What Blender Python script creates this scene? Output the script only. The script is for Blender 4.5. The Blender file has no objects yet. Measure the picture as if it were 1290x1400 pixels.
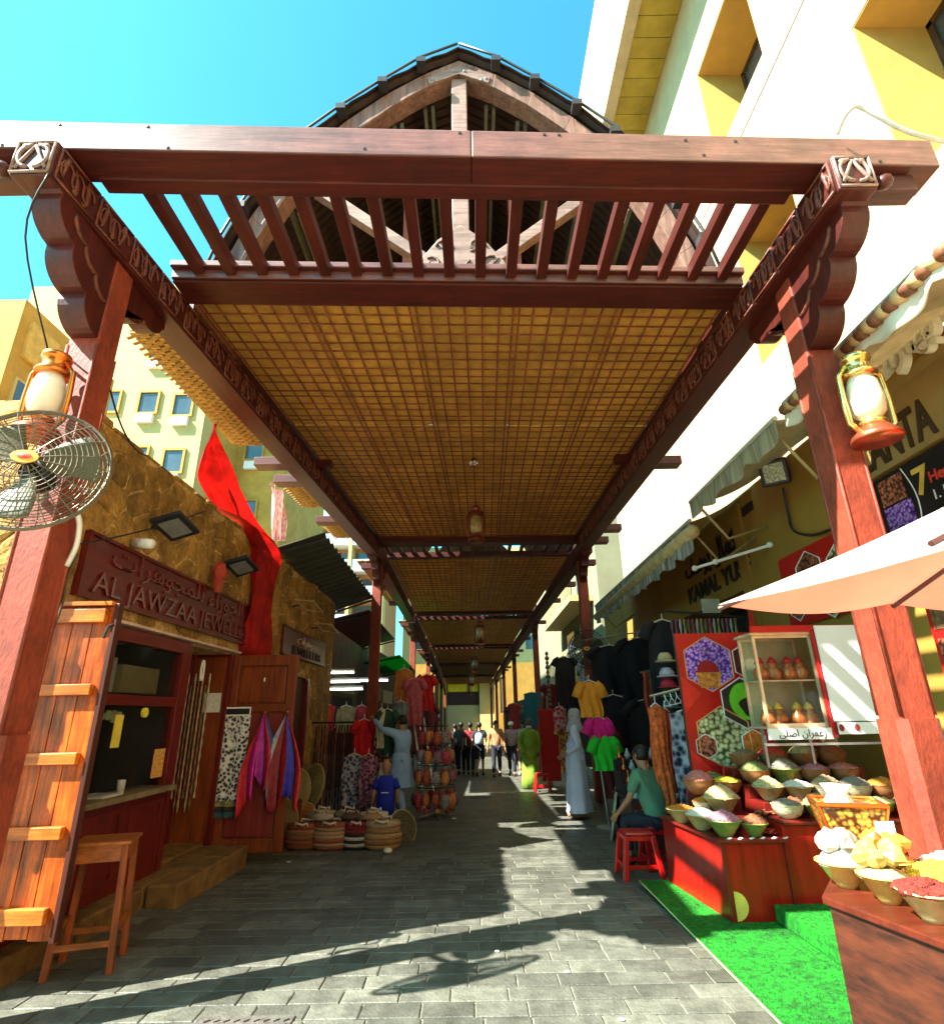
import bpy, math, random, unicodedata
from mathutils import Vector as V, Matrix
R = random.Random(11)
S = bpy.context.scene
COL = S.collection
rad = math.radians

# ---------------------------------------------------------------- camera
cam = bpy.data.cameras.new('camera'); cam.sensor_fit = 'HORIZONTAL'; cam.sensor_width = 36
cam.lens = 36 * 770 / 1290; cam.clip_start = .05; cam.clip_end = 600
camo = bpy.data.objects.new('camera', cam); COL.objects.link(camo)
camo.matrix_world = Matrix.Translation((0, 0, 1.55)) @ Matrix.Rotation(rad(90 + 19.8), 4, 'X') @ Matrix.Rotation(rad(-1.0), 4, 'Z')
S.camera = camo
# ---------------------------------------------------------------- sky, sun, exposure
SUN_AZ, SUN_EL = 25.5, 46.7
w = bpy.data.worlds.new('World'); S.world = w; w.use_nodes = True
nt = w.node_tree; bg = nt.nodes['Background']
sky = nt.nodes.new('ShaderNodeTexSky'); sky.sky_type = 'NISHITA'; sky.sun_disc = False
sky.sun_elevation = rad(SUN_EL); sky.sun_rotation = rad(180 + 90 - SUN_AZ)
sky.air_density = 1.0; sky.dust_density = 1.2; sky.ozone_density = .6
tint = nt.nodes.new('ShaderNodeMix'); tint.data_type = 'RGBA'; tint.blend_type = 'MULTIPLY'
tint.inputs[0].default_value = 1; tint.inputs[7].default_value = (.36, 1.27, 1.24, 1)
nt.links.new(sky.outputs[0], tint.inputs[6]); nt.links.new(tint.outputs[2], bg.inputs[0])
bg.inputs[1].default_value = .075
sun = bpy.data.lights.new('sun', 'SUN'); sun.energy = 5; sun.angle = rad(.5); sun.color = (1, .95, .86)
suno = bpy.data.objects.new('sun', sun); COL.objects.link(suno)
c_, s_ = math.cos(rad(SUN_EL)), math.sin(rad(SUN_EL))
suno.rotation_euler = V((math.cos(rad(SUN_AZ)) * c_, math.sin(rad(SUN_AZ)) * c_, -s_)).to_track_quat('-Z', 'Y').to_euler()
suno.location = (-8, -5, 20)
vs = S.view_settings; vs.view_transform = 'Standard'; vs.look = 'None'; vs.exposure = 2.35; vs.gamma = 1; vs.use_curve_mapping = False

# ---------------------------------------------------------------- materials
def mat(name, col, rough=.6, var=.18, scale=6, st=(1, 1, 1), bump=.0, bscale=None, metal=0, spec=.4, rnd=0., col2=None,
        trans=0, alpha=1, transl=0, emit=0, wear=0, kind='noise', isl=False):
    m = bpy.data.materials.get(name)
    if m: return m
    m = bpy.data.materials.new(name); m.use_nodes = True
    n = m.node_tree.nodes; l = m.node_tree.links; b = n['Principled BSDF']
    b.inputs['Roughness'].default_value = rough; b.inputs['Metallic'].default_value = metal
    b.inputs['Specular IOR Level'].default_value = spec
    g = n.new('ShaderNodeNewGeometry'); mp = n.new('ShaderNodeVectorMath'); mp.operation = 'MULTIPLY'
    mp.inputs[1].default_value = st; l.new(g.outputs['Position'], mp.inputs[0])
    if kind == 'voro':
        t = n.new('ShaderNodeTexVoronoi'); t.inputs['Scale'].default_value = scale; tf = t.outputs['Distance']
    else:
        t = n.new('ShaderNodeTexNoise'); t.inputs['Scale'].default_value = scale; t.inputs['Detail'].default_value = 6
        t.inputs['Roughness'].default_value = .62; tf = t.outputs[0]
    l.new(mp.outputs[0], t.inputs['Vector'])
    r = n.new('ShaderNodeValToRGB'); e = r.color_ramp.elements
    c2 = col2 or tuple(min(1, c * (1 + var)) for c in col); c1 = col if col2 else tuple(c * (1 - var * 1.4) for c in col)
    e[0].position = .3; e[0].color = (*c1, 1); e[1].position = .7; e[1].color = (*c2, 1)
    l.new(tf, r.inputs[0]); out = r.outputs[0]
    if wear:
        t2 = n.new('ShaderNodeTexNoise'); t2.inputs['Scale'].default_value = 2.3; t2.inputs['Detail'].default_value = 9; t2.inputs['Roughness'].default_value = .75
        l.new(g.outputs['Position'], t2.inputs['Vector'])
        r2 = n.new('ShaderNodeMapRange'); r2.inputs[1].default_value = .38; r2.inputs[2].default_value = .62
        r2.inputs[3].default_value = 1 - wear; r2.inputs[4].default_value = 1 + wear * .5; l.new(t2.outputs[0], r2.inputs[0])
        mm = n.new('ShaderNodeVectorMath'); mm.operation = 'SCALE'; l.new(out, mm.inputs[0]); l.new(r2.outputs[0], mm.inputs[3]); out = mm.outputs[0]
    if rnd:
        oi = g if isl else n.new('ShaderNodeObjectInfo'); mr = n.new('ShaderNodeMapRange'); mr.inputs[3].default_value = 1 - rnd; mr.inputs[4].default_value = 1 + rnd
        l.new(oi.outputs['Random Per Island' if isl else 'Random'], mr.inputs[0]); mm = n.new('ShaderNodeVectorMath'); mm.operation = 'SCALE'
        l.new(out, mm.inputs[0]); l.new(mr.outputs[0], mm.inputs[3]); out = mm.outputs[0]
    l.new(out, b.inputs['Base Color'])
    if bump:
        bt = n.new('ShaderNodeTexNoise'); bt.inputs['Scale'].default_value = bscale or scale * 4; bt.inputs['Detail'].default_value = 8
        l.new(mp.outputs[0], bt.inputs['Vector'])
        bn = n.new('ShaderNodeBump'); bn.inputs['Strength'].default_value = bump; bn.inputs['Distance'].default_value = .02
        l.new(bt.outputs[0], bn.inputs['Height']); l.new(bn.outputs[0], b.inputs['Normal'])
    if trans: b.inputs['Transmission Weight'].default_value = trans
    if emit: b.inputs['Emission Color'].default_value = (*col, 1); b.inputs['Emission Strength'].default_value = emit
    if transl:
        tb = n.new('ShaderNodeBsdfTranslucent'); l.new(out, tb.inputs[0]); mx = n.new('ShaderNodeMixShader'); mx.inputs[0].default_value = transl
        l.new(b.outputs[0], mx.inputs[1]); l.new(tb.outputs[0], mx.inputs[2]); l.new(mx.outputs[0], n['Material Output'].inputs[0])
    if alpha < 1:                               # thin clear pane: mostly transparent, part glossy
        tb = n.new('ShaderNodeBsdfTransparent'); mx = n.new('ShaderNodeMixShader'); mx.inputs[0].default_value = alpha
        l.new(tb.outputs[0], mx.inputs[1]); l.new(b.outputs[0], mx.inputs[2]); l.new(mx.outputs[0], n['Material Output'].inputs[0])
    return m

WOOD = (.065, .007, .0035)
def wood(name, col, ax, var=.3, rough=.5, **k):
    st = [14, 14, 14]; st['xyz'.index(ax)] = 1.1
    return mat(name, col, rough, var, 1.6, tuple(st), bump=k.pop('bump', .12), bscale=4, **k)
WX = wood('varnished red wood along x', WOOD, 'x', wear=.2); WY = wood('varnished red wood along y', WOOD, 'y', wear=.2); WZ = wood('varnished red wood upright', WOOD, 'z', wear=.2)
POSTM = mat('rough painted red post', (.25, .04, .018), .62, .2, 30, (1, 1, .4), bump=.22, bscale=55, wear=.32)
CARV = mat('carved brown wood', (.13, .032, .016), .5, .35, 12, bump=.5, bscale=30)
WEATH = wood('weathered grey brown beam', (.26, .17, .14), 'x', var=.3, rough=.5, wear=.3)
DARKSHEET = mat('dark corrugated sheet', (.035, .018, .014), .6, .3, 5)
GREENRAF = mat('grey green steel rafter', (.13, .15, .11), .5, .2, 6)
MATM = mat('golden woven palm mat', (.60, .24, .02), .75, .3, 14, (7, 46, 3), bump=1.0, bscale=22, col2=(.9, .5, .085), wear=.3, rnd=.14)
CANE = mat('brown split cane strip', (.24, .062, .022), .45, .4, 14, rnd=.25)
MATEDGE = mat('straw eave mat', (.3, .17, .04), .8, .3, 20)
BRASS = mat('orange brass', (.72, .2, .035), .25, .12, 9, metal=.9, spec=.5)
COPPER = mat('polished copper red', (.55, .13, .06), .3, .15, 9, metal=.8)
FROST = mat('frosted lamp glass', (.75, .72, .6), .25, .12, 5, spec=.6)
BLACK = mat('black metal', (.02, .02, .022), .45, .2, 8)
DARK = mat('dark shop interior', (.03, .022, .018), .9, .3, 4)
WHITE = mat('white paint', (.8, .8, .76), .5, .06, 5)
STEEL = mat('grey steel', (.35, .35, .34), .35, .15, 9, metal=.7)

# ---------------------------------------------------------------- mesh builder
class MB:
    def __init__(s): s.v = []; s.f = []; s.m = []
    def add(s, vs, fs, mi=0):
        o = len(s.v); s.v += [tuple(p) for p in vs]; s.f += [tuple(i + o for i in f) for f in fs]; s.m += [mi] * len(fs); return s
    def hexa(s, p, mi=0):     # p: 4 bottom corners (ccw from above) then 4 top corners
        return s.add(p, [(3, 2, 1, 0), (4, 5, 6, 7), (0, 1, 5, 4), (1, 2, 6, 5), (2, 3, 7, 6), (3, 0, 4, 7)], mi)
    def box(s, x0, x1, y0, y1, z0, z1, mi=0):
        return s.hexa([(x0, y0, z0), (x1, y0, z0), (x1, y1, z0), (x0, y1, z0), (x0, y0, z1), (x1, y0, z1), (x1, y1, z1), (x0, y1, z1)], mi)
    def bar(s, a, b, w, h, up=(0, 0, 1), mi=0):
        a, b = V(a), V(b); d = (b - a).normalized(); x = d.cross(V(up))
        if x.length < 1e-4: x = d.cross(V((1, 0, 0)))
        x.normalize(); u = x.cross(d); x *= w / 2; u *= h / 2
        return s.hexa([a - x - u, a + x - u, b + x - u, b - x - u, a - x + u, a + x + u, b + x + u, b - x + u], mi)
    def tube(s, pts, r, n=8, mi=0, cap=True, closed=False):
        pts = [V(p) for p in pts]; k = len(pts); rr = r if isinstance(r, (list, tuple)) else [r] * k
        vs = []; N = None
        for i in range(k):
            t = (pts[(i + 1) % k if closed else min(i + 1, k - 1)] - pts[(i - 1) % k if closed else max(i - 1, 0)])
            t = t.normalized() if t.length > 1e-9 else V((0, 0, 1))
            if N is None: N = t.cross(V((0, 0, 1)) if abs(t.z) < .9 else V((1, 0, 0))).normalized()
            else:
                N = N - t * N.dot(t); N = N.normalized() if N.length > 1e-6 else t.orthogonal().normalized()
            B = t.cross(N)
            for j in range(n):
                a = 2 * math.pi * j / n; vs.append(pts[i] + (N * math.cos(a) + B * math.sin(a)) * rr[i])
        fs = [(i * n + j, i * n + (j + 1) % n, ((i + 1) % k) * n + (j + 1) % n, ((i + 1) % k) * n + j) for i in range(k if closed else k - 1) for j in range(n)]
        if cap and not closed: fs += [tuple(range(n - 1, -1, -1)), tuple((k - 1) * n + j for j in range(n))]
        return s.add(vs, fs, mi)
    def lathe(s, prof, c=(0, 0, 0), n=16, M=None, mi=0, sx=1, sy=1, wob=None):   # prof: (r, z) list, open
        c = V(c); vs = []
        for i, (r, z) in enumerate(prof):
            for j in range(n):
                a = 2 * math.pi * j / n; q = r * (1 + (wob(a, z) if wob else 0)); p = V((q * math.cos(a) * sx, q * math.sin(a) * sy, z)); vs.append(c + (M @ p if M else p))
        k = len(prof)
        fs = [(i * n + j, i * n + (j + 1) % n, (i + 1) * n + (j + 1) % n, (i + 1) * n + j) for i in range(k - 1) for j in range(n)]
        if prof[0][0] > 1e-4: fs.append(tuple(range(n - 1, -1, -1)))
        if prof[-1][0] > 1e-4: fs.append(tuple((k - 1) * n + j for j in range(n)))
        return s.add(vs, fs, mi)
    def ball(s, c, rx, ry=None, rz=None, n=10, k=6, mi=0):
        ry = ry or rx; rz = rz or rx
        return s.lathe([(max(1e-5, math.sin(math.pi * i / k)), -math.cos(math.pi * i / k) * rz) for i in range(k + 1)], c, n, None, mi, rx, ry)
    def prism(s, poly, o, ax, ay, t, mi=0):   # poly 2d extruded by vector t, plane o + ax*x + ay*y
        o, ax, ay, t = V(o), V(ax), V(ay), V(t); n = len(poly)
        if ax.cross(ay).dot(t) > 0: pass
        a = [o + ax * p[0] + ay * p[1] for p in poly]; b = [q + t for q in a]
        return s.add(a + b, [tuple(range(n - 1, -1, -1)), tuple(range(n, 2 * n))] + [(i, (i + 1) % n, n + (i + 1) % n, n + i) for i in range(n)], mi)
    def grid(s, fn, nu, nv, mi=0, thick=0):
        vs = [V(fn(i / nu, j / nv)) for j in range(nv + 1) for i in range(nu + 1)]
        fs = [(j * (nu + 1) + i, j * (nu + 1) + i + 1, (j + 1) * (nu + 1) + i + 1, (j + 1) * (nu + 1) + i) for j in range(nv) for i in range(nu)]
        return s.add(vs, fs, mi)
    def build(s, name, m, parent=None, smooth=False, bevel=0, loc=None, solid=0, sub=0, kind=None, label=None):
        me = bpy.data.meshes.new(name); o = V((0, 0, 0))
        q = parent
        while q is not None: o += V(q.location); q = q.parent
        if loc is not None: o += V(loc)
        me.from_pydata([V(p) - o for p in s.v], [], s.f)
        for x in (m if isinstance(m, (list, tuple)) else [m]): me.materials.append(x)
        if any(s.m): me.polygons.foreach_set('material_index', s.m)
        if smooth: me.polygons.foreach_set('use_smooth', [True] * len(me.polygons))
        me.update()
        ob = bpy.data.objects.new(name, me); COL.objects.link(ob)
        if loc is not None: ob.location = loc
        if parent: ob.parent = parent
        if solid: md = ob.modifiers.new('solid', 'SOLIDIFY'); md.thickness = solid; md.offset = 0
        if bevel: md = ob.modifiers.new('bevel', 'BEVEL'); md.width = bevel; md.segments = 2; md.limit_method = 'ANGLE'; md.angle_limit = rad(40)
        if sub: md = ob.modifiers.new('sub', 'SUBSURF'); md.levels = sub; md.render_levels = sub
        if kind: ob['kind'] = kind
        if label: ob['label'] = label
        return ob
def tag(o, label, cat, group=None, kind=None):
    o['label'] = label; o['category'] = cat
    if group: o['group'] = group
    if kind: o['kind'] = kind
    return o
def thing(name, label, cat, loc=(0, 0, 0), group=None):
    o = bpy.data.objects.new(name, None); COL.objects.link(o); o.location = loc; o.empty_display_size = .1
    return tag(o, label, cat, group)
def dup(root, loc=None, label=None, rotz=None, scale=None, mats=None):
    def cp(o, par):
        c = o.copy(); COL.objects.link(c)
        if par is not None: c.parent = par
        if mats and o.type == 'MESH' and o.name.split('.')[0] in mats:
            c.data = o.data.copy(); c.data.materials[0] = mats[o.name.split('.')[0]]
        for ch in list(o.children): cp(ch, c)
        return c
    r = cp(root, None)
    if loc is not None: r.location = loc
    if rotz is not None: r.rotation_euler = (0, 0, rotz)
    if scale is not None: r.scale = scale if isinstance(scale, (tuple, list)) else (scale,) * 3
    if label: r['label'] = label
    return r
def shape_ar(t):        # Arabic letters to their joined presentation forms, in visual order
    F = {}
    for c in range(0xFE70, 0xFEFD):
        d = unicodedata.decomposition(chr(c)).split()
        if len(d) == 2: F[(chr(int(d[1], 16)), d[0])] = chr(c)
        elif len(d) == 3 and d[1] == '0644': F[('\u0644' + chr(int(d[2], 16)), d[0])] = chr(c)
    out = []; prev = False; i = 0
    def joins_next(ch): return (ch, '<initial>') in F
    while i < len(t):
        ch = t[i]; step = 1
        if ch == '\u0644' and t[i + 1:i + 2] in ('\u0627', '\u0623'): ch = t[i:i + 2]; step = 2
        nx = t[i + step:i + step + 1]
        nj = joins_next(ch) and bool(nx) and ((nx, '<final>') in F)
        k = ('<medial>' if nj else '<final>') if prev else ('<initial>' if nj else '<isolated>')
        out.append(F.get((ch, k), F.get((ch, '<isolated>'), ch))); prev = nj; i += step
    return ''.join(reversed(out))
def text(name, s, size, o, ax, ay, m, parent, ext=.01, w=None, bold=0):   # o = left base corner
    cu = bpy.data.curves.new(name, 'FONT'); cu.body = s; cu.size = size; cu.extrude = ext; cu.offset = bold; cu.resolution_u = 3
    t = bpy.data.objects.new(name, cu); COL.objects.link(t)
    bpy.context.view_layer.update()
    me = bpy.data.meshes.new_from_object(t); bpy.data.objects.remove(t)
    ax, ay = V(ax).normalized(), V(ay).normalized(); nz = ax.cross(ay)
    xs = [q.co.x for q in me.vertices] or [0, 1]
    x0, x1 = min(xs), max(xs); k = (w / (x1 - x0)) if w else 1
    off = V((0, 0, 0)); q = parent
    while q is not None: off += V(q.location); q = q.parent
    for q in me.vertices: q.co = V(o) - off + ax * ((q.co.x - x0) * k) + ay * q.co.y + nz * q.co.z
    me.materials.clear(); me.materials.append(m); me.name = name
    ob = bpy.data.objects.new(name, me); COL.objects.link(ob); ob.parent = parent
    return ob
def G(y): return -.025 * max(0, y - 5)
# ================================================================ ground
PAVE = mat('grey stone paver', (.105, .108, .085), .5, .25, 9, bump=.4, bscale=50, spec=.4, rnd=.3, wear=.3)
JOINT = mat('sandy joint', (.3, .28, .21), .9, .2, 20)
g = MB()
ys = [-30, 2, 5] + [5 + i * 6 for i in range(1, 14)] + [250]
g.grid(lambda u, v: ((u - .5) * 200, ys[int(round(v * (len(ys) - 1)))], G(ys[int(round(v * (len(ys) - 1)))]) - .011), 2, len(ys) - 1)
ground = g.build('ground', JOINT); ground['kind'] = 'structure'
pave_mesh = {}
def paver_mesh(L, D, k):
    if (L, k) in pave_mesh: return pave_mesh[(L, k)]
    b = MB(); a, d = L / 2 - .005, D / 2 - .005; e = .005; j = lambda: R.uniform(-.003, .003)
    lo = [(-a, -d, -.02), (a, -d, -.02), (a, d, -.02), (-a, d, -.02)]
    mi = [(-a + j(), -d + j(), -.004), (a + j(), -d + j(), -.004), (a + j(), d + j(), -.004), (-a + j(), d + j(), -.004)]
    tp = [(-a + e, -d + e, j() * .3), (a - e, -d + e, j() * .3), (a - e, d - e, j() * .3), (-a + e, d - e, j() * .3)]
    b.add(lo + mi + tp, [(8, 9, 10, 11)] + [(i, (i + 1) % 4, 4 + (i + 1) % 4, 4 + i) for i in range(4)] + [(4 + i, 4 + (i + 1) % 4, 8 + (i + 1) % 4, 8 + i) for i in range(4)])
    me = bpy.data.meshes.new('paver'); me.from_pydata(b.v, [], b.f); me.materials.append(PAVE); pave_mesh[(L, k)] = me; return me
D = .18; cnt = 0; rest = MB(); y = 2.2
while y < 66:
    x = -3.7 + R.uniform(-.4, 0); xe = 2.9 if y < 12 else 3.4
    while x < xe:
        L = R.choice((.26, .3, .34, .38, .3)); cx, cy = x + L / 2, y + D / 2
        vis = abs(cx) < .86 * cy and cy > 3.3 - .15 * abs(cx)
        if vis and cnt < 300 and cy > 3.45 and cx < 1.5 and cx > -2.6:
            o = bpy.data.objects.new('paver', paver_mesh(L, D, R.randrange(3))); COL.objects.link(o); o.parent = ground
            o.location = (cx, cy, G(cy)); o.rotation_euler = (R.uniform(-.004, .004) - (.025 if cy > 5 else 0), R.uniform(-.003, .003), R.uniform(-.006, .006)); cnt += 1
        else:
            a, d = L / 2 - .005, D / 2 - .005
            rest.add([(cx - a, cy - d, G(cy - d)), (cx + a, cy - d, G(cy - d)), (cx + a, cy + d, G(cy + d)), (cx - a, cy + d, G(cy + d)),
                      (cx - a, cy - d, G(cy) - .02), (cx + a, cy - d, G(cy) - .02), (cx + a, cy + d, G(cy) - .02), (cx - a, cy + d, G(cy) - .02)],
                     [(0, 1, 2, 3), (4, 5, 1, 0), (5, 6, 2, 1), (6, 7, 3, 2), (7, 4, 0, 3)])
        x += L
    y += D
PAVE2 = mat('grey stone paving beyond', (.105, .108, .085), .45, .25, 9, bump=.4, bscale=50, spec=.45, rnd=.3, wear=.3, isl=True)
pr = rest.build('paving', PAVE2, ground); pr['kind'] = 'stuff'
# ================================================================ street canopy
K = 1.35
def cs(p): return V((p[0] * K, p[1] * K, 1.55 + (p[2] - 1.55) * K))
class CM(MB):          # canopy modules are laid out in survey units, K metres each, about the eye height
    def add(s, vs, fs, mi=0): return MB.add(s, [cs(p) for p in vs], fs, mi)
canopy = thing('street_canopy', 'long dark red timber street canopy with slatted front and woven mat ceiling', 'canopy', (0, 0, 0))
def cadd(b, n, m, par=None, **k): return b.build(n, m, par or canopy, **k)
yaw = lambda x: .04 * x
def LX(y): return -2.06 + .068 * (y - 2.1)       # inner faces of the long beams, bay one
def RX(y): return 1.95 - .027 * (y - 2.1)
# side beams
for sgn, fx in ((-1, LX), (1, RX)):
    y0, y1 = 2.12 + yaw(2 * sgn), 9.2; wd = .2 * sgn
    b = CM(); a, c = fx(y0), fx(y1)
    xs = sorted((a, a + wd)); xe = sorted((c, c + wd))
    b.hexa([(xs[0], y0, 4.1), (xs[1], y0, 4.1), (xe[1], y1, 4.1), (xe[0], y1, 4.1), (xs[0], y0, 4.33), (xs[1], y0, 4.33), (xe[1], y1, 4.33), (xe[0], y1, 4.33)])
    beam = cadd(b, 'side_beam', WY, bevel=.012)
    # carved panels on the inner face
    for i in range(24):
        ya = y0 + .03 + i * .29; yb = ya + .27
        if yb > 9.1: break
        q = CM(); nx = -.012 * sgn
        def P(u, v): return (fx(ya + (yb - ya) * u) + nx * .5, ya + (yb - ya) * u, 4.115 + .2 * v)
        for pts in ([P(0, 0), P(0, 1)], [P(0, .02), P(1, .02)], [P(0, .98), P(1, .98)]): q.tube(pts, .008, 5)
        for k in range(3):
            ph = k * .33
            q.tube([P(.08 + ph * .86 + .13 * t + .06 * math.sin(t * 5), .5 + .4 * math.sin(t * 4 + k * 2.1 + i)) for t in [j / 8 for j in range(9)]], [.004 + .012 * math.sin(math.pi * j / 8) for j in range(9)], 5)
            q.tube([P(.2 + ph * .86 + .16 * math.cos(t * 6), .5 + .3 * math.sin(t * 6)) for t in [j / 8 for j in range(7)]], .007, 5)
        cadd(q, 'carved_panel', CARV, beam, smooth=True)
    b = CM(); b.hexa([(fx(3.32) + .012 * sgn, 3.32, 4.332), (fx(3.32) + .1 * sgn, 3.32, 4.332), (fx(9.2) + .1 * sgn, 9.2, 4.332), (fx(9.2) + .012 * sgn, 9.2, 4.332)][::sgn] + [(fx(3.32) + .012 * sgn, 3.32, 4.43), (fx(3.32) + .1 * sgn, 3.32, 4.43), (fx(9.2) + .1 * sgn, 9.2, 4.43), (fx(9.2) + .012 * sgn, 9.2, 4.43)][::sgn]); cadd(b, 'closing_board', WY)
    # carved end block
    q = CM(); xc = fx(y0) + wd / 2; yf = y0 - .004
    for k in (-1, 1):
        q.tube([(xc + k * (.015 + .06 * math.sin(t)), yf, 4.22 + .075 * math.cos(t * 1.0)) for t in [j * .45 for j in range(8)]], .011, 5)
        q.tube([(xc + k * .075 * (1 - t), yf, 4.14 + .15 * t) for t in (0, .3, .6, 1)], .01, 5)
        q.ball((xc + k * .05, yf, 4.285), .022, .012, .018, 8, 4)
    for z in (4.115, 4.315): q.tube([(xc - .095, yf, z), (xc + .095, yf, z)], .009, 4)
    for k in (-.092, .092): q.tube([(xc + k, yf, 4.115), (xc + k, yf, 4.315)], .009, 4)
    cadd(q, 'carved_end', WEATH, beam, smooth=True)
    # turned knob and side arm beyond the beam end
    q = CM(); q.bar((xc + .1 * sgn, y0 + .16, 4.26), (xc + .42 * sgn, y0 + .16, 4.26), .1, .12); cadd(q, 'outrigger', WX, bevel=.01)
    q = CM(); q.ball((xc + .165 * sgn, y0 + .03, 4.17), .045, .045, .04, 10, 6); cadd(q, 'turned_knob', WX, smooth=True)
# front beam A and ceiling beam B (each end follows the slight skew of the street)
def cross(y0, y1, z0, z1, x0, x1, name, m=None, dz=0):
    b = CM(); b.hexa([(x0, y0 + yaw(x0), z0 - dz), (x1, y0 + yaw(x1), z0 - dz), (x1, y1 + yaw(x1), z0 - dz), (x0, y1 + yaw(x0), z0 - dz)] +
                     [(x0, y0 + yaw(x0), z1 - dz), (x1, y0 + yaw(x1), z1 - dz), (x1, y1 + yaw(x1), z1 - dz), (x0, y1 + yaw(x0), z1 - dz)])
    if m: b.m[2] = 1; return cadd(b, name, [WX, m], bevel=.012)
    return cadd(b, name, WX, bevel=.012)
BEAMA = wood('weathered glare toned beam face', (.17, .072, .056), 'x', var=.3, rough=.36, wear=.3, spec=.6)  # weathered tone, lightened further to paint sun glare on the front faces
cross(2.17, 2.37, 4.335, 4.535, -2.66, .03, 'front_beam', BEAMA); cross(2.17, 2.37, 4.335, 4.5345, .0305, 2.6, 'front_beam', BEAMA)
cross(2.33, 2.43, 4.325, 4.36, -2.0, 1.86, 'beam_moulding')
cross(3.08, 3.3, 4.335, 4.44, LX(3.1) + .004, RX(3.1) - .004, 'ceiling_beam', BEAMA)
cross(3.04, 3.1, 4.40, 4.452, LX(3.1) + .004, RX(3.1) - .004, 'beam_moulding', BEAMA)
cross(3.1, 3.33, 4.322, 4.34, LX(3.1) + .004, RX(3.1) - .004, 'beam_moulding')
for k in range(14):      # nail heads and plugged holes along the beam face
    x = R.uniform(-2.5, 2.5); z = R.choice((4.36, 4.38, 4.49, 4.51)); b = CM(); b.lathe([(.0001, -.004), (.009, -.003), (.009, .003), (.0001, .004)], (x, 2.169 + yaw(x), z), 8, Matrix.Rotation(rad(90), 4, 'X')); cadd(b, 'nail_head', BLACK)
for k in range(18):
    x = -1.8 + .2095 * k
    b = CM(); b.bar((x, 2.375 + yaw(x), 4.40), (x, 3.075 + yaw(x), 4.40), .07, .085); cadd(b, 'slat', WY, bevel=.006)
# ceiling: mat panels and cane grid
strips_m = {}
def ceil_panels(y0, y1, xl0, xr0, xl1, xr1, z0, z1, detail):
    n = 5; rows = 3 if detail else 1
    for i in range(n):
        for r in range(rows):
            u0, u1 = i / n, (i + 1) / n; t0, t1 = r / rows, (r + 1) / rows - (.006 if r < rows - 1 else 0)
            def P(u, t, dz): return (xl0 + (xr0 - xl0) * u + ((xl1 + (xr1 - xl1) * u) - (xl0 + (xr0 - xl0) * u)) * t, y0 + (y1 - y0) * t + yaw(xl0 + (xr0 - xl0) * u), z0 + (z1 - z0) * t + dz + .004 * ((r + i) % 2))
            b = CM(); b.hexa([P(u0, t0, 0), P(u1, t0, 0), P(u1, t1, 0), P(u0, t1, 0), P(u0, t0, .02), P(u1, t0, .02), P(u1, t1, .02), P(u0, t1, .02)])
            pan = cadd(b, 'ceiling_mat', MATM)
    def Q(u, t, dz): 
        xa = xl0 + (xr0 - xl0) * u; xb = xl1 + (xr1 - xl1) * u
        return (xa + (xb - xa) * t, y0 + (y1 - y0) * t + yaw(xa), z0 + (z1 - z0) * t + dz)
    us = []
    for i in range(n):
        us += [i / n + .006] + [i / n + (j / 6) / n for j in range(1, 6)] + [(i + 1) / n - .006]
    joined = CM()
    for u in us:
        b = CM() if detail else joined; w2 = R.uniform(-.0008, .0008)
        pts = [Q(u + w2 * math.sin(t * 40), t, -.006) for t in (0, .25, .5, .75, 1)]
        for a, c in zip(pts, pts[1:]): b.bar(a, c, .0135, .009)
        if detail: cadd(b, 'cane_strip', CANE)
    nr = 50 if detail else 26
    for j in range(nr):
        t = (j + .5) / nr + R.uniform(-.003, .003); b = CM() if detail else joined
        dz = R.uniform(-.004, 0)
        pts = [Q(u, t + R.uniform(-.0012, .0012), -.014 + dz) for u in (0.003, .2, .4, .6, .8, .997)]
        for a, c in zip(pts, pts[1:]): b.bar(a, c, .0095, .008)
        if detail: cadd(b, 'cane_strip', CANE)
    if not detail: cadd(joined, 'cane_grid', CANE, kind='stuff')
ceil_panels(3.32, 9.15, LX(3.3) + .006, RX(3.3) - .006, LX(9.15) + .006, RX(9.15) - .006, 4.40, 4.40, True)
cross(9.1, 9.25, 4.28, 4.42, LX(9.15) + .005, RX(9.15) - .005, 'cross_beam')
# posts with plinths
def post(x, y, zt, zb, w=.165, plinth=True):
    b = MB(); b.box(x - w * K / 2, x + w * K / 2, y - w * K / 2, y + w * K / 2, zb, zt); p = cadd(b, 'post', POSTM, bevel=.014)
    if plinth:
        h = w * K / 2 + .03; c = .05; q = MB()
        oc = [(h, -h + c), (h, h - c), (h - c, h), (-h + c, h), (-h, h - c), (-h, -h + c), (-h + c, -h), (h - c, -h)]
        q.prism([(x + i, y + j) for i, j in oc], (0, 0, zb), (1, 0, 0), (0, 1, 0), (0, 0, 1.48 - 0))
        cadd(q, 'post_plinth', POSTM, p)
        for sx in (-1, 1):
            for sy in (-1, 1):
                e = MB(); e.tube([(x + sx * (w * K / 2 - .004), y + sy * (w * K / 2 - .004), zb + 1.5), (x + sx * (w * K / 2 - .004), y + sy * (w * K / 2 - .004), zt - .8)], .013, 6); cadd(e, 'corner_bead', POSTM, p, smooth=True)
    return p
zt1 = 1.55 + (4.1 - 1.55) * K
PL, PR = (-2.88, 3.62), (2.81, 3.93)
post(PL[0], PL[1], zt1, 0); post(PR[0], PR[1], zt1, 0)
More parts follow.
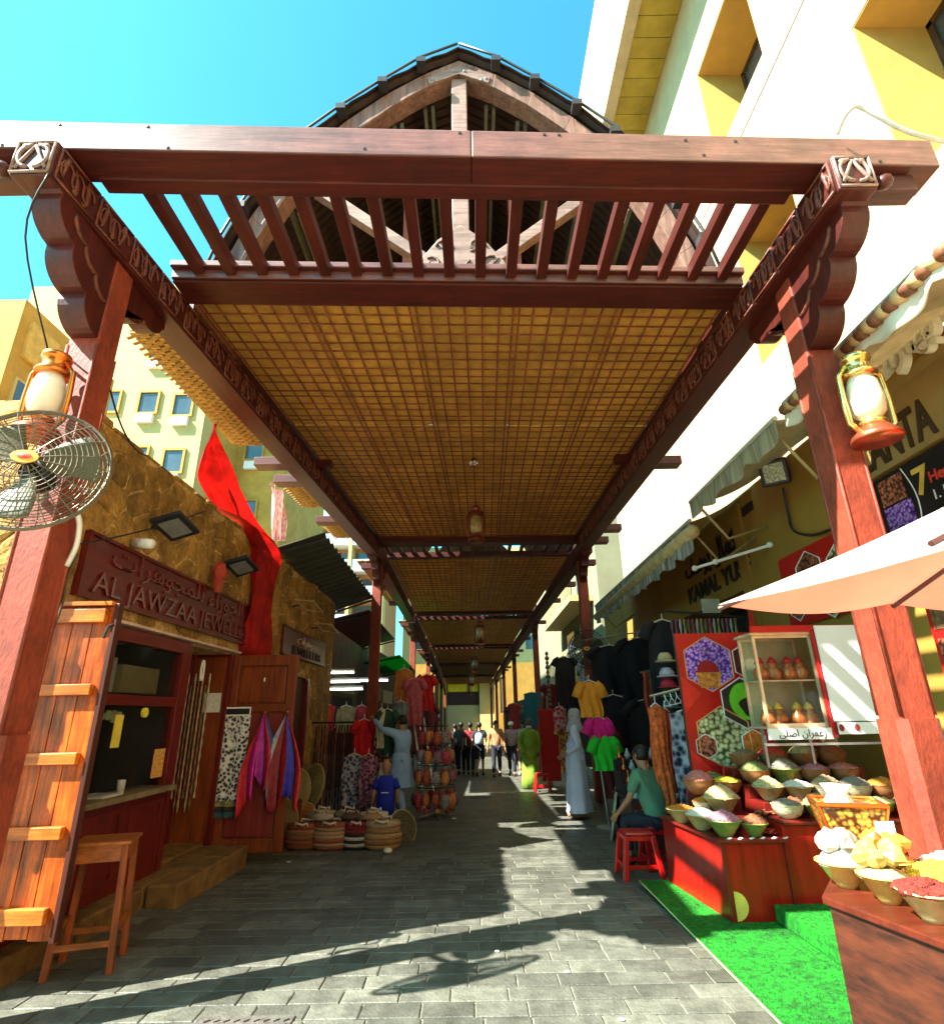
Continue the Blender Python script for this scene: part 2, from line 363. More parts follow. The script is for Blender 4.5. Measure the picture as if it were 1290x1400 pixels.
# scroll brackets in front of and behind each front post, c-units in (y, z)
def lobes(a, b, n, amp):
    a, b = V(a), V(b); d = b - a; nrm = V((-d.y, d.x)).normalized(); out = []
    for i in range(n):
        for j in range(9):
            t = (i + j / 8) / n; out.append(a + d * t + nrm * amp * math.sin(math.pi * j / 8) ** .7)
    return out
for sgn, fx, (px, py) in ((-1, LX, PL), (1, RX, PR)):
    yb = py / K - .08; xc = px / K; y0 = 2.2 + yaw(2 * sgn)
    pts = [(yb, 3.62)] + [(q.x, q.y) for q in lobes((y0 + .02, 4.09), (yb, 3.55), 3, -.055)][::-1] + [(y0, 4.1), (yb, 4.1)]
    b = CM(); b.prism(pts, (xc - .075, 0, 0), (0, 1, 0), (0, 0, 1), (.15, 0, 0)); br = cadd(b, 'scroll_bracket', WZ, bevel=.012)
    for s2 in (-1, 1):
        q = CM(); q.tube([(xc + s2 * .078, p.x, p.y) for p in lobes((y0 + .13, 4.06), (yb - .02, 3.78), 3, -.03)], .013, 6); cadd(q, 'carved_scroll', CARV, br, smooth=True)
    yr = py / K + .08
    pts = [(yr, 4.1), (yr + .42, 4.1), (yr + .42, 4.05)] + [(q.x, q.y) for q in lobes((yr + .40, 4.04), (yr, 3.88), 2, .05)] + [(yr, 3.82)]
    b = CM(); b.prism(pts, (xc - .06, 0, 0), (0, 1, 0), (0, 0, 1), (.12, 0, 0)); cadd(b, 'rear_bracket', WZ, bevel=.008)
# gable truss standing over the front posts
TY = 3.42
prof = [(0, 7.22), (.33, 7.03), (.66, 6.78), (1.0, 6.46), (1.29, 6.13), (1.55, 5.74), (1.72, 5.38), (1.85, 4.98), (1.95, 4.5)]
inn = [(0, 6.96), (.3, 6.79), (.6, 6.55), (.9, 6.24), (1.16, 5.92), (1.4, 5.56), (1.56, 5.2), (1.68, 4.86), (1.77, 4.5)]
xo = -.05
RIBM = wood('weathered rib', (.22, .12, .09), 'z', var=.35, rough=.5, wear=.3)
for sg in (-1, 1):
    for i in range(len(prof) - 1):
        m_ = lambda p, q, t: (p[0] + (q[0] - p[0]) * t, p[1] + (q[1] - p[1]) * t)
        o0, o1 = m_(inn[i], prof[i], .7), m_(inn[i + 1], prof[i + 1], .7); i0, i1 = inn[i], inn[i + 1]
        b = CM(); quad = [(xo + sg * o0[0], o0[1]), (xo + sg * o1[0], o1[1]), (xo + sg * i1[0], i1[1]), (xo + sg * i0[0], i0[1])]
        b.prism(quad, (0, TY, 0), (1, 0, 0), (0, 0, 1), (0, .16, 0)); cadd(b, 'arch_rib', RIBM, bevel=.006)
b = CM(); b.box(xo - .068, xo + .068, TY + .02, TY + .14, 4.5, 6.93); cadd(b, 'king_post', WEATH, bevel=.01)
b = CM(); b.prism([(0, 7.05), (-.28, 6.9), (-.26, 6.82), (0, 6.95), (.26, 6.82), (.28, 6.9)], (xo, TY - .012, 0), (1, 0, 0), (0, 0, 1), (0, .012, 0)); pl = cadd(b, 'apex_plate', WEATH)
b = CM()
for x, z in ((-.24, 6.88), (-.2, 6.86), (-.05, 6.98), (.05, 6.98), (.2, 6.86), (.24, 6.88)): b.ball((xo + x, TY - .014, z), .014, .01, .014, 6, 4)
cadd(b, 'bolt', STEEL, pl)
for sg in (-1, 1):
    b = CM(); b.prism([(.16, 4.86), (.2, 4.78), (1.22, 5.63), (1.17, 5.72)], (xo, TY + .03, 0), (sg, 0, 0), (0, 0, 1), (0, .09, 0)); cadd(b, 'truss_strut', WEATH, bevel=.008)
    b = CM(); b.box(xo + sg * .48 - .045, xo + sg * .48 + .045, TY + .5, TY + .62, 4.5, 6.75); cadd(b, 'inner_stud', wood('orange red stud', (.3, .07, .03), 'z', rough=.5))
ros = CM(); ros.prism([(-.42, 4.5), (.42, 4.5), (.4, 4.62), (.33, 4.8), (.18, 5.02), (0, 5.17), (-.18, 5.02), (-.33, 4.8), (-.4, 4.62)], (xo, TY - .03, 0), (1, 0, 0), (0, 0, 1), (0, .05, 0))
rosette = cadd(ros, 'carved_rosette', WEATH, bevel=.01)
b = CM()
for sg in (-1, 1):
    for k, (cx, cz, rr) in enumerate(((.12, 4.95, .07), (.22, 4.78, .07), (.1, 4.74, .075), (.3, 4.62, .06), (.15, 4.57, .06))):
        b.tube([(xo + sg * (cx + rr * (1 - t * .7) * math.cos(t * 6 + k)), TY - .034, cz + rr * (1 - t * .7) * math.sin(t * 6 + k)) for t in [j / 10 for j in range(11)]], .011, 5)
        b.tube([(xo + sg * (cx - .05 + .12 * t), TY - .034, cz - .05 + .1 * t * t) for t in (0, .3, .6, 1)], [.004, .014, .012, .003], 5)
cadd(b, 'carved_leaf', mat('dark carved recess', (.1, .06, .045), .7), rosette, smooth=True)
# vault sheet with ribs, front overhanging the truss a little
def vault(y0, y1, dz, xs, name='roof_sheet', sx=1.0):
    pr = [(xs + sg * p[0] * sx, p[1] - dz) for sg, pp in ((-1, prof[::-1]), (1, prof[1:])) for p in pp]
    b = CM(); n = 46; L = []
    for i in range(n + 1):
        t = i / n * (len(pr) - 1); k = min(int(t), len(pr) - 2); f = t - k
        L.append((pr[k][0] + (pr[k + 1][0] - pr[k][0]) * f, pr[k][1] + (pr[k + 1][1] - pr[k][1]) * f))
    m = max(2, int((y1 - y0) / .045)) if dz == 0 else 3
    b.grid(lambda u, v: (L[int(round(u * n))][0], y0 + (y1 - y0) * v, L[int(round(u * n))][1] + .012 * math.sin(u * n * 2.2) + .02 * ((int(round(v * m)) % 2) if dz == 0 else 0)), n, m)
    return cadd(b, name, DARKSHEET, solid=.012)
vault(3.36, 9.4, 0, xo)
for k in range(-6, 7):
    x = k * .28
    if abs(x) > 1.75 or k == 0: continue
    for d in (-.035, .035):
        pts = []
        for i in range(len(inn) - 1):
            if inn[i][0] <= abs(x) <= inn[i + 1][0]:
                f = (abs(x) - inn[i][0]) / (inn[i + 1][0] - inn[i][0]); z = inn[i][1] + (inn[i + 1][1] - inn[i][1]) * f + .02
        b = CM(); b.bar((xo + x + d, 3.62, z), (xo + x + d, 9.2, z), .03, .06); cadd(b, 'roof_purlin', GREENRAF)
for i in range(1, 8):          # roof clips with twisted wire along the gable edge
    for sg in (-1, 1):
        p = prof[i]; b = CM(); b.box(xo + sg * p[0] - .04, xo + sg * p[0] + .04, 3.3, 3.4, p[1] - .08, p[1] - .02); cadd(b, 'roof_clip', BLACK)
for sg in (-1, 1):
    b = CM(); b.tube([(xo + sg * (p[0] + .01), 3.34, p[1] + .015 + .02 * math.sin(i * 2)) for i, p in enumerate(prof)], .012, 5); cadd(b, 'edge_wire', BLACK, smooth=True)
# straw eave mats outside the left beam, with the purlin ends between them
for y0, y1 in ((3.6, 5.55), (6.6, 7.5), (8.2, 9.0)):
    b = CM()
    nr = int((y1 - y0) / .036)
    for i in range(nr):
        yy = y0 + i * .036
        for j in range(5):
            xa = LX(yy) - .2 - j * .09 - (.045 if i % 2 else 0) - R.uniform(0, .012); b.bar((xa, yy, 4.36 + .014 * ((i + j) % 2)), (xa - .088, yy + .012, 4.35 + .014 * ((i + j + 1) % 2)), .03, .012)
    b.box(LX(y0) - .66, LX(y0) - .2, y0, y1, 4.385, 4.395)
    cadd(b, 'eave_mat', MATEDGE, kind='stuff')
for sgn, fx, yy, ln in ((-1, LX, 5.8, .42), (-1, LX, 6.3, .4), (-1, LX, 7.8, .4), (1, RX, 5.95, .36), (1, RX, 8.4, .34), (1, RX, 9.05, .3), (-1, LX, 3.0, .42), (-1, LX, 3.2, .3)):
    b = CM(); x0 = fx(yy) + .2 * sgn
    b.bar((x0, yy, 4.26), (x0 + ln * sgn, yy, 4.26), .17, .1); cadd(b, 'purlin_end', WX, bevel=.008)
for yy in (5.98,):
    for sgn, fx in ((-1, LX), (1, RX)):
        b = CM(); x0 = fx(yy); b.box(min(x0, x0 - .16 * sgn), max(x0, x0 - .16 * sgn), yy, yy + .1, 4.3, 4.39); cadd(b, 'purlin_stub', WX)
# ---- the further bays, metres
rows = [(13.1, -2.26, 2.58), (21.6, -2.3, 2.3), (30.1, -2.4, 2.05), (38.6, -2.5, 1.9), (47.1, -2.7, 1.7), (55.6, -2.85, 1.5)]
def CZ(y): return -.025 * max(0, y - 12)
zc = 1.55 + (4.40 - 1.55) * K; zb = 1.55 + (4.1 - 1.55) * K; zbt = 1.55 + (4.33 - 1.55) * K
for i, (y, xl, xr) in enumerate(rows):
    dz = CZ(y)
    for x in (xl, xr):
        post(x, y, zb + dz, G(y), .15 if i else .16, False)
        sg = 1 if x > 0 else -1
        for s2 in (-1, 1):
            pts = [(s2 * .1, 0), (s2 * .75, 0)] + [(q.x, q.y) for q in lobes((s2 * .72, -.05), (s2 * .1, -.6), 3, -.06 * s2)]
            b = MB(); b.prism(pts, (x - .08, y, zb + dz), (0, 1, 0), (0, 0, 1), (.16, 0, 0)); cadd(b, 'scroll_bracket', WZ)
    if i == len(rows) - 1: break
    y2, xl2, xr2 = rows[i + 1]; dz2 = CZ(y2)
    for x, x2 in ((xl, xl2), (xr, xr2)):
        b = MB(); h = .13; a, c = y - .8, y2 - .95
        b.hexa([(x - h, a, zb + dz), (x + h, a, zb + dz), (x2 + h, c, zb + dz2), (x2 - h, c, zb + dz2), (x - h, a, zbt + dz), (x + h, a, zbt + dz), (x2 + h, c, zbt + dz2), (x2 - h, c, zbt + dz2)]); cadd(b, 'side_beam', WY)
    def cb(ya, yb_, z0, z1, n): b = MB(); b.box(xl + .14, xr - .14, ya, yb_, z0 + dz, z1 + dz); cadd(b, n, WX)
    cb(y - .72, y - .46, zbt - .02, zbt + .24, 'cross_beam'); cb(y + .42, y + .62, zbt - .02, zbt + .1, 'ceiling_beam')
    for k in range(16):
        x = xl + .2 + (xr - xl - .4) * k / 15; b = MB(); b.bar((x, y - .46, zc + dz), (x, y + .42, zc + dz), .07, .1); cadd(b, 'slat', WY)
    s0 = lambda v: v / K
    ceil_panels((y + .62) / K, (y2 - .75) / K, (xl + .13) / K, (xr - .13) / K, (xl2 + .13) / K, (xr2 - .13) / K, 4.40 + dz / K, 4.40 + dz2 / K, False)
    vault((y + .4) / K, (y2 - .6) / K, -dz / K + .001, (xl + xr) / 2 / K, sx=(xr - xl) / 2 / K / 1.78)
    for sg, x in ((-1, xl), (1, xr)):
        for f in (.12, .42, .72):
            b = MB(); yy = y + f * (y2 - y); xx = x + (( xl2 if sg < 0 else xr2) - x) * f; b.bar((xx + sg * .13, yy, zb + .22 + dz), (xx + sg * .6, yy, zb + .22 + dz), .22, .13); cadd(b, 'purlin_end', WX)
    b = MB()
    for q in range(30):
        yy = y + 1 + q * .2; xx = xl + (xl2 - xl) * q / 42
        for j in range(3): b.bar((xx - .14 - j * .2, yy, zb + .36 + dz), (xx - .32 - j * .2, yy + .02, zb + .35 + dz), .19, .02)
    cadd(b, 'eave_mat', MATEDGE, kind='stuff')
# ================================================================ left side: stone shop building
STONE = mat('golden brown rubble stone', (.26, .13, .022), .9, .4, 11, bump=1.0, bscale=26, rnd=.25, col2=(.46, .26, .06), wear=.5)
MORT = mat('pale sandy mortar', (.6, .38, .13), .95, .35, 16, bump=.9, bscale=50, wear=.4)
REDW = wood('dark cherry red joinery', (.13, .010, .006), 'z', var=.25, rough=.35)
REDWY = wood('dark cherry red joinery lying', (.13, .010, .006), 'y', var=.25, rough=.35)
ORW = wood('orange varnished plank', (.55, .1, .008), 'z', var=.6, rough=.38, wear=.45)
ORWX = wood('orange varnished rail', (.62, .15, .016), 'x', var=.4, rough=.4, wear=.25)
BRW = wood('brown orange door wood', (.22, .045, .009), 'z', var=.35, rough=.4, wear=.2)
GLASS = mat('clear shop glass', (.02, .025, .025), .03, 0, 1, alpha=.12, spec=.5)
def clip(poly, a, b):      # keep the side of poly nearer to a than to b
    m = ((a[0] + b[0]) / 2, (a[1] + b[1]) / 2); n = (b[0] - a[0], b[1] - a[1]); out = []
    d = lambda p: (p[0] - m[0]) * n[0] + (p[1] - m[1]) * n[1]
    for i, p in enumerate(poly):
        q = poly[(i + 1) % len(poly)]; dp, dq = d(p), d(q)
        if dp <= 0: out.append(p)
        if dp * dq < 0: t = dp / (dp - dq); out.append((p[0] + (q[0] - p[0]) * t, p[1] + (q[1] - p[1]) * t))
    return out
def rubble(u0, u1, v0, v1, step, keep, seed):
    r = random.Random(seed); pts = []
    nu, nv = max(1, round((u1 - u0) / step)), max(1, round((v1 - v0) / (step * .85)))
    for i in range(-1, nu + 1):
        for j in range(-1, nv + 1):
            pts.append((u0 + (i + .5 + .5 * (j % 2) + r.uniform(-.62, .62)) * (u1 - u0) / nu, v0 + (j + .5 + r.uniform(-.55, .55)) * (v1 - v0) / nv))
    res = []
    for p in pts:
        if not (u0 < p[0] < u1 and v0 < p[1] < v1) or not keep(p[0], p[1]): continue
        poly = [(u0, v0), (u1, v0), (u1, v1), (u0, v1)]
        for q in pts:
            if q is not p and abs(q[0] - p[0]) < 3 * step and abs(q[1] - p[1]) < 3 * step: poly = clip(poly, p, q)
            if len(poly) < 3: break
        if len(poly) < 3: continue
        cx = sum(q[0] for q in poly) / len(poly); cy = sum(q[1] for q in poly) / len(poly)
        # cut corners so that stones look rounded
        pl = []
        for i, q in enumerate(poly):
            nx = poly[(i + 1) % len(poly)]; pv = poly[i - 1]
            pl += [(q[0] + (pv[0] - q[0]) * .17, q[1] + (pv[1] - q[1]) * .17), (q[0] + (nx[0] - q[0]) * .17, q[1] + (nx[1] - q[1]) * .17)]
        res.append(((cx, cy), [(cx + (q[0] - cx) * .94 + r.uniform(-.01, .01), cy + (q[1] - cy) * .94 + r.uniform(-.012, .012)) for q in pl]))
    return res
def stone_obj(c, poly, o, ax, ay, nz, dep, parent, m, into=None):
    o, ax, ay, nz = V(o), V(ax), V(ay), V(nz); n = len(poly); d = dep * R.uniform(.6, 1.3)
    base = [o + ax * p[0] + ay * p[1] for p in poly]
    mid = [q + nz * d * .7 for q in base]; cc = o + ax * c[0] + ay * c[1]
    top = [cc + (q - cc) * .8 + nz * (d + R.uniform(-.004, .004)) for q in base]
    b = into or MB(); b.add(base + mid + top, [(i, (i + 1) % n, n + (i + 1) % n, n + i) for i in range(n)] + [(n + i, n + (i + 1) % n, 2 * n + (i + 1) % n, 2 * n + i) for i in range(n)] + [tuple(range(2 * n, 3 * n))])
    if into is None: b.build('stone', m, parent)
WXL = -3.2
shop = thing('stone_building', 'low rubble stone shop building with cherry red shopfront and carved sign', 'building', (-3.2, 4, 0))
b = MB()
b.box(-9, WXL, 3.92, 4.1, -.3, 3.98); b.box(-9, WXL, 4.1, 7.62, 2.38, 4.0)           # end wall, wall over shop
b.box(-9, WXL, 7.62, 9.6, -.4, 4.02); b.box(-9, WXL, 9.6, 11.3, 2.25, 4.03); b.box(-9, WXL, 11.3, 13.0, -.5, 4.04)
b.box(-6.5, -5.6, 4.1, 7.62, -.3, 2.38); b.box(-5, -4.4, 9.6, 11.3, -.4, 2.25)
b.box(-9, -3.9, 4.1, 7.62, -.3, .16); b.box(-5.6, -3.2, 4.1, 7.62, 2.34, 2.379)
b.build('wall', MORT, shop)
n = 0; rest = MB()
def kp(u, v): return not (3.9 < u < 7.75 and v < 2.42) and not (9.5 < u < 11.4 and v < 2.3) and not (4.35 < u < 8.4 and 2.56 < v < 2.98)
for c, pl in rubble(3.94, 13.0, -.1, 4.0, .27, kp, 5):
    if n < 262: stone_obj(c, pl, (WXL, 0, 0), (0, 1, 0), (0, 0, 1), (1, 0, 0), .012, shop, STONE); n += 1
    else: stone_obj(c, pl, (WXL, 0, 0), (0, 1, 0), (0, 0, 1), (1, 0, 0), .012, shop, STONE, rest)
for c, pl in rubble(3.2, 3.9, 0, 3.95, .29, lambda u, v: True, 6):
    stone_obj(c, [(p[0], p[1]) for p in pl], (0, 3.92, 0), (-1, 0, 0), (0, 0, 1), (0, -1, 0), .028, shop, STONE)
for i in range(34):       # coping stones
    y = 3.95 + i * .265; b = MB(); h = R.uniform(.02, .08)
    b.box(-3.5, -3.19 + R.uniform(-.02, .02), y, y + .25, 4.0, 4.0 + h); b.build('coping_stone', STONE, shop, bevel=.02)
if rest.v: rest.build('rubble_stones', STONE, shop, kind='stuff')
# plinth ledge and step
PL1 = mat('worn sandstone ledge', (.2, .105, .026), .75, .35, 6, bump=.5, bscale=20, rnd=.1, wear=.3)
for i, (a, c) in enumerate(((4.15, 4.95), (4.97, 5.8), (5.82, 6.7), (6.72, 7.6))):
    b = MB(); b.box(-3.9, -2.98 + .02 * (i % 2), a, c, -.05, .155); b.build('ledge_stone', PL1, shop, bevel=.02)
for a, c in ((5.85, 6.38), (6.4, 6.95), (6.97, 7.5)):
    b = MB(); b.box(-2.965, -2.68, a, c, -.1, .165 + R.uniform(-.01, .01)); b.build('step_stone', PL1, shop, bevel=.022)
# shop window
win = MB(); win.box(-3.19, -3.13, 4.14, 6.3, 2.22, 2.34)
win = win.build('shop_window', REDWY, shop, bevel=.006)
def sub(n, m, *bx, par=None, **k):
    first = None
    for q in bx:
        b = MB(); b.box(*q); o = b.build(n, m, par, **k); first = first or o
    return first
for y in (4.14, 4.9, 6.2): sub('mullion', REDW, (-3.19, -3.12, y, y + .1, .9, 2.22), par=win, bevel=.005)
sub('transom', REDWY, (-3.19, -3.13, 4.24, 4.9, 1.68, 1.77), (-3.19, -3.13, 5.0, 6.2, 1.68, 1.77), par=win)
sub('pane', GLASS, (-3.165, -3.16, 5.0, 6.2, .96, 1.68), par=win); sub('pane', GLASS, (-3.165, -3.16, 5.0, 6.2, 1.77, 2.22), par=win)
sub('sill_shelf', mat('worn grey wood shelf', (.2, .15, .08), .6, .3, 8), (-3.4, -3.05, 4.16, 6.3, .89, .935), par=win)
sub('panel', REDW, (-3.18, -3.14, 4.14, 6.3, .16, .885), par=win)
for y in (4.3, 5.0, 5.68): sub('panel_rim', REDW, (-3.14, -3.122, y, y + .55, .25, .29), (-3.14, -3.122, y, y + .55, .78, .82), (-3.14, -3.122, y, y + .04, .29, .78), (-3.14, -3.122, y + .51, y + .55, .29, .78), par=win)
sub('lintel_strip', mat('pale pink lintel strip', (.62, .42, .34), .6), (-3.2, -3.09, 4.1, 7.65, 2.36, 2.385), par=shop)
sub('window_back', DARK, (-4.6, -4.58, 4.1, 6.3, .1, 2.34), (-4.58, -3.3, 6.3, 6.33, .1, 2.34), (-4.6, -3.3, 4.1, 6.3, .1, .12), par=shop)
# doorway, recessed
dr = sub('door', BRW, (-3.72, -3.68, 6.55, 7.4, .16, 2.3), par=shop)
sub('door_frame', REDW, (-3.75, -3.14, 6.34, 6.42, .16, 2.34), (-3.75, -3.14, 7.5, 7.6, .16, 2.34), (-3.78, -3.6, 6.42, 6.55, .16, 2.34), (-3.78, -3.6, 7.4, 7.5, .16, 2.34), par=dr, bevel=.004)
for y, y2 in ((6.62, 6.95), (7.0, 7.33)):
    for z, z2 in ((.3, 1.0), (1.1, 2.15)): sub('door_panel', REDW, (-3.68, -3.66, y, y2, z, z2), par=dr, bevel=.008)
sub('side_panel', BRW, (-3.6, -3.2, 7.46, 7.5, .16, 2.3), par=dr)
sub('threshold', PL1, (-3.9, -3.2, 6.3, 7.6, .155, .2), par=dr, bevel=.01)
# the near shutter leaf, opened at right angles to the wall
lf = sub('shutter_leaf', ORW, (-3.2, -2.62, 4.135, 4.15, .3, 2.34), par=shop)
for k in range(4):
    x = -3.2 + .145 * k; sub('plank', ORW, (x + .002, x + .143, 4.105, 4.134, .3 - .01 * (k % 2), 2.34), par=lf, bevel=.004)
for z, h in ((2.22, .1), (1.72, .075), (1.28, .075), (.84, .075), (.38, .09)): sub('rail', ORWX, (-3.2, -2.66, 4.06, 4.104, z, z + h), par=lf, bevel=.006)
sub('leaf_edge', wood('dark edge strip', (.06, .012, .006), 'z'), (-2.62, -2.585, 4.09, 4.15, .28, 2.36), par=lf, bevel=.004)
sub('leaf_top', ORWX, (-3.2, -2.62, 4.05, 4.15, 2.342, 2.37), par=lf)
b = MB(); b.tube([(-2.6, 4.08, 2.2), (-2.6, 4.03, 2.18), (-2.62, 4.03, 2.1)], .012, 6); b.build('hook', BLACK, lf)
# the far door leaf
lf2 = sub('door_leaf', BRW, (-3.18, -2.32, 7.62, 7.65, .06, 2.33), par=shop)
for x, x2, z, z2 in ((-3.18, -3.06, .06, 2.33), (-2.43, -2.32, .06, 2.33), (-3.06, -2.43, 2.2, 2.33), (-3.06, -2.43, 1.63, 1.72), (-3.06, -2.43, .06, .2)):
    sub('stile', BRW, (x, x2, 7.585, 7.619, z, z2), par=lf2, bevel=.006)
sub('leaf_panel', wood('deep red panel', (.2, .022, .012), 'z'), (-3.04, -2.45, 7.6, 7.622, .22, 1.6), par=lf2, bevel=.01)
sub('leaf_panel', BRW, (-3.04, -2.45, 7.6, 7.622, 1.74, 2.18), par=lf2, bevel=.01)
b = MB(); b.ball((-2.72, 7.575, 2.02), .012, .012, .03); b.build('knob', WHITE, lf2)
# second door, in the pillar
d2 = sub('back_door', wood('very dark red door', (.06, .01, .008), 'z'), (-3.3, -3.25, 9.6, 11.3, -.1, 2.25), par=shop)
sub('door_frame', REDW, (-3.25, -3.18, 9.6, 9.7, -.1, 2.25), (-3.25, -3.18, 11.2, 11.3, -.1, 2.25), par=d2)
# ---------------- carved sign over the shop
SGN = wood('dark red carved sign board', (.11, .008, .005), 'y', var=.25, rough=.28, bump=.03)
sg = thing('shop_sign', 'long dark red carved wooden sign with raised Arabic and AL JAWZAA lettering', 'sign', (-3.17, 6.3, 2.77))
sub('board', SGN, (-3.2, -3.155, 4.4, 8.34, 2.5, 3.04), par=sg, bevel=.006)
for q in ((-3.155, -3.135, 4.4, 8.34, 2.5, 2.53), (-3.155, -3.135, 4.4, 8.34, 3.01, 3.04), (-3.155, -3.135, 4.4, 4.44, 2.53, 3.01), (-3.155, -3.135, 8.3, 8.34, 2.53, 3.01)): sub('frame', SGN, q, par=sg)
LET = mat('raised red letter', (.13, .012, .008), .2, .2, 10, spec=.9)
text('letter', 'AL JAWZAA JEWELLERS', .26, (-3.15, 4.56, 2.56), (0, 1, 0), (0, 0, 1), LET, sg, ext=.016, w=3.55)
text('letter', shape_ar('\u0627\u0644\u062c\u0648\u0632\u0627\u0621 \u0644\u0644\u0645\u062c\u0648\u0647\u0631\u0627\u062a'), .27, (-3.15, 4.75, 2.83), (0, 1, 0), (0, 0, 1), LET, sg, ext=.016, w=2.9)
sg2 = thing('shop_sign', 'small dark red carved sign over the far red door', 'sign', (-3.17, 10.5, 2.85))
sub('board', SGN, (-3.2, -3.15, 9.45, 12.2, 2.55, 3.02), par=sg2, bevel=.006)
sub('frame', SGN, (-3.15, -3.13, 9.45, 12.2, 2.55, 2.58), (-3.15, -3.13, 9.45, 12.2, 2.99, 3.02), par=sg2)
text('letter', 'JEWELLERS', .2, (-3.145, 9.9, 2.6), (0, 1, 0), (0, 0, 1), mat('dark letter', (.03, .012, .01), .5), sg2, w=1.9)
text('letter', shape_ar('\u0645\u062c\u0648\u0647\u0631\u0627\u062a'), .2, (-3.145, 10.2, 2.8), (0, 1, 0), (0, 0, 1), mat('pale letter', (.6, .5, .4), .5), sg2, w=1.4)
# ---------------- wall lights, wires
def flood(x, y, z, label, tilt=.3, s=1.0):
    t = thing('flood_light', label, 'light', (x, y, z)); b = MB()
    b.box(x - .15 * s, x + .15 * s, y - .2 * s, y + .2 * s, z - .02, z + .025); b.build('housing', BLACK, t, bevel=.01)
    b = MB(); b.box(x - .1 * s, x + .1 * s, y - .14 * s, y + .14 * s, z - .026, z - .02); b.build('lens', mat('grey lens', (.2, .21, .2), .15), t)
    b = MB(); b.tube([(x - .1, y, z + .02), (-3.2 if x < 0 else 4.2, y, z + .08)], .02, 6); b.build('arm', BLACK, t)
    t.rotation_euler = (rad(-12), -tilt, 0); return t
flood(-2.95, 5.3, 3.36, 'flat black flood light on stone wall above the start of the carved sign')
flood(-2.95, 6.98, 3.38, 'flat black flood light on stone wall above the end of the carved sign')
cc = thing('security_camera', 'small white security camera on the stone wall by the first flood light', 'camera', (-3.05, 4.95, 3.08))
b = MB(); b.tube([(-3.12, 5.0, 3.1), (-2.92, 4.9, 3.06)], [.05, .045], 10); b.build('body', WHITE, cc, smooth=True)
b = MB(); b.tube([(-3.19, 5.05, 3.14), (-3.1, 4.99, 3.1)], .02, 6); b.build('bracket', BLACK, cc)
for i, (y, z) in enumerate(((9.9, 3.45), (11.2, 3.25))):
    t = thing('lamp_frame', ('thin metal lamp frame standing off the stone wall above small sign', 'lower thin lamp frame beside the small sign, nearer the awning')[i], 'light', (-2.95, y, z))
    b = MB(); p = [(-3.05, y - .35, z), (-3.05, y + .3, z - .06), (-2.75, y + .35, z - .1), (-2.75, y - .3, z - .02)]
    b.tube(p, .018, 6, closed=True); b.build('frame', mat('tan metal', (.4, .28, .12), .4), t)
    b = MB(); b.tube([(-3.2, y, z - .05), (-3.05, y, z - .03)], .015, 6); b.build('arm', BLACK, t)
def smooth_path(p, k=5):
    p = [V(q) for q in p]
    if len(p) < 3: return p
    out = []
    for i in range(len(p) - 1):
        a, b_, c, d = p[max(i - 1, 0)], p[i], p[i + 1], p[min(i + 2, len(p) - 1)]
        for j in range(k):
            t = j / k; out.append(.5 * ((2 * b_) + (c - a) * t + (2 * a - 5 * b_ + 4 * c - d) * t * t + (3 * b_ - a - 3 * c + d) * t ** 3))
    return out + [p[-1]]
def wire(name, pts, r, m, label, cat='cable', n=6):
    pts = smooth_path(pts); b = MB(); o = b.tube(pts, r, n).build(name, m, None, smooth=True, loc=pts[0]); return tag(o, label, cat)
def sag(a, c, s, n=10):
    a, c = V(a), V(c); return [a + (c - a) * (i / n) - V((0, 0, s * 4 * (i / n) * (1 - i / n))) for i in range(n + 1)]
wire('wire', sag((-2.77, 3.75, 3.95), (-3.12, 4.9, 3.95), .12), .008, BLACK, 'thin black wire from front left post to the stone wall')
wire('wire', sag((-2.98, 3.8, 2.7), (-3.14, 6.2, 3.85), .05), .008, BLACK, 'thin wire running diagonally up across the stone wall')
wire('hose', [(-2.77, 3.72, 2.55), (-2.72, 3.7, 2.68), (-2.7, 3.66, 2.82), (-2.72, 3.64, 2.9)], .018, WHITE, 'curved white conduit end beside the front left post', 'pipe')
for k in range(4):
    wire('wire', [(-2.84 + k * .02, 3.76 + .02 * k, 2.75 - .03 * k), (-2.86 + .02 * k, 3.8, 2.5), (-2.9 + .02 * k, 3.86, 2.3 + .03 * (k % 2)), (-2.9 + .018 * k, 3.84, 2.15)], .009, mat('brown cable', (.1, .07, .04), .6), ('one of the brown cables bundled behind the front left post', 'outer brown cable in bundle behind the left post', 'loose brown cable behind the left post', 'inner brown cable behind the left post')[k])
# ---------------- corrugated awnings
def corr(y0, y1, x0, z0, x1, z1, name, label, m, amp=.03):
    n = int((y1 - y0) / .04); b = MB()
    b.grid(lambda u, v: (x0 + (x1 - x0) * u, y0 + (y1 - y0) * v, z0 + (z1 - z0) * u + amp * math.sin(v * n * .9) + G(y0 + (y1 - y0) * v) - G(y0)), 2, n)
    t = thing(name, label, 'awning', (x0, y0, z0)); b.build('sheet', m, t, solid=.01)
    b = MB(); b.tube([(x0, y0 + .1, z0 - .06), (x1, y0 + .1, z1 - .06)], .025, 6); b.build('bracket', BLACK, t); b = MB(); b.tube([(x0, y1 - .1, z0 - .06 + G(y1) - G(y0)), (x1, y1 - .1, z1 - .06 + G(y1) - G(y0))], .025, 6); b.build('bracket', BLACK, t); return t
corr(8.75, 13.6, -3.3, 4.1, -2.42, 4.38, 'corrugated_awning', 'dark grey corrugated metal awning jutting from the stone building', mat('dark olive corrugated metal', (.075, .075, .05), .45, .3, 3, metal=.3))
corr(13.7, 18.5, -3.6, 3.75, -2.55, 4.0, 'corrugated_awning', 'dark red underside awning beyond the corrugated one', mat('dark red awning', (.09, .012, .01), .6), .01)
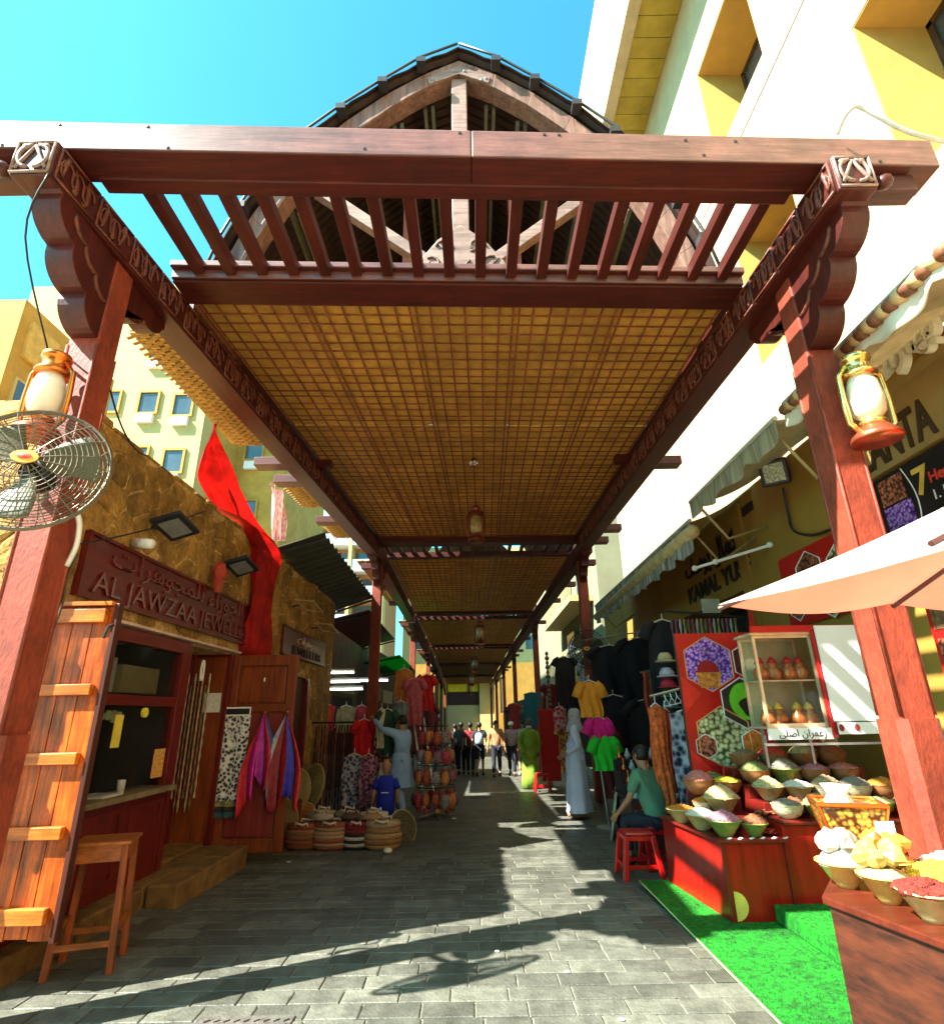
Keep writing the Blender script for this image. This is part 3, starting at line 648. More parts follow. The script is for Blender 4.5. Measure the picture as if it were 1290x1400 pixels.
corr(18.6, 23, -3.6, 3.2, -2.4, 3.4, 'corrugated_awning', 'bright green awning far down the left side', mat('green awning', (.01, .25, .04), .6, transl=.4), .01)
# ---------------- red cloth hanging over the wall
REDC = mat('bright red cloth', (.5, .007, .005), .7, .35, 5, transl=.4, bump=.3, bscale=120, wear=.25)
b = MB()
path = [((-3.45, 6.72, 5.3), (-3.44, 6.74, 5.3)), ((-3.5, 6.6, 4.9), (-3.38, 6.9, 4.95)), ((-3.46, 6.5, 4.45), (-3.3, 7.2, 4.55)), ((-3.36, 6.7, 4.12), (-3.2, 7.8, 4.25)), ((-3.2, 7.35, 4.12), (-3.1, 8.25, 4.1)),
        ((-3.1, 7.75, 3.85), (-3.06, 8.45, 3.85)), ((-3.08, 7.8, 3.4), (-3.05, 8.45, 3.45)), ((-3.07, 7.82, 2.9), (-3.05, 8.45, 2.9)), ((-3.08, 7.8, 2.45), (-3.05, 8.42, 2.4)), ((-3.08, 7.95, 2.22), (-3.05, 8.4, 2.2))]
def cl(u, v):
    t = v * (len(path) - 1); k = min(int(t), len(path) - 2); f = t - k
    a = V(path[k][0]).lerp(V(path[k + 1][0]), f); c = V(path[k][1]).lerp(V(path[k + 1][1]), f); p = a.lerp(c, u)
    return p + V((1, .3, 0)) * (.07 * math.sin(u * 13 + v * 5) * min(1, v * 4) + .035 * math.sin(u * 29 - v * 9) * min(1, v * 3) + .03 * math.sin(v * 19 + u * 5))
b.grid(cl, 48, 60); tag(b.build('red_cloth', REDC, None, smooth=True, loc=(-3.1, 7.8, 4)), 'long bright red cloth draped from a wire over the stone wall', 'cloth')
b = MB(); b.grid(lambda u, v: (-3.0 - .1 * (1 - v) + .05 * math.sin(u * 11 + v * 5), 7.95 + .25 * v + (.75 - .4 * v) * u, 4.95 - .85 * v + .1 * u), 20, 16)
tag(b.build('striped_cloth', mat('red and white cloth', (.8, .75, .72), .8, .05, 5, (9, 9, 1), col2=(.6, .02, .02), transl=.3), None, smooth=True, loc=(-3.02, 8, 4.5)), 'white and red cloth hanging beside the long red cloth', 'cloth')
b = MB(); b.lathe([(.03, -.25), (.06, -.1), (.09, 0), (.05, .1), (.01, .13)], (-3.06, 6.62, 3.22), 8, wob=lambda a, z: .3 * math.sin(a * 3 + z * 20)); tag(b.build('red_tassel', mat('faded red tassel', (.4, .05, .03), .8), None, loc=(-3.06, 6.62, 3.3)), 'faded red tassel hung above the carved sign', 'tassel')
# ---------------- things in and on the shopfront
sub_t = lambda n, m, label, cat, *bx: tag((lambda b: ([b.box(*q) for q in bx], b.build(n, m, None, loc=((bx[0][0] + bx[0][1]) / 2, (bx[0][2] + bx[0][3]) / 2, bx[0][4])))[1])(MB()), label, cat)
sub_t('price_board', mat('yellow card', (.75, .6, .06), .6), 'yellow notice card hanging in the shop window', 'notice', (-3.158, -3.152, 5.24, 5.36, 1.33, 1.6))
sub_t('orange_notice', mat('orange print', (.8, .35, .08), .6, .5, 40), 'orange printed notice on the window corner', 'notice', (-3.158, -3.152, 5.98, 6.18, 1.02, 1.28))
sub_t('paper_notice', mat('white print', (.65, .62, .55), .7, .2, 60), 'white paper notice pinned to the shop door', 'notice', (-3.41, -3.2, 7.445, 7.455, 1.63, 1.86))
sub_t('tray', mat('grey box', (.25, .25, .2), .7), 'flat grey box standing on the upper shop window shelf', 'box', (-3.6, -3.3, 5.1, 5.35, 1.8, 2.1))
sub_t('carton', mat('khaki carton', (.16, .13, .05), .7), 'wide khaki carton on upper shop window shelf', 'box', (-3.7, -3.3, 5.45, 6.1, 1.8, 2.05))
b = MB(); b.lathe([(.0001, .0), (.045, .004), (.045, .03), (.0001, .034)], (-3.15, 5.65, 1.62), 14, Matrix.Rotation(rad(90), 4, 'Y')); tag(b.build('yellow_sticker', mat('yellow disc', (.8, .68, .05), .5), None, loc=(-3.15, 5.65, 1.62)), 'round yellow smiling sticker on the shop window', 'sticker')
for i in range(7):
    b = MB(); y = 5.02 + i * .085; rr = .03 + .012 * (i % 3); b.lathe([(rr * .4, -.01), (rr, -.01), (rr, .01), (rr * .4, .01)], (-3.3, y, 1.6 - .012 * (i % 2)), 12, Matrix.Rotation(rad(90), 4, 'Y'))
    tag(b.build('bangle', mat(('pale green', 'cream', 'white', 'silver')[i % 4] + ' bangle', ((.4, .55, .25), (.6, .55, .3), (.6, .62, .6), (.45, .45, .45))[i % 4], .4), None, loc=(-3.3, y, 1.6)), 'bangle in the row strung along the top of the lower shop window', 'bangle', 'bangles strung in the shop window')
b = MB(); b.lathe([(.03, 0), (.035, .1), (.033, .11), (.028, .1), (.026, .01)], (-3.22, 5.62, .936), 12); tag(b.build('paper_cup', WHITE, None, smooth=True, loc=(-3.22, 5.62, .936)), 'white paper cup standing on the shop window shelf', 'cup')
sub_t('open_book', mat('book page', (.5, .48, .44), .7), 'open paper pad lying on the shop window shelf', 'book', (-3.38, -3.12, 5.2, 5.5, .937, .955))
DKC = mat('dark blue black clothing', (.02, .025, .05), .8); 
for i, (y, z, col, l) in enumerate(((5.1, 1.25, (.03, .03, .05), 'dark clothes bundle hanging inside window, left'), (5.55, 1.22, (.1, .07, .09), 'mauve garment hanging inside the shop window'), (5.8, 1.35, (.05, .04, .06), 'black beaded garment hanging inside window, right'))):
    b = MB(); b.grid(lambda u, v: (-3.75 + .08 * math.sin(u * 6.28 * 2), y + .34 * (u - .5) * (1 - .3 * v), z + .45 - .75 * (1 - v)), 16, 6); tag(b.build('hanging_garment', mat('garment %d' % i, col, .8, .5, 20), None, smooth=True, loc=(-3.75, y, z)), l, 'garment')
for i, y in enumerate((6.5, 6.95)):
    b = MB(); b.tube([(-3.25, y + .035 * math.cos(t), 2.1 + .12 * math.sin(t)) for t in [k * .63 for k in range(10)]], .012, 5, closed=True); tag(b.build('hanging_loop', WHITE, None, loc=(-3.25, y, 2.1)), ('white loop hanging above shop doorway, nearer one', 'white loop hanging above shop doorway, farther one')[i], 'tag')
t = thing('necklace_display', 'tall strip of beaded necklaces hanging in the doorway', 'necklaces', (-3.45, 7.36, 1.7))
for i in range(9):
    b = MB(); y = 7.36 + .03 * (i % 3); x = -3.6 + .03 * i; b.tube([(x, y, 2.1 - .15 * (i % 2) - k * .075) for k in range(20)], [.007 + .010 * ((k + i) % 2) for k in range(20)], 5); b.build('necklace', mat('bead %d' % (i % 3), ((.3, .2, .08), (.12, .05, .03), (.35, .3, .2))[i % 3], .3), t)
# scarves pinned on the far door leaf
KEF = mat('black and white check scarf', (.02, .02, .02), .9, .1, 26, kind='voro', col2=(.75, .72, .66))
def hang(name, fn, m, label, cat, loc, nu=14, nv=16, group=None, solid=0):
    b = MB(); b.grid(fn, nu, nv); return tag(b.build(name, m, None, smooth=True, loc=loc, solid=solid), label, cat, group)
k = thing('check_scarf', 'long black and white check scarf pinned flat on open door leaf', 'scarf', (-3.04, 7.5, 1.1))
b = MB(); b.grid(lambda u, v: (-3.27 + .42 * u + .02 * v, 7.55 + .012 * math.sin(u * 14) - .02, .62 + .97 * v), 10, 16); b.build('cloth', KEF, k, smooth=True)
b = MB(); b.grid(lambda u, v: (-3.265 + .42 * u, 7.53, 1.6 + .07 * v), 4, 2); b.build('header', BLACK, k)
b = MB(); [b.box(*q) for q in ((-3.28, -2.83, 7.515, 7.522, 1.67, 1.69), (-3.28, -2.83, 7.515, 7.522, 1.585, 1.6), (-3.28, -3.262, 7.515, 7.522, 1.6, 1.67), (-2.845, -2.83, 7.515, 7.522, 1.6, 1.67))]; b.build('header_frame', WHITE, k)
for i, (z, c) in enumerate(((.56, (.3, .28, .1)), (.5, (.04, .03, .03)), (.44, (.03, .1, .1)))):
    b = MB(); b.grid(lambda u, v: (-3.27 + .42 * u, 7.54 + .02 * math.sin(u * 18), z + .06 * v), 10, 2); b.build('border', mat('scarf border %d' % i, c, .9, .4, 30), k)
def scarf(x, label, cols, seed):
    t = thing('silk_scarf', label, 'scarf', (x, 7.48, 1.6)); r = random.Random(seed); n = len(cols)
    for i, c in enumerate(cols):
        a0, a1 = i / n, (i + 1) / n; ln = .75 + r.uniform(0, .32)
        def fn(u, v):
            q = a0 + (a1 - a0) * u; w_ = .04 + .46 * math.sin(min(1, (1 - v) * 1.35) * 1.57) ** 1.3 * (1 - .35 * max(0, .45 - v))
            return (x + (q - .5) * w_, 7.5 - .05 * math.sin(q * 16 + seed) * (1 - v) - .03 * (i % 2), 1.6 - ln * (1 - v) - .12 * (1 - v) * math.sin(q * 9 + seed))
        b = MB(); b.grid(fn, 7, 14); b.build('fold', mat('silk %d %d' % (seed, i), c, .45, .3, 16), t, smooth=True, solid=.006)
    b = MB(); b.ball((x, 7.5, 1.62), .02); b.build('pin', BRASS, t); return t
scarf(-2.64, 'pink and magenta flowered silk scarf hanging on the open door leaf', [(.6, .02, .03), (.65, .02, .3), (.45, .03, .35), (.5, .02, .06), (.03, .03, .18)], 2)
scarf(-2.36, 'red blue and white silk scarf hanging at edge of the door leaf', [(.7, .68, .66), (.25, .02, .03), (.6, .02, .02), (.03, .03, .4), (.55, .03, .03)], 5)
# ---------------- bar stool
st = thing('bar_stool', 'tall orange brown wooden stool on the paving by the shutter leaf', 'stool', (-2.63, 4.55, 0))
SW = wood('worn orange stool wood', (.28, .06, .009), 'z', var=.45, rough=.5, wear=.35); SWX = wood('worn orange stool apron', (.34, .09, .014), 'x', var=.4, rough=.5, wear=.3)
cx, cy, a = -2.64, 4.56, .30
ux, uy = V((math.cos(a), math.sin(a), 0)), V((-math.sin(a), math.cos(a), 0)); o = V((cx, cy, 0))
def P(i, j, z): return o + ux * i + uy * j + V((0, 0, z))
for i in (-1, 1):
    for j in (-1, 1):
        b = MB(); b.bar(P(i * .185, j * .17, 0), P(i * .15, j * .13, .74), .042, .042, up=uy); b.build('leg', SW, st, bevel=.004)
for j in (-1, 1): b = MB(); b.bar(P(-.15, j * .14, .69), P(.15, j * .14, .69), .02, .1); b.build('apron', SWX, st); b = MB(); b.bar(P(-.18, j * .165, .17), P(.18, j * .165, .17), .02, .035); b.build('stretcher', SWX, st)
for i in (-1, 1): b = MB(); b.bar(P(i * .16, -.13, .69), P(i * .16, .13, .69), .02, .1); b.build('apron', SWX, st); b = MB(); b.bar(P(i * .18, -.16, .26), P(i * .18, .16, .26), .02, .035); b.build('stretcher', SWX, st)
for k in range(3): b = MB(); b.bar(P(-.19 + 0, -.17 + .113 * (k + .5), .752), P(.19, -.17 + .113 * (k + .5), .752), .11, .022); b.build('seat_plank', SWX, st, bevel=.004)
# ---------------- buildings behind on the left
YEL = mat('yellow render', (.46, .27, .05), .85, .14, .8, wear=.15); CREAM = mat('pale cream render', (.5, .38, .15), .85, .08, .8)
WING = mat('blue grey window', (.06, .08, .1), .1, .3, .5, spec=.8)
yb = thing('yellow_building', 'tall pale yellow building with small square windows beyond the stone wall', 'building', (-20, 28, 0))
b = MB(); b.box(-27, -15.0, 28, 40, -1, 27); b.build('wall', CREAM, yb)
b = MB(); b.box(-14.95, -11.2, 31, 40, -1, 20); b.box(-15.0, -14.2, 29.5, 31, -1, 22); b.build('wing', YEL, yb)
b = MB(); b.box(-27, -19.6, 26.6, 28, -1, 16.8); b.build('bay', YEL, yb)
for x, zs in ((-20.5, (18.7,)), (-18.3, (18.6, 15.1, 11.6)), (-16.3, (18.4, 14.9, 11.4)), (-18.3, (22.2,)), (-16.3, (22.0,)), (-13.2, (17, 13))):
    for z in zs:
        y = 28 if x < -15 else 31
        b = MB(); b.box(x - .62, x + .62, y - .12, y + .02, z - .78, z - .66); b.box(x - .62, x + .62, y - .12, y + .02, z + .62, z + .74); b.box(x - .62, x - .5, y - .12, y + .02, z - .66, z + .62); b.box(x + .5, x + .62, y - .12, y + .02, z - .66, z + .62)
        f = b.build('window', YEL, yb); b = MB(); b.box(x - .5, x + .5, y - .03, y + .015, z - .66, z + .62); b.build('pane', WING, f)
        b = MB(); b.box(x - .45, x + .45, y - .25, y - .002, z - 1.35, z - .85); b.build('air_conditioner', WHITE, yb) if z > 12 and x > -19 else None
hb = thing('hotel_block', 'distant white hotel block with rows of balconies and orange bands', 'building', (-20, 70, 0))
b = MB(); b.box(-36, -11, 70, 80, -2, 40); b.build('wall', mat('orange terracotta render', (.5, .2, .08), .8), hb)
for i in range(12):
    z = 1.5 + i * 3.4
    b = MB(); b.box(-36, -11.2, 67.8, 70.02, z, z + .4); b.build('balcony_slab', WHITE, hb)
    b = MB(); b.box(-36, -11.3, 67.85, 67.9, z + .45, z + 1.5); b.build('balcony_rail', mat('pale glass balustrade', (.4, .55, .6), .2), hb)
    for x in range(6): b = MB(); b.box(-35.4 + x * 4.1, -32.6 + x * 4.1, 69.9, 70.01, z + .5, z + 2.8); b.build('pane', WING, hb)
for x in range(7): b = MB(); b.box(-36 + x * 4.1, -35.6 + x * 4.1, 67.75, 70.02, -1, 43); b.build('balcony_fin', CREAM, hb)
fb = thing('yellow_house', 'bright yellow house with one small window at left edge of the street', 'building', (-10, 10, 0))
b = MB(); b.box(-16, -9.7, 10, 13.2, -1, 10.3); b.build('wall', YEL, fb)
b = MB(); b.box(-9.9, -9.62, 10.25, 11.1, 9.0, 9.9); b.build('niche', mat('deep yellow niche', (.6, .38, .09), .8), fb)
b = MB(); b.box(-9.7, -9.64, 10.25, 10.62, 7.6, 8.5); f = b.build('window', CREAM, fb); b = MB(); b.box(-9.66, -9.63, 10.31, 10.56, 7.66, 8.44); b.build('pane', WING, f)
b = MB(); b.box(-15, -9.55, 11.6, 16, -1, 8.9); b.build('rear_wing', YEL, fb)
tw = thing('white_tower', 'pale white tower with faint ribs behind the yellow house', 'building', (-25, 32, 0))
b = MB(); b.box(-27.6, -23.9, 32, 36, -1, 29); b.build('shaft', mat('bluish white render', (.72, .75, .8), .8, .05, .6), tw)
for k in range(6): b = MB(); b.box(-27.4 + k * .6, -27.15 + k * .6, 31.85, 32.01, -1, 28.5); b.build('rib', WHITE, tw)
# ================================================================ right side: big bright building and the shop fronts below it
RCR = mat('cream facade render', (.40, .32, .2), .9, .08, .5, bump=.15, bscale=60, wear=.12)
OCH = mat('ochre shop wall', (.32, .17, .025), .85, .14, 1.2, bump=.15, bscale=30)
TAN = mat('tan fascia panel', (.36, .22, .07), .7, .12, 2)
DKF = mat('dark brown window frame', (.06, .03, .015), .5)
XB = 5.0
rb = thing('cream_building', 'huge bright cream building with deep square windows above the right hand shops', 'building', (XB, 5, 0))
# facade split round the window openings  (y0, y1, z0, z1)
wins = [(6.3, 8.25, 11.9, 14.4), (2.0, 4.75, 7.1, 9.8), (6.5, 8.25, 7.1, 9.8), (1.8, 4.75, 11.9, 14.4)]
b = MB(); cols = [(-12, 1.8), (1.8, 2.0), (2.0, 4.75), (4.75, 6.3), (6.3, 6.5), (6.5, 8.25), (8.25, 18.4)]
for a, c in cols:
    cuts = sorted([(w_[2], w_[3]) for w_ in wins if w_[0] <= a + .01 and w_[1] >= c - .01]); z = -.6
    for lo, hi in cuts: b.box(XB, XB + 1.05, a, c, z, lo); z = hi
    b.box(XB, XB + 1.05, a, c, z, 27)
b.box(XB + 1.1, XB + 9, -12, 18.4, -.6, 27); b.build('wall', RCR, rb)
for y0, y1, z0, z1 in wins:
    f = sub('window', mat('shade toned window lining', (.5, .3, .07), .85, .08, 3), (XB + .35, XB + 1.0, y0 - .02, y0, z0, z1), par=rb)
    RV = mat('shade toned window lining', (.5, .3, .07), .85, .08, 3)  # yellower than the facade paint: warm shade and bounce put into the lining colour
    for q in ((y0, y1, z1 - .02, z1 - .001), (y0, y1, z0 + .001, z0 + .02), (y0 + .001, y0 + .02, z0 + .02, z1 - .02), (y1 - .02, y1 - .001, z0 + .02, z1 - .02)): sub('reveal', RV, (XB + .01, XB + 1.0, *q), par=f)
    fr = MB(); 
    for q in ((y0, y1, z0, z0 + .1), (y0, y1, z1 - .1, z1), (y0, y0 + .1, z0, z1), (y1 - .1, y1, z0, z1), ((y0 + y1) / 2 - .05, (y0 + y1) / 2 + .05, z0, z1)): fr.box(XB + .93, XB + 1.03, *q)
    fr.build('window_frame', DKF, f); sub('pane', WING, (XB + .97, XB + .985, y0 + .1, y1 - .1, z0 + .1, z1 - .1), par=f)
sub('wall_joint', DKF, (XB - .004, XB, -10, 18, 11.33, 11.36), par=rb)
# board soffit of the upper storey overhang and the outer rim
SOF = mat('olive yellow soffit board', (.36, .26, .035), .7, .15, 3, rnd=.08)
for k in range(34):
    y = 2 + k * .46; sub('soffit_board', SOF, (4.05, XB - .01, y + .008, y + .452, 16.8, 16.84), par=rb)
sub('overhang', RCR, (3.75, 4.04, 2, 20, 16.7, 19), (4.04, XB - .005, 2, 20, 16.86, 19), par=rb)
sub('roof_block', RCR, (4.5, 9, 18.45, 21, 12, 25.5), par=rb)
sb = thing('grey_green_building', 'grey green building with pale balconies beyond the bright facade', 'building', (5, 24, 0))
b = MB(); b.box(4.6, 12, 20.5, 44, -1, 16); b.build('wall', mat('grey green render', (.22, .22, .13), .85, .1, 1), sb)
for i in range(4):
    z = 2.6 + i * 3.0; b = MB(); b.box(3.7, 4.61, 21.5, 30, z, z + .22); b.build('balcony_slab', CREAM, sb)
    for k in range(18): b = MB(); b.box(3.72, 3.76, 21.6 + k * .49, 21.65 + k * .49, z + .22, z + 1.15); b.build('baluster', CREAM, sb)
    b = MB(); b.box(3.7, 3.78, 21.5, 30, z + 1.15, z + 1.22); b.box(3.7, 4.6, 21.5, 21.56, z + 1.15, z + 1.22); b.build('rail', CREAM, sb)
    for k in range(2): b = MB(); b.box(4.56, 4.605, 22.5 + k * 3.6, 24.6 + k * 3.6, z + .3, z + 2.5); b.build('pane', WING, sb)
# ---- the near shops
WR = 4.2
sr = thing('ochre_shop_row', 'low ochre shop row with big lettered fascias under the awnings on the right', 'building', (WR, 6, 0))
sub('wall', OCH, (WR, XB - .005, -3, 8.6, -.3, 4.72), (WR, XB - .005, 8.6, 11.6, 3.3, 4.72), (WR, XB - .005, 11.6, 12.0, -.4, 4.72), (WR, XB - .005, 12.0, 18.3, 3.2, 4.72), par=sr)
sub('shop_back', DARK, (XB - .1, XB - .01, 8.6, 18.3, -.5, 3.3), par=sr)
sub('pilaster', OCH, (WR - .05, WR - .003, 5.75, 5.95, -.1, 4.6), par=sr); sub('pilaster', OCH, (WR - .05, WR - .003, 8.3, 8.58, -.1, 4.6), par=sr)
sub('fascia', TAN, (WR - .1, WR - .003, -1, 5.72, 3.76, 4.42), par=sr)
sub('fascia_top', TAN, (WR - .22, WR - .003, -1, 5.74, 4.42, 4.46), par=sr)
LD = mat('dark brown raised letter', (.06, .028, .012), .5); LW = mat('cream white raised letter', (.8, .74, .55), .5); LB = mat('black painted letter', (.02, .015, .015), .6)
text('letter', 'ATLANTA', .52, (WR - .105, 5.82, 3.83), (0, -1, 0), (0, 0, 1), LD, sr, ext=.012, w=1.4, bold=.012)
text('letter', shape_ar('\u0628\u0647\u0627\u0631\u0627\u062a \u0627\u0644\u0634\u0627\u0645'), .42, (WR - .3, 5.6, 4.48), (0, -1, 0), (0, 0, 1), LW, sr, ext=.04, w=1.7, bold=.012)
text('letter', 'KAMAL YUSF', .4, (WR - .012, 10.9, 3.5), (0, -1, 0), (0, 0, 1), LB, sr, ext=.01, w=2.6, bold=.012)
text('letter', shape_ar('\u0643\u0645\u0627\u0644 \u064a\u0648\u0633\u0641'), .5, (WR - .012, 10.9, 3.98), (0, -1, 0), (0, 0, 1), LB, sr, ext=.01, w=2.3, bold=.012)
sub('sign_plate', mat('dark plate', (.03, .025, .03), .5), (WR - .02, WR - .004, 7.9, 8.25, 4.36, 4.5), par=sr)
# ---- awnings
BEI = mat('beige canvas awning', (.62, .52, .33), .85, .15, 5, transl=.25); VAL = mat('green grey striped valance', (.2, .18, .11), .85, .05, 5.5, (.1, 3.2, .1), col2=(.6, .54, .38), transl=.2)
def awning(y0, y1, xo_, zo, zw, m, label, val=.3, vm=None, rope=False):
    t = thing('awning', label, 'awning', (WR, y0, zw))
    n = max(6, int((y1 - y0) / .12))
    b = MB(); b.grid(lambda u, v: (WR - .01 + (xo_ - WR + .01) * u, y0 + (y1 - y0) * v, zw + (zo - zw) * u - .07 * math.sin(math.pi * u) + .012 * math.sin(v * n * .7)), 8, n); b.build('fabric', m, t, smooth=True, solid=.006)
    if val:
        def fv(u, v): return (xo_ - .01 + .03 * math.sin(u * n * 1.9) * (1 - v), y0 + (y1 - y0) * u, zo + .02 - (1 - v) * (val + .09 * abs(math.sin(u * (y1 - y0) * 4.5))))
        b = MB(); b.grid(fv, n * 5, 5); b.build('valance', vm or VAL, t, smooth=True, solid=.005)
    if rope:
        for k in range(int((y1 - y0) / .085)):
            b = MB(); y = y0 + k * .085; b.tube([(xo_ - .03, y, zo - .06), (xo_ - .03, y + .085, zo - .05)], [.062, .055], 8, mi=0); b.build('wound_strip', (mat('brown wound strip', (.2, .07, .03), .6), mat('tan wound strip', (.55, .36, .16), .6))[k % 2], t, smooth=True)
    b = MB(); b.tube([(xo_, y0, zo + .03), (xo_, y1, zo + .03)], .028, 8); b.build('front_bar', mat('dull white bar', (.5, .48, .4), .5), t)
    for y in (y0 + .15, y1 - .15):
        b = MB(); b.tube([(xo_, y, zo), (xo_ + .45, y + .1, zo - .55), (WR - .02, y, zw - .75)], .02, 6); b.build('arm', mat('tan arm', (.42, .3, .14), .5), t, smooth=True)
    return t
WVAL = mat('bright cream scalloped valance', (.82, .78, .66), .85, .05, 4, transl=.3)
awning(2.4, 5.05, 3.2, 4.45, 4.75, BEI, 'near beige awning with brown twisted edge over the TLANTA fascia', .2, WVAL, True)
awning(5.25, 7.75, 3.2, 4.4, 4.75, BEI, 'middle beige awning with short green striped pleated valance', .2)
awning(7.85, 14.8, 3.2, 4.16, 4.7, mat('tan rolled awning canvas', (.58, .43, .2), .85, .2, 5, transl=.3), 'long tan awning with black and white striped fringe', .4, mat('black white striped fringe', (.03, .03, .03), .8, .05, 6, (.1, 2.2, .1), col2=(.6, .6, .56)))
b = MB(); b.tube([(3.22, 7.85, 4.02), (3.22, 10, 4.0), (3.22, 14.8, 3.9)], [.1, .12, .1], 10); tag(b.build('rolled_canvas', mat('tan rolled canvas', (.56, .42, .2), .85, .2, 6), None, smooth=True, loc=(3.22, 9, 4)), 'rolled tan canvas tube along the edge of the long awning', 'canvas')
fl = thing('flood_light', 'square black flood light with yellowish lens hanging under the middle awning', 'light', (4.0, 6.85, 4.5))
b = MB(); b.box(-.17, .17, -.05, .05, -.17, .17); o = b.build('housing', BLACK, None, bevel=.02); o.parent = fl
b = MB(); b.box(-.12, .12, -.058, -.05, -.12, .12); o = b.build('lens', mat('yellow green lens', (.4, .42, .22), .2, .6, 30), None); o.parent = fl
b = MB(); b.tube([(0, 0, .17), (.02, .02, .3), (.19, .02, .3)], .02, 6); o = b.build('arm', BLACK, None); o.parent = fl
fl.rotation_euler = (rad(25), 0, rad(-35))
wire('cable', [(4.1, 6.9, 4.3), (4.15, 7.0, 3.95), (4.12, 6.9, 3.7), (4.15, 6.6, 3.55), (4.15, 6.2, 3.5)], .016, BLACK, 'dark cable looping from the square flood light to red banner', 'cable')
pb = thing('metal_pole', 'white extended awning pole jutting from the ochre wall', 'pole', (4.2, 7.4, 3.85))
b = MB(); b.tube([(4.18, 7.6, 3.72), (3.3, 8.2, 3.55)], .022, 8); b.build('shaft', WHITE, pb)
for p in ((4.16, 7.6, 3.72), (3.55, 8.03, 3.6), (3.3, 8.2, 3.55)): b = MB(); b.ball(p, .045); b.build('joint', WHITE, pb)
# ---- posters and banners on the wall
RED = mat('glossy red print', (.5, .008, .006), .35, .12, 3); BLK = mat('black print', (.012, .01, .012), .4)
NUT = mat('printed red nuts', (.5, .15, .07), .5, .2, 30, kind='voro', col2=(.07, .012, .006), wear=.5); PIS = mat('printed pistachios', (.62, .6, .3), .5, .2, 21, kind='voro', col2=(.05, .05, .008), wear=.5); FLW = mat('printed purple flowers', (.5, .26, .7), .5, .2, 34, kind='voro', col2=(.08, .006, .22), wear=.6)
LINE = mat('white print line', (.75, .72, .7), .5)
def hexpoly(r, a0=30, n=6, sx=1): return [(r * sx * math.cos(rad(a0 + 360 / n * k)), r * math.sin(rad(a0 + 360 / n * k))) for k in range(n)]
bn = thing('red_banner', 'red banner with printed nuts on ochre wall below the square flood light', 'banner', (4.15, 6.4, 3.2))
sub('sheet', RED, (WR - .06, WR - .052, 5.3, 7.45, 2.55, 3.45), par=bn)
for y, z, r, m in ((6.8, 3.1, .3, NUT), (6.15, 3.05, .3, PIS), (5.55, 3.15, .26, NUT), (6.5, 2.75, .22, PIS), (7.2, 2.8, .2, NUT)):
    b = MB(); b.prism(hexpoly(r), (WR - .063, y, z), (0, -1, 0), (0, 0, 1), (-.003, 0, 0)); b.build('food_picture', m, bn)
    b = MB(); hp = hexpoly(r); b.tube([(WR - .067, y - p[0], z + p[1]) for p in hp], .008, 4, closed=True); b.build('white_line', LINE, bn)
bk = thing('black_banner', 'black banner reading 7 Health with numbered list below TLANTA fascia', 'banner', (4.1, 5, 3.4))
sub('sheet', BLK, (WR - .085, WR - .075, 2.5, 5.4, 2.95, 3.72), par=bk)
for y, z, y2, z2, m in ((5.3, 3.42, 4.98, 3.68, NUT), (5.3, 3.16, 4.94, 3.4, FLW), (5.26, 2.97, 4.9, 3.14, NUT)):
    sub('food_picture', m, (WR - .092, WR - .086, y2, y, z, z2), par=bk)
b = MB(); b.tube([(WR - .094, 4.96 - .1 * math.sin(t * 3.1), 3.7 - .73 * t) for t in [k / 8 for k in range(9)]], .007, 4); b.build('white_line', LINE, bk)
text('numeral', '7', .36, (WR - .087, 4.86, 3.38), (0, -1, 0), (0, 0, 1), mat('yellow numeral', (.75, .45, .08), .5), bk, ext=.004, bold=.008)
text('writing', 'Health', .14, (WR - .09, 4.68, 3.44), (0, -1, 0), (0, 0, 1), mat('red script', (.7, .05, .03), .5), bk, ext=.003, bold=.004)
text('writing', '1. Prot', .13, (WR - .09, 4.68, 3.28), (0, -1, 0), (0, 0, 1), LINE, bk, ext=.003); text('writing', '2. Pr', .13, (WR - .09, 4.68, 3.1), (0, -1, 0), (0, 0, 1), LINE, bk, ext=.003)
rp = thing('red_poster', 'red and beige printed poster wall behind the front right post', 'poster', (4.1, 4.2, 2))
sub('sheet', RED, (WR - .05, WR - .04, 2.8, 5.2, 1.0, 2.9), par=rp)
for y, z, y2, z2, m in ((5.15, 2.2, 4.75, 2.85, mat('printed brown ornament', (.2, .1, .04), .5, .6, 20)), (5.15, 1.7, 4.75, 2.12, NUT), (4.5, 2.3, 3.9, 2.85, PIS), (4.5, 1.6, 3.9, 2.2, mat('printed green herbs', (.05, .12, .03), .5, .7, 30))):
    sub('printed_panel', m, (WR - .058, WR - .051, y2, y, z, z2), par=rp)
text('writing', '1000', .16, (WR - .056, 4.58, 2.5), (0, 0, -1), (0, -1, 0), LINE, rp, ext=.003)
wp = thing('white_poster', 'white poster with purple flower behind the front right post', 'poster', (4.0, 4.3, 1.4))
sub('sheet', WHITE, (WR - .09, WR - .08, 3.6, 4.75, 1.1, 1.75), par=wp); b = MB(); b.prism(hexpoly(.2, 10, 9, .5), (WR - .092, 4.35, 1.4), (0, -.8, .6), (0, .6, .8), (-.003, 0, 0)); b.build('flower_print', FLW, wp)
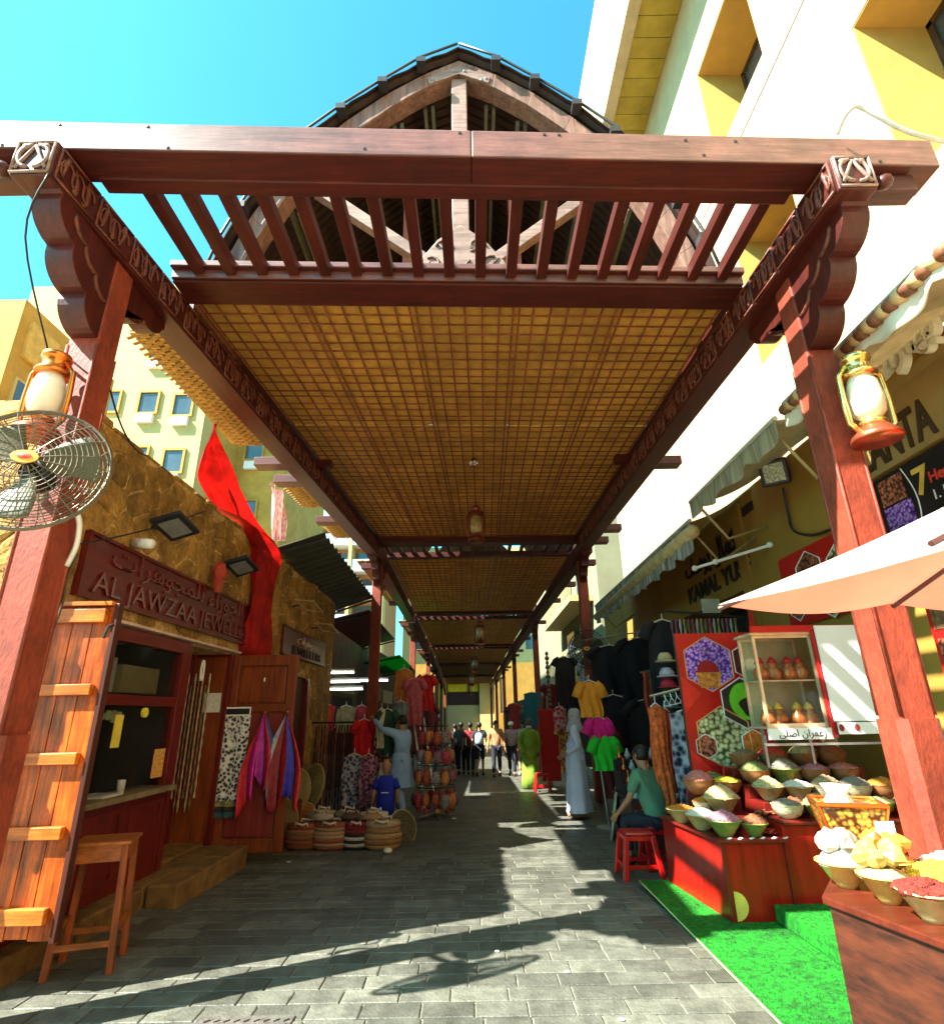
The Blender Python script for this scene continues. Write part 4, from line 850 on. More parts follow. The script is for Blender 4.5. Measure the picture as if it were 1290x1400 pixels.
# ---- archway at the far end
ar = thing('arched_gateway', 'yellow arched gateway closing the far end of the street', 'building', (-1, 61, 0)); zf = G(60)
def archpoly(x0, x1, z0, z1, c): return [(x0, z0), (x1, z0), (x1, z1 - c), (x1 - c * .4, z1 - c * .35), (x1 - c, z1), (x0 + c, z1), (x0 + c * .4, z1 - c * .35), (x0, z1 - c)]
b = MB(); b.box(-9, -4.2, 61, 63, zf, zf + 8); b.box(2.0, 8, 61, 63, zf, zf + 8); b.box(-4.2, 2.0, 61, 63, zf + 6.4, zf + 11); b.box(-4.2, 2.0, 63.3, 63.6, zf, zf + 7); b.build('wall', OCH, ar)
sub('shutter', mat('beige roller shutter', (.5, .38, .16), .6, .1, 6, (.2, .2, 8)), (-3.0, .4, 63, 63.1, zf, zf + 3.9), par=ar)
sub('dark_sign', mat('dark maroon panel', (.05, .012, .01), .6), (-2.9, .3, 62.9, 63.05, zf + 3.95, zf + 5.2), par=ar); sub('yellow_arch', mat('yellow gateway render', (.6, .42, .02), .8, .06, 1), (-4.19, -3.06, 62.2, 62.39, zf + 3.6, zf + 6.39), par=ar); sub('yellow_head', mat('bright yellow head', (.8, .62, .02), .7), (-2.9, .3, 62.9, 63.02, zf + 5.25, zf + 6.0), par=ar)
sub('inner_pier', CREAM, (.45, 2.0, 62.4, 63.2, zf, zf + 6.4), (-4.2, -3.05, 62.4, 63.2, zf, zf + 6.4), par=ar)
fbl = thing('far_building', 'pale tall building rising beyond the gateway at the end of street', 'building', (-2, 84, 0))
b = MB(); b.box(-10.5, 14, 84, 92, -4, 26); b.build('wall', CREAM, fbl)
for k in range(7):
    for j in range(5): sub('window', WING, (-9 + k * 3.3, -7.6 + k * 3.3, 83.97, 84.02, 2 + j * 4.2, 4 + j * 4.2), par=fbl)
# ---- plain stall blocks further down each side
for i, (x0, x1, y0, y1, z) in enumerate(((-9, -3.95, 13, 20, 4.25), (-9, -3.7, 20, 33, 4.3), (-9, -4.1, 33, 60, 4.4), (4.6, 9, 20.4, 34, 3.6), (3.3, 9, 34, 60, 3.2))):
    t = thing('shop_block', ('dark open shop beyond the stone building', 'dim shop further along the left side', 'farthest row of shops on the left', 'dark open shop below the grey green building', 'farthest row of shops on the right')[i], 'shop', (x0, y0, 0))
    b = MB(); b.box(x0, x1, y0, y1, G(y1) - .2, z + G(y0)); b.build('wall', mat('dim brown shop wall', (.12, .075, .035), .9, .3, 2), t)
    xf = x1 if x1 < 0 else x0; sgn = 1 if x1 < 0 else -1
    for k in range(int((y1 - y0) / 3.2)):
        y = y0 + k * 3.2 + .2; b = MB(); b.box(min(xf, xf + .02 * sgn), max(xf, xf + .02 * sgn), y, y + 2.6, G(y) + .0, G(y) + 2.4); b.build('opening_shade_panel', DARK, t)  # dark slab on the solid wall paints the shade of an open shopfront
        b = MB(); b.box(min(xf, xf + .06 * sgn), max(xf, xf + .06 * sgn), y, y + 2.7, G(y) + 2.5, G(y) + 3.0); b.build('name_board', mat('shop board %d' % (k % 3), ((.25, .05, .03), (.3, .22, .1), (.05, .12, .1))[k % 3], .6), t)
# unseen building behind the viewer, added to cut sky light and deepen shade
bh = thing('added_tan_building', 'plain tan building added behind the viewer to cut sky light', 'building', (0, -16, 0))
b = MB(); b.box(-14, 12, -22, -16, -.2, 13); b.build('wall', TAN, bh)
for k in range(7):
    for j in range(3): sub('window', WING, (-12 + k * 3.3, -10.6 + k * 3.3, -16.02, -15.98, 2 + j * 3.6, 3.8 + j * 3.6), par=bh)
# ================================================================ spice stall on the right
LAM = wood('red laminate counter', (.33, .008, .004), 'z', var=.25, rough=.3, bump=.03, wear=.12)
LAMD = mat('dark red counter trim', (.16, .012, .008), .3, .15, 8)
CARP = mat('bright green carpet', (.004, .25, .008), .95, .5, 30, bump=1.0, bscale=160, wear=.4)
ct = thing('spice_counter', 'low bright red spice counter standing on the green carpet', 'counter', (2.5, 5.7, 0))
def poly_block(pts, z0, z1): b = MB(); b.prism(pts, (0, 0, z0), (1, 0, 0), (0, 1, 0), (0, 0, z1 - z0)); return b
poly_block([(1.95, 5.15), (2.45, 5.15), (2.45, 6.3), (1.83, 6.3)], 0, .55).build('counter_body', LAM, ct, bevel=.006)
poly_block([(2.454, 5.155), (3.75, 5.155), (3.75, 6.3), (2.454, 6.3)], .1, .67).build('counter_body', LAM, ct, bevel=.006)
poly_block([(1.92, 5.12), (2.46, 5.12), (2.46, 6.32), (1.8, 6.32)], .551, .575).build('counter_top', LAMD, ct, bevel=.006)
poly_block([(2.462, 5.12), (3.78, 5.12), (3.78, 6.32), (2.462, 6.32)], .671, .695).build('counter_top', LAMD, ct, bevel=.006)
for i, (x0, y0, z0, z1) in enumerate(((1.98, 5.55, .577, .68), (2.1, 5.85, .68, .8), (2.48, 5.45, .697, .79), (2.48, 5.72, .79, .9), (2.48, 5.98, .9, 1.02))):
    sub('tier', LAMD, (x0, 2.455 if x0 < 2.4 else 3.74, y0, 6.28, z0, z1), par=ct, bevel=.004)
sub('corner_trim', LAMD, (1.94, 1.965, 5.135, 5.149, 0, .55), (2.44, 2.452, 5.13, 5.149, 0, .55), par=ct)
b = MB(); b.prism([(.1 * math.cos(t), .1 * math.sin(t)) for t in [rad(-90 + 18 * k) for k in range(11)]], (1.985, 5.147, .12), (1, 0, 0), (0, 0, 1), (0, -.004, 0)); b.build('round_sticker', mat('yellow round sticker', (.75, .55, .1), .4), ct)
cp = thing('green_carpet', 'bright green carpet laid over paving and low step beneath the stall', 'carpet', (2.2, 4.5, 0))
cpn = MB(); cpn.prism([(1.56, 6.35), (1.56, 3.0), (3.9, 3.0), (3.9, 6.35)], (0, 0, .002), (1, 0, 0), (0, 1, 0), (0, 0, .012)); cpn.build('carpet_sheet', CARP, cp)
poly_block([(2.28, 3.0), (4.15, 3.0), (4.15, 5.149), (2.28, 5.149)], .016, .13).build('carpet_step', CARP, cp, bevel=.01)
b = MB()
for i in range(15000):
    x, y = R.uniform(1.57, 3.4), R.uniform(3.05, 6.3); z = .014
    if x > 2.28 and y < 5.145: z = .13
    elif x > 1.85 and y > 5.14: continue
    a = R.uniform(0, 6.28); l, w_ = R.uniform(.006, .013), .003; dx, dy = math.cos(a) * w_, math.sin(a) * w_; tx, ty = R.uniform(-.006, .006), R.uniform(-.006, .006)
    b.add([(x - dx, y - dy, z), (x + dx, y + dy, z), (x + tx, y + ty, z + l)], [(0, 1, 2)])
b.build('carpet_pile', CARP, cp, kind='stuff')
wire('carpet_edge', [(1.555, 6.35, .012), (1.553, 4.6, .013), (1.556, 3.0, .012)], .006, mat('pale carpet binding', (.5, .6, .2), .8), 'pale binding strip along the outer edge of the green carpet', 'carpet edge')
# bowls of goods ------------------------------------------------------------
BGREEN = mat('green patterned ceramic', (.12, .2, .03), .35, .5, 30, col2=(.35, .42, .1)); BCOP = mat('brown clay bowl', (.3, .12, .04), .45, .25, 12); BSTR = mat('striped cream basket', (.5, .42, .25), .7, .5, 30, (1, 1, 6)); BGLS = mat('yellowish glass bowl', (.5, .42, .18), .12, .3, 8, spec=.8)
BMAT = {'g': BGREEN, 'c': BCOP, 's': BSTR, 'y': BGLS}
def gm(n, c, c2=None, **k): return mat('heap ' + n, c, .7, .4, 60, bump=.8, bscale=120, col2=c2, **k)
def bowl(x, y, z, r, kind, cname, col, col2, label, grains=0, h=None, piece=.012, group='bowls of spices and nuts on the red counter', cat='bowl', sq=False):
    r *= 1.12; h = h or r * .85; t = thing('spice_bowl', label, cat, (x, y, z), group)
    PF = [(r * .38, 0), (r * .42, .012), (r * .5, .02), (r * .97, h), (r * 1.02, h), (r * 1.0, h + .006), (r * .92, h - .004), (r * .5, h * .4), (.0001, h * .35)] if kind in 'gyt' else [(r * .45, 0), (r * .5, .008), (r * .78, h * .3), (r * .97, h * .75), (r * 1.0, h), (r * 1.03, h + .004), (r * .94, h - .004), (r * .6, h * .4), (.0001, h * .35)]
    hk = R.uniform(.6, 1.5); b = MB(); b.lathe(PF, (x, y, z), 8 if sq else 20)
    q_ = ([(r * .38, 0), (r * .42, .012), (r * .5, .02), (r * .97, h), (r * 1.02, h), (r * 1.0, h + .006), (r * .92, h - .004), (r * .5, h * .4), (.0001, h * .35)])
    b.build('bowl', BMAT[kind], t, smooth=not sq)
    m = gm(cname, col, col2); q = MB(); s = R.random() * 6
    q.lathe([(r * .93, h - .008), (r * .8, h + r * .14 * hk), (r * .55, h + r * .3 * hk), (r * .25, h + r * .4 * hk), (.0001, h + r * .43 * hk)], (x, y, z), 18, wob=lambda a, zz: .07 * math.sin(a * 5 + s + zz * 40) + R.uniform(-.04, .04)); q.build('heap', m, t, smooth=grains == 0)
    if grains:
        q = MB()
        for i in range(grains):
            a = R.uniform(0, 6.28); rr = r * .9 * math.sqrt(R.random()); zz = z + h + r * .43 * hk * (1 - (rr / r / .93) ** 1.6); p = piece * R.uniform(.7, 1.3)
            q.ball((x + rr * math.cos(a), y + rr * math.sin(a), zz), p * R.uniform(.8, 1.5), p * R.uniform(.7, 1.2), p * .7, 6, 4)
        q.build('pieces', m, t, smooth=True, kind='stuff')
    return t
CB = {'dates': ((.1, .008, .005), (.26, .03, .015)), 'white': ((.55, .5, .4), (.72, .68, .58)), 'rose': ((.25, .05, .1), (.55, .3, .35)), 'yellow': ((.62, .38, .01), (.78, .52, .04)), 'cream': ((.42, .33, .12), (.62, .5, .24)), 'rust': ((.2, .05, .02), (.42, .13, .05)), 'brown': ((.15, .09, .04), (.35, .22, .1)),
      'grey': ((.12, .11, .08), (.3, .27, .2)), 'red': ((.45, .02, .01), (.7, .07, .03)), 'pale nuts': ((.2, .12, .05), (.5, .36, .2)), 'green': ((.07, .1, .02), (.22, .26, .08)), 'pink': ((.42, .08, .06), (.6, .26, .2)), 'orange': ((.5, .14, .01), (.7, .28, .03))}
BOWLS = [  # x, y, z, r, kind, content, grains, label
 (2.04, 5.27, .576, .125, 'g', 'rose', 40, 'green bowl of dried rosebuds at the front corner of low counter'),
 (2.28, 5.26, .576, .10, 'g', 'rust', 20, 'green bowl of rust brown petals beside the front corner bowl'),
 (1.96, 5.55, .576, .13, 'y', 'white', 0, 'glass bowl heaped with white salt crystals by the counter side'),
 (1.9, 5.9, .576, .12, 'y', 'orange', 20, 'small bowl of orange peel at the far end of the counter side'),
 (2.2, 5.66, .682, .14, 'y', 'cream', 40, 'wide bowl of pale cream shavings behind the rust petals'),
 (2.13, 5.98, .802, .13, 'c', 'pink', 40, 'bowl of pink and red mixed flowers below the nut banner'),
 (2.36, 5.9, .802, .12, 'c', 'yellow', 40, 'bowl of bright yellow flowers in the middle of low tiers'),
 (2.34, 6.18, .802, .12, 'c', 'green', 20, 'bowl of dull green herbs touching the nut banner'),
 (2.59, 5.28, .697, .11, 's', 'grey', 20, 'striped basket bowl at left end of the higher counter front'),
 (2.84, 5.27, .697, .11, 'g', 'pale nuts', 20, 'green bowl of pale pink nuts, front row of higher counter'),
 (3.09, 5.27, .697, .105, 'g', 'white', 0, 'green bowl with flat white powder, front row of higher counter'),
 (3.34, 5.27, .697, .12, 'g', 'cream', 0, 'wide green bowl with cream powder, front row of higher counter'),
 (3.6, 5.28, .697, .11, 'g', 'brown', 0, 'green bowl with brown powder beside the front right post'),
 (2.6, 5.58, .792, .12, 'y', 'cream', 40, 'bowl of pale yellow shredded noodles on second tier'),
 (2.86, 5.58, .792, .12, 'y', 'white', 0, 'bowl heaped with smooth white powder on second tier'),
 (3.12, 5.58, .792, .12, 's', 'pale nuts', 50, 'bowl piled with pale nuts on the second tier'),
 (3.37, 5.58, .792, .12, 's', 'grey', 50, 'bowl piled with white and grey pebbly resin on second tier'),
 (3.62, 5.58, .792, .12, 'c', 'orange', 0, 'brown clay bowl of sand coloured powder on second tier'),
 (2.62, 5.84, .902, .12, 'c', 'green', 20, 'clay bowl of dark green leaves on third tier'),
 (2.9, 5.84, .902, .13, 'g', 'grey', 0, 'dull green bowl of grey powder on third tier'),
 (3.18, 5.84, .902, .12, 'c', 'rose', 20, 'clay bowl of dark rose petals on third tier'),
 (3.46, 5.84, .902, .12, 'c', 'pink', 30, 'clay bowl of pink salt lumps on third tier'),
 (2.66, 6.12, 1.022, .12, 'c', 'brown', 30, 'clay bowl of brown bark below the banner on top tier'),
 (2.95, 6.12, 1.022, .12, 'c', 'red', 0, 'clay bowl of red powder on top tier'),
 (3.25, 6.12, 1.022, .12, 'c', 'cream', 0, 'orange clay bowl of cream powder on top tier'),
 (3.53, 6.12, 1.022, .12, 'c', 'rust', 0, 'clay bowl of rust powder by the spice chart on top tier')]
BOWLS += [(2.16, 5.43, .576, .085, 'c', 'red', 14, 'small clay bowl of red chillies behind the front corner bowls'), (2.38, 5.44, .576, .085, 'g', 'brown', 14, 'small green bowl of brown pods by the join of the two counters'),
 (2.08, 5.79, .682, .085, 's', 'orange', 14, 'small striped bowl of orange petals on the low tiers'), (2.72, 5.43, .697, .085, 'c', 'rust', 14, 'small clay bowl of rust bark, gap in front row of higher counter'),
 (2.97, 5.42, .697, .085, 'g', 'green', 14, 'small green bowl of green leaves, gap in front row of higher counter'), (3.22, 5.42, .697, .085, 'c', 'yellow', 10, 'small clay bowl of yellow powder, gap in front row of higher counter'),
 (3.47, 5.42, .697, .085, 's', 'brown', 14, 'small striped bowl of brown seeds near the front right post'), (2.73, 5.7, .792, .085, 'c', 'red', 12, 'small clay bowl of red berries on second tier'), (3.0, 5.7, .792, .085, 'g', 'rust', 12, 'small green bowl of rust threads on second tier'),
 (3.25, 5.7, .792, .085, 'c', 'green', 12, 'small clay bowl of dark green pods on second tier'), (2.76, 5.96, .902, .085, 'g', 'orange', 12, 'small green bowl of orange peel on third tier'), (3.04, 5.96, .902, .085, 's', 'rose', 12, 'small striped bowl of rose buds on third tier'), (3.32, 5.96, .902, .085, 'g', 'brown', 12, 'small green bowl of brown cloves on third tier')]
for x, y, z, r, k, c, gr, l in BOWLS: bowl(x, y, z, r, k, c, *CB[c], l, max(gr, 12) * 2, piece=.013)
for i, (x, y, c, l) in enumerate(((2.42, 5.3, 'red', 'little heap of red chillies in gap at front of the counters'), (2.47, 5.45, 'rust', 'small loose pile of rust coloured pods between two counters'))):
    b = MB()
    for k in range(26): b.ball((x + R.uniform(-.06, .06), y + R.uniform(-.05, .05), (.585 if i == 0 else .705) + R.uniform(0, .03)), .022, .01, .009, 6, 4)
    tag(b.build('spice_pile', gm(c, *CB[c]), None, smooth=True, loc=(x, y, .58), kind=None), l, 'spices', None, 'stuff')
for i in range(6):
    x = 2.0 + .09 * i; y = 5.14; 
    b = MB(); b.bar((x, y, .577), (x + .03, y + .012, .585), .03, .003); tag(b.build('price_tag', LINE, None, loc=(x, y, .58)), 'small pale price card lying along the front rim of low counter', 'price tag', 'price cards on the counter rim')
# nut banner board ------------------------------------------------------------
nb = thing('spice_banner', 'tall red board with pictures of purple flowers, a lime bowl and pistachios', 'banner', (2.6, 6.38, 1))
sub('board', RED, (2.22, 3.12, 6.36, 6.385, .72, 2.36), par=nb); sub('board_edge', mat('dark board edge', (.06, .03, .02), .5), (2.205, 2.219, 6.355, 6.387, .7, 2.37), par=nb)
def pic(cx, cz, poly, m, par=nb, y=6.36, line=.008, lm=None):
    b = MB(); b.prism([(p[0], p[1]) for p in poly], (cx, y, cz), (1, 0, 0), (0, 0, 1), (0, -.004, 0)); b.build('printed_picture', m, par)
    b = MB(); b.tube([(cx + p[0], y - .005, cz + p[1]) for p in poly], line, 4, closed=True); b.build('picture_line', lm or LINE, par)
ORL = mat('orange print line', (.75, .3, .1), .5)
pic(2.55, 2.03, hexpoly(.29), FLW, lm=ORL)
b = MB(); b.prism([(-.14, .02), (.14, .02), (.1, -.14), (-.1, -.14)], (2.53, 6.354, 1.92), (1, 0, 0), (0, 0, 1), (0, -.004, 0)); b.build('printed_bowl', mat('printed copper bowl', (.6, .2, .03), .5, .5, 30), nb)
b = MB(); b.prism([(.12 * math.cos(t), .13 * math.sin(t)) for t in [k * math.pi / 10 for k in range(11)]], (2.53, 6.3535, 1.94), (1, 0, 0), (0, 0, 1), (0, -.004, 0)); b.build('printed_saffron', mat('printed saffron', (.35, .01, .008), .5, .3, 60), nb)
pic(2.86, 1.62, hexpoly(.26), mat('printed dark board', (.04, .025, .015), .5), y=6.3585)
b = MB(); b.prism([(.17 * math.cos(t), .19 * math.sin(t)) for t in [k * math.pi / 10 for k in range(20)]], (2.88, 6.352, 1.64), (1, 0, 0), (0, 0, 1), (0, -.003, 0)); b.build('printed_bowl', mat('printed lime bowl', (.16, .5, .02), .5), nb)
b = MB(); b.prism([(.11 * math.cos(t) * (1 + .2 * math.sin(3 * t)), .1 * math.sin(t)) for t in [k * math.pi / 10 for k in range(20)]], (2.92, 6.3475, 1.58), (1, 0, 0), (0, 0, 1), (0, -.003, 0)); b.build('printed_cloves', mat('printed cloves', (.03, .02, .012), .5, .8, 70, kind='voro'), nb)
pic(2.6, 1.28, hexpoly(.31), PIS, lm=ORL); pic(2.4, 1.2, hexpoly(.12), NUT, line=.005, y=6.3575)
pic(2.9, 1.22, hexpoly(.14), mat('printed orange', (.65, .18, .02), .5, .4, 30), y=6.357); pic(2.92, .95, [(-.32, -.08), (.1, .2), (.3, 0), (-.1, -.12)], mat('printed almonds', (.07, .04, .02), .5, .6, 20, kind='voro', col2=(.5, .2, .08)), y=6.3555)
pic(3.02, 2.05, hexpoly(.22), mat('printed dark red spice', (.12, .02, .012), .5, .7, 25), line=.006, y=6.3595)
for zz in (1.72, .98): b = MB(); b.prism([(0, .2), (.2, 0), (0, -.2)], (2.222, 6.355, zz), (1, 0, 0), (0, 0, 1), (0, -.004, 0)); b.build('red_wedge', mat('brighter red print', (.7, .02, .012), .4), nb)
# glass cabinet with copper pots and open white door -------------------------------
cb = thing('glass_cabinet', 'small glass cabinet of copper pots with its white door swung open', 'cabinet', (3.0, 5.6, 1.4))
AL = mat('pale brass cabinet frame', (.6, .5, .32), .35, .15, 9, metal=.4)
def cb_(n, m, *bx, **k): return sub(n, m, *bx, par=cb, **k)
for x in (2.68, 3.22):
    for y in (5.55, 5.85): cb_('frame_post', AL, (x, x + .025, y, y + .025, 1.4, 2.22))
for z in (1.4, 2.2): cb_('frame_rail', AL, (2.705, 3.22, 5.552, 5.575, z, z + .025)); cb_('frame_rail', AL, (2.705, 3.22, 5.852, 5.875, z, z + .025))
cb_('roof', AL, (2.66, 3.27, 5.53, 5.9, 2.226, 2.25)); cb_('roof_trim', RED, (2.66, 3.7, 5.5, 5.53, 2.25, 2.31)); cb_('floor', AL, (2.68, 3.245, 5.55, 5.87, 1.38, 1.399)); cb_('shelf', AL, (2.7, 3.22, 5.58, 5.85, 1.8, 1.812))
cb_('pane', GLASS, (2.706, 3.219, 5.56, 5.564, 1.426, 2.198)); cb_('back', mat('olive mirror back', (.3, .3, .16), .25, .2, 4), (2.706, 3.219, 5.855, 5.865, 1.426, 2.198))
cb_('open_door', mat('white enamel door', (.8, .78, .72), .4, .04, 3), (3.26, 3.86, 5.47, 5.49, 1.44, 2.3)); cb_('name_strip', WHITE, (2.66, 3.24, 5.51, 5.53, 1.29, 1.385)); cb_('name_strip', WHITE, (3.27, 3.88, 5.45, 5.468, 1.33, 1.43))
cb_('strip_post', RED, (3.235, 3.28, 5.5, 5.54, 1.3, 2.26))
text('writing', 'GIN', .08, (3.68, 5.448, 1.35), (1, 0, 0), (0, 0, 1), BLK, cb, ext=.002, bold=.003); text('writing', shape_ar('\u0632\u0639\u0641\u0631\u0627\u0646 \u0627\u0635\u0644\u064a'), .085, (2.75, 5.508, 1.315), (1, 0, 0), (0, 0, 1), BLK, cb, ext=.002)
for x in (3.26, 3.4): b = MB(); b.ball((x + .03, 5.445, 1.385), .025, .008, .03); b.build('red_logo', mat('dark red mark', (.25, .02, .02), .5), cb)
def pot(x, y, z, s, m, label, cap=None):
    t = thing('copper_pot', label, 'pot', (x, y, z), 'pots in the glass cabinet'); b = MB(); b.lathe([(.04 * s, 0), (.06 * s, .01 * s), (.075 * s, .06 * s), (.06 * s, .11 * s), (.035 * s, .13 * s), (.045 * s, .16 * s), (.0001, .16 * s)], (x, y, z), 14); b.build('body', m, t, smooth=True)
    b = MB(); b.lathe([(.05 * s, .16 * s), (.03 * s, .2 * s), (.0001, .23 * s)], (x, y, z), 12); b.build('lid', cap or m, t, smooth=True)
COPO = mat('orange copper pot', (.6, .2, .05), .3, .3, 20, metal=.5)
for i, x in enumerate((2.77, 2.88, 3.06, 3.17)): pot(x, 5.7, 1.4, .95, COPO, ('copper pot at left end of the cabinet floor', 'copper pot second from left on cabinet floor', 'copper pot third from left on cabinet floor', 'copper pot nearest the open white door')[i], mat('yellow cap', (.7, .45, .05), .4))
for i, x in enumerate((2.78, 2.9, 3.05, 3.16)): pot(x, 5.7, 1.813, 1.0, mat('amber glass jar', (.45, .16, .03), .15, .4, 16, spec=.8) if i % 2 else COPO, ('copper jar with red lid at left end of upper cabinet shelf', 'amber jar with red lid second on upper cabinet shelf', 'copper jar with red lid third on upper cabinet shelf', 'amber jar with red lid by the open cabinet door')[i], RED)
for x, l in ((2.76, 'left leg'), (3.2, 'right leg')): cb_('stand_leg', STEEL, (x - .012, x + .012, 5.83, 5.854, 1.02, 1.379))
sub_t('glass_rail', STEEL, 'chrome rail running below the glass cabinet', 'rail', (2.6, 3.9, 5.5, 5.52, 1.24, 1.26))
sc = thing('spice_chart', 'narrow white chart with round spice pictures below the cabinet door', 'poster', (3.6, 6.2, 1.2)); sub('sheet', mat('cream chart', (.6, .56, .42), .6, .25, 20), (3.42, 3.72, 6.27, 6.28, .98, 1.42), par=sc)
for k in range(3):
    for j, c in enumerate(((.4, .03, .02), (.5, .3, .04))): b = MB(); b.lathe([(.0001, 0), (.055, 0), (.055, .004), (.0001, .004)], (3.5 + .13 * j, 6.268, 1.08 + .13 * k), 12, Matrix.Rotation(rad(90), 4, 'X')); b.build('round_picture', mat('chart dot %d%d' % (j, k), tuple(q * (.6 + .3 * k) for q in c), .5, .4, 60), sc)
# near counter with bowls ------------------------------------------------------------
FGW = wood('dark red brown counter veneer', (.055, .012, .0035), 'y', var=.6, rough=.55, bump=.06)
nc = thing('near_counter', 'dark red brown wooden counter in the bottom right corner', 'counter', (2, 2.3, 0))
fg = [(1.38, 2.62), (1.68, 1.3), (3.3, 1.6), (3.0, 3.25), (1.75, 3.12)]
poly_block(fg, .0, .82).build('counter_body', FGW, nc, bevel=.004)
poly_block([(1.36, 2.63), (1.665, 1.28), (3.32, 1.58), (3.02, 3.28), (1.74, 3.145)], .822, .85).build('counter_top', wood('polished counter top', (.09, .014, .005), 'x', var=.3, rough=.4, bump=.04), nc, bevel=.006)
def dish(x, y, r, kind, c, l, grains, piece, h=.09): return bowl(x, y, .851, r, kind, c, *CB[c], l, grains, h, piece, 'bowls on the near counter')
BMAT['t'] = mat('amber glass bowl', (.6, .4, .1), .08, .3, 6, spec=.9)
def chunks(t, x, y, z, n, r, s, m, name, flat=.8):
    for i in range(n):
        a = 6.28 * i / n + R.random(); b = MB(); q = r * (.25 + .6 * R.random())
        b.lathe([(.0001, -s * flat), (s * .7, -s * .5), (s, 0), (s * .6, s * .6), (.0001, s)], (x + q * math.cos(a), y + q * math.sin(a), z + R.uniform(0, .05)), 6, Matrix.Rotation(R.uniform(-.8, .8), 4, 'X'), wob=lambda a, zz: R.uniform(-.15, .15)); b.build(name, m, t, bevel=.004)
SALT = mat('white alum crystal', (.5, .47, .4), .35, .05, 20, transl=.3)
t = dish(1.535, 2.74, .095, 't', 'white', 'amber glass bowl of big white alum crystals on near counter', 0, .03); chunks(t, 1.535, 2.74, .985, 6, .075, .05, SALT, 'crystal')
t = dish(1.565, 2.53, .085, 't', 'cream', 'amber bowl of pale yellow crystals at the near counter edge', 0, .03); chunks(t, 1.565, 2.53, .98, 6, .08, .045, mat('pale yellow crystal', (.5, .38, .1), .4, .1, 20, transl=.25), 'crystal')
dish(1.575, 2.32, .088, 'y', 'dates', 'glass bowl of shiny red dates at the near counter edge', 70, .02)
t = dish(1.74, 2.76, .09, 't', 'orange', 'orange bowl of amber lumps behind the crystal bowls', 0, .03); chunks(t, 1.74, 2.76, .98, 5, .08, .045, mat('amber lump', (.5, .2, .03), .4, .2, 12), 'lump')
dish(1.76, 2.5, .11, 't', 'yellow', 'large bowl of bright yellow turmeric on near counter', 30, .012)
dish(1.98, 2.68, .12, 't', 'white', 'bowl of white powder behind the yellow turmeric bowl', 20, .02)
sub_t('price_card', mat('lilac card', (.6, .55, .68), .6), 'lilac price card stuck in the bowl of red dates', 'price tag', (1.62, 1.68, 2.24, 2.244, .93, 1.03)); sub_t('price_card', WHITE, 'white price card standing in the orange lump bowl', 'price tag', (1.74, 1.82, 2.79, 2.795, 1.0, 1.08))
mb = thing('mosaic_basket', 'flared square brass mosaic basket holding white cloth on near counter', 'basket', (1.74, 2.98, .851))
MOS = mat('golden mosaic tiles', (.5, .3, .05), .25, .2, 46, kind='voro', col2=(.07, .02, .006), spec=.7)
def ring(r, z, a0=.42): return [(1.74 + r * math.cos(a0 + k * math.pi / 2), 2.98 + r * math.sin(a0 + k * math.pi / 2), z) for k in range(4)]
b = MB(); b.hexa(ring(.1, .872) + ring(.19, 1.13)); b.build('shell', MOS, mb); b = MB(); b.tube(ring(.194, 1.135), .011, 6, closed=True); b.build('rim', BRASS, mb)
for k in range(4): b = MB(); b.tube([ring(.102, .875)[k], ring(.192, 1.13)[k]], .008, 5); b.build('edge_wire', BRASS, mb)
b = MB(); b.hexa(ring(.12, .851) + ring(.1, .871)); b.build('foot', BRASS, mb)
b = MB(); b.lathe([(.05, 1.1), (.055, 1.14), (.04, 1.17), (.06, 1.21), (.025, 1.2), (.0001, 1.19)], (1.71, 2.98, 0), 18, wob=lambda a, z: .14 * math.sin(a * 4 + z * 30)); tag(b.build('white_cloth', WHITE, None, smooth=True, loc=(1.74, 2.98, 1.1)), 'crumpled white cloth tucked in the mosaic basket', 'cloth')
# parasol over the near counter ------------------------------------------------------------
PAR = mat('salmon parasol cloth', (.5, .17, .1), .8, .08, 3, transl=.5, bump=.2, bscale=200); PARLIT = mat('sunlit tone parasol cloth', (.8, .74, .64), .8, .04, 3, transl=.6)  # one cloth: the cream copy paints sunlight coming through its panels
pa = thing('parasol', 'square salmon parasol, cream panels coloured as sunlit, leaning in from the right edge', 'parasol', (2.55, 1.98, 0))
C1, C2, C3, C0 = V((1.18, 2.72, 2.03)), V((3.3, 3.32, 2.12)), V((3.9, 1.3, 2.15)), V((1.72, .72, 2.08)); AP = V((2.55, 1.98, 2.62))
def panel(a, c, m, name='panel'):
    b = MB(); b.grid(lambda u, v: (a.lerp(c, u)).lerp(AP, v) + V((0, 0, -.05 * math.sin(math.pi * u) * (1 - v) - .04 * math.sin(math.pi * v))), 12, 10); b.build(name, m, pa, smooth=True)
panel(C1, C1.lerp(C2, .5), PAR); panel(C1.lerp(C2, .5), C2, PAR); panel(C0, C1, PARLIT); panel(C2, C3, PARLIT); panel(C3, C0, PAR)
for p in (C0, C1, C2, C3, C1.lerp(C2, .5), C0.lerp(C1, .5), C2.lerp(C3, .5), C3.lerp(C0, .5)):
    b = MB(); b.tube([p + V((0, 0, -.02)), p.lerp(AP, .5) + V((0, 0, -.065)), AP + V((0, 0, -.05))], .011, 6); b.build('rib', mat('dark parasol rib', (.08, .02, .015), .5), pa)
b = MB(); b.tube([(2.55, 1.98, .851), (2.55, 1.98, 2.66)], .022, 10); b.build('pole', BLACK, pa); b = MB(); b.lathe([(.16, .852), (.16, .87), (.03, .89)], (2.55, 1.98, 0), 16); b.build('foot', BLACK, pa)
b = MB(); b.ball(AP + V((0, 0, .03)), .03); b.build('finial', BRASS, pa)
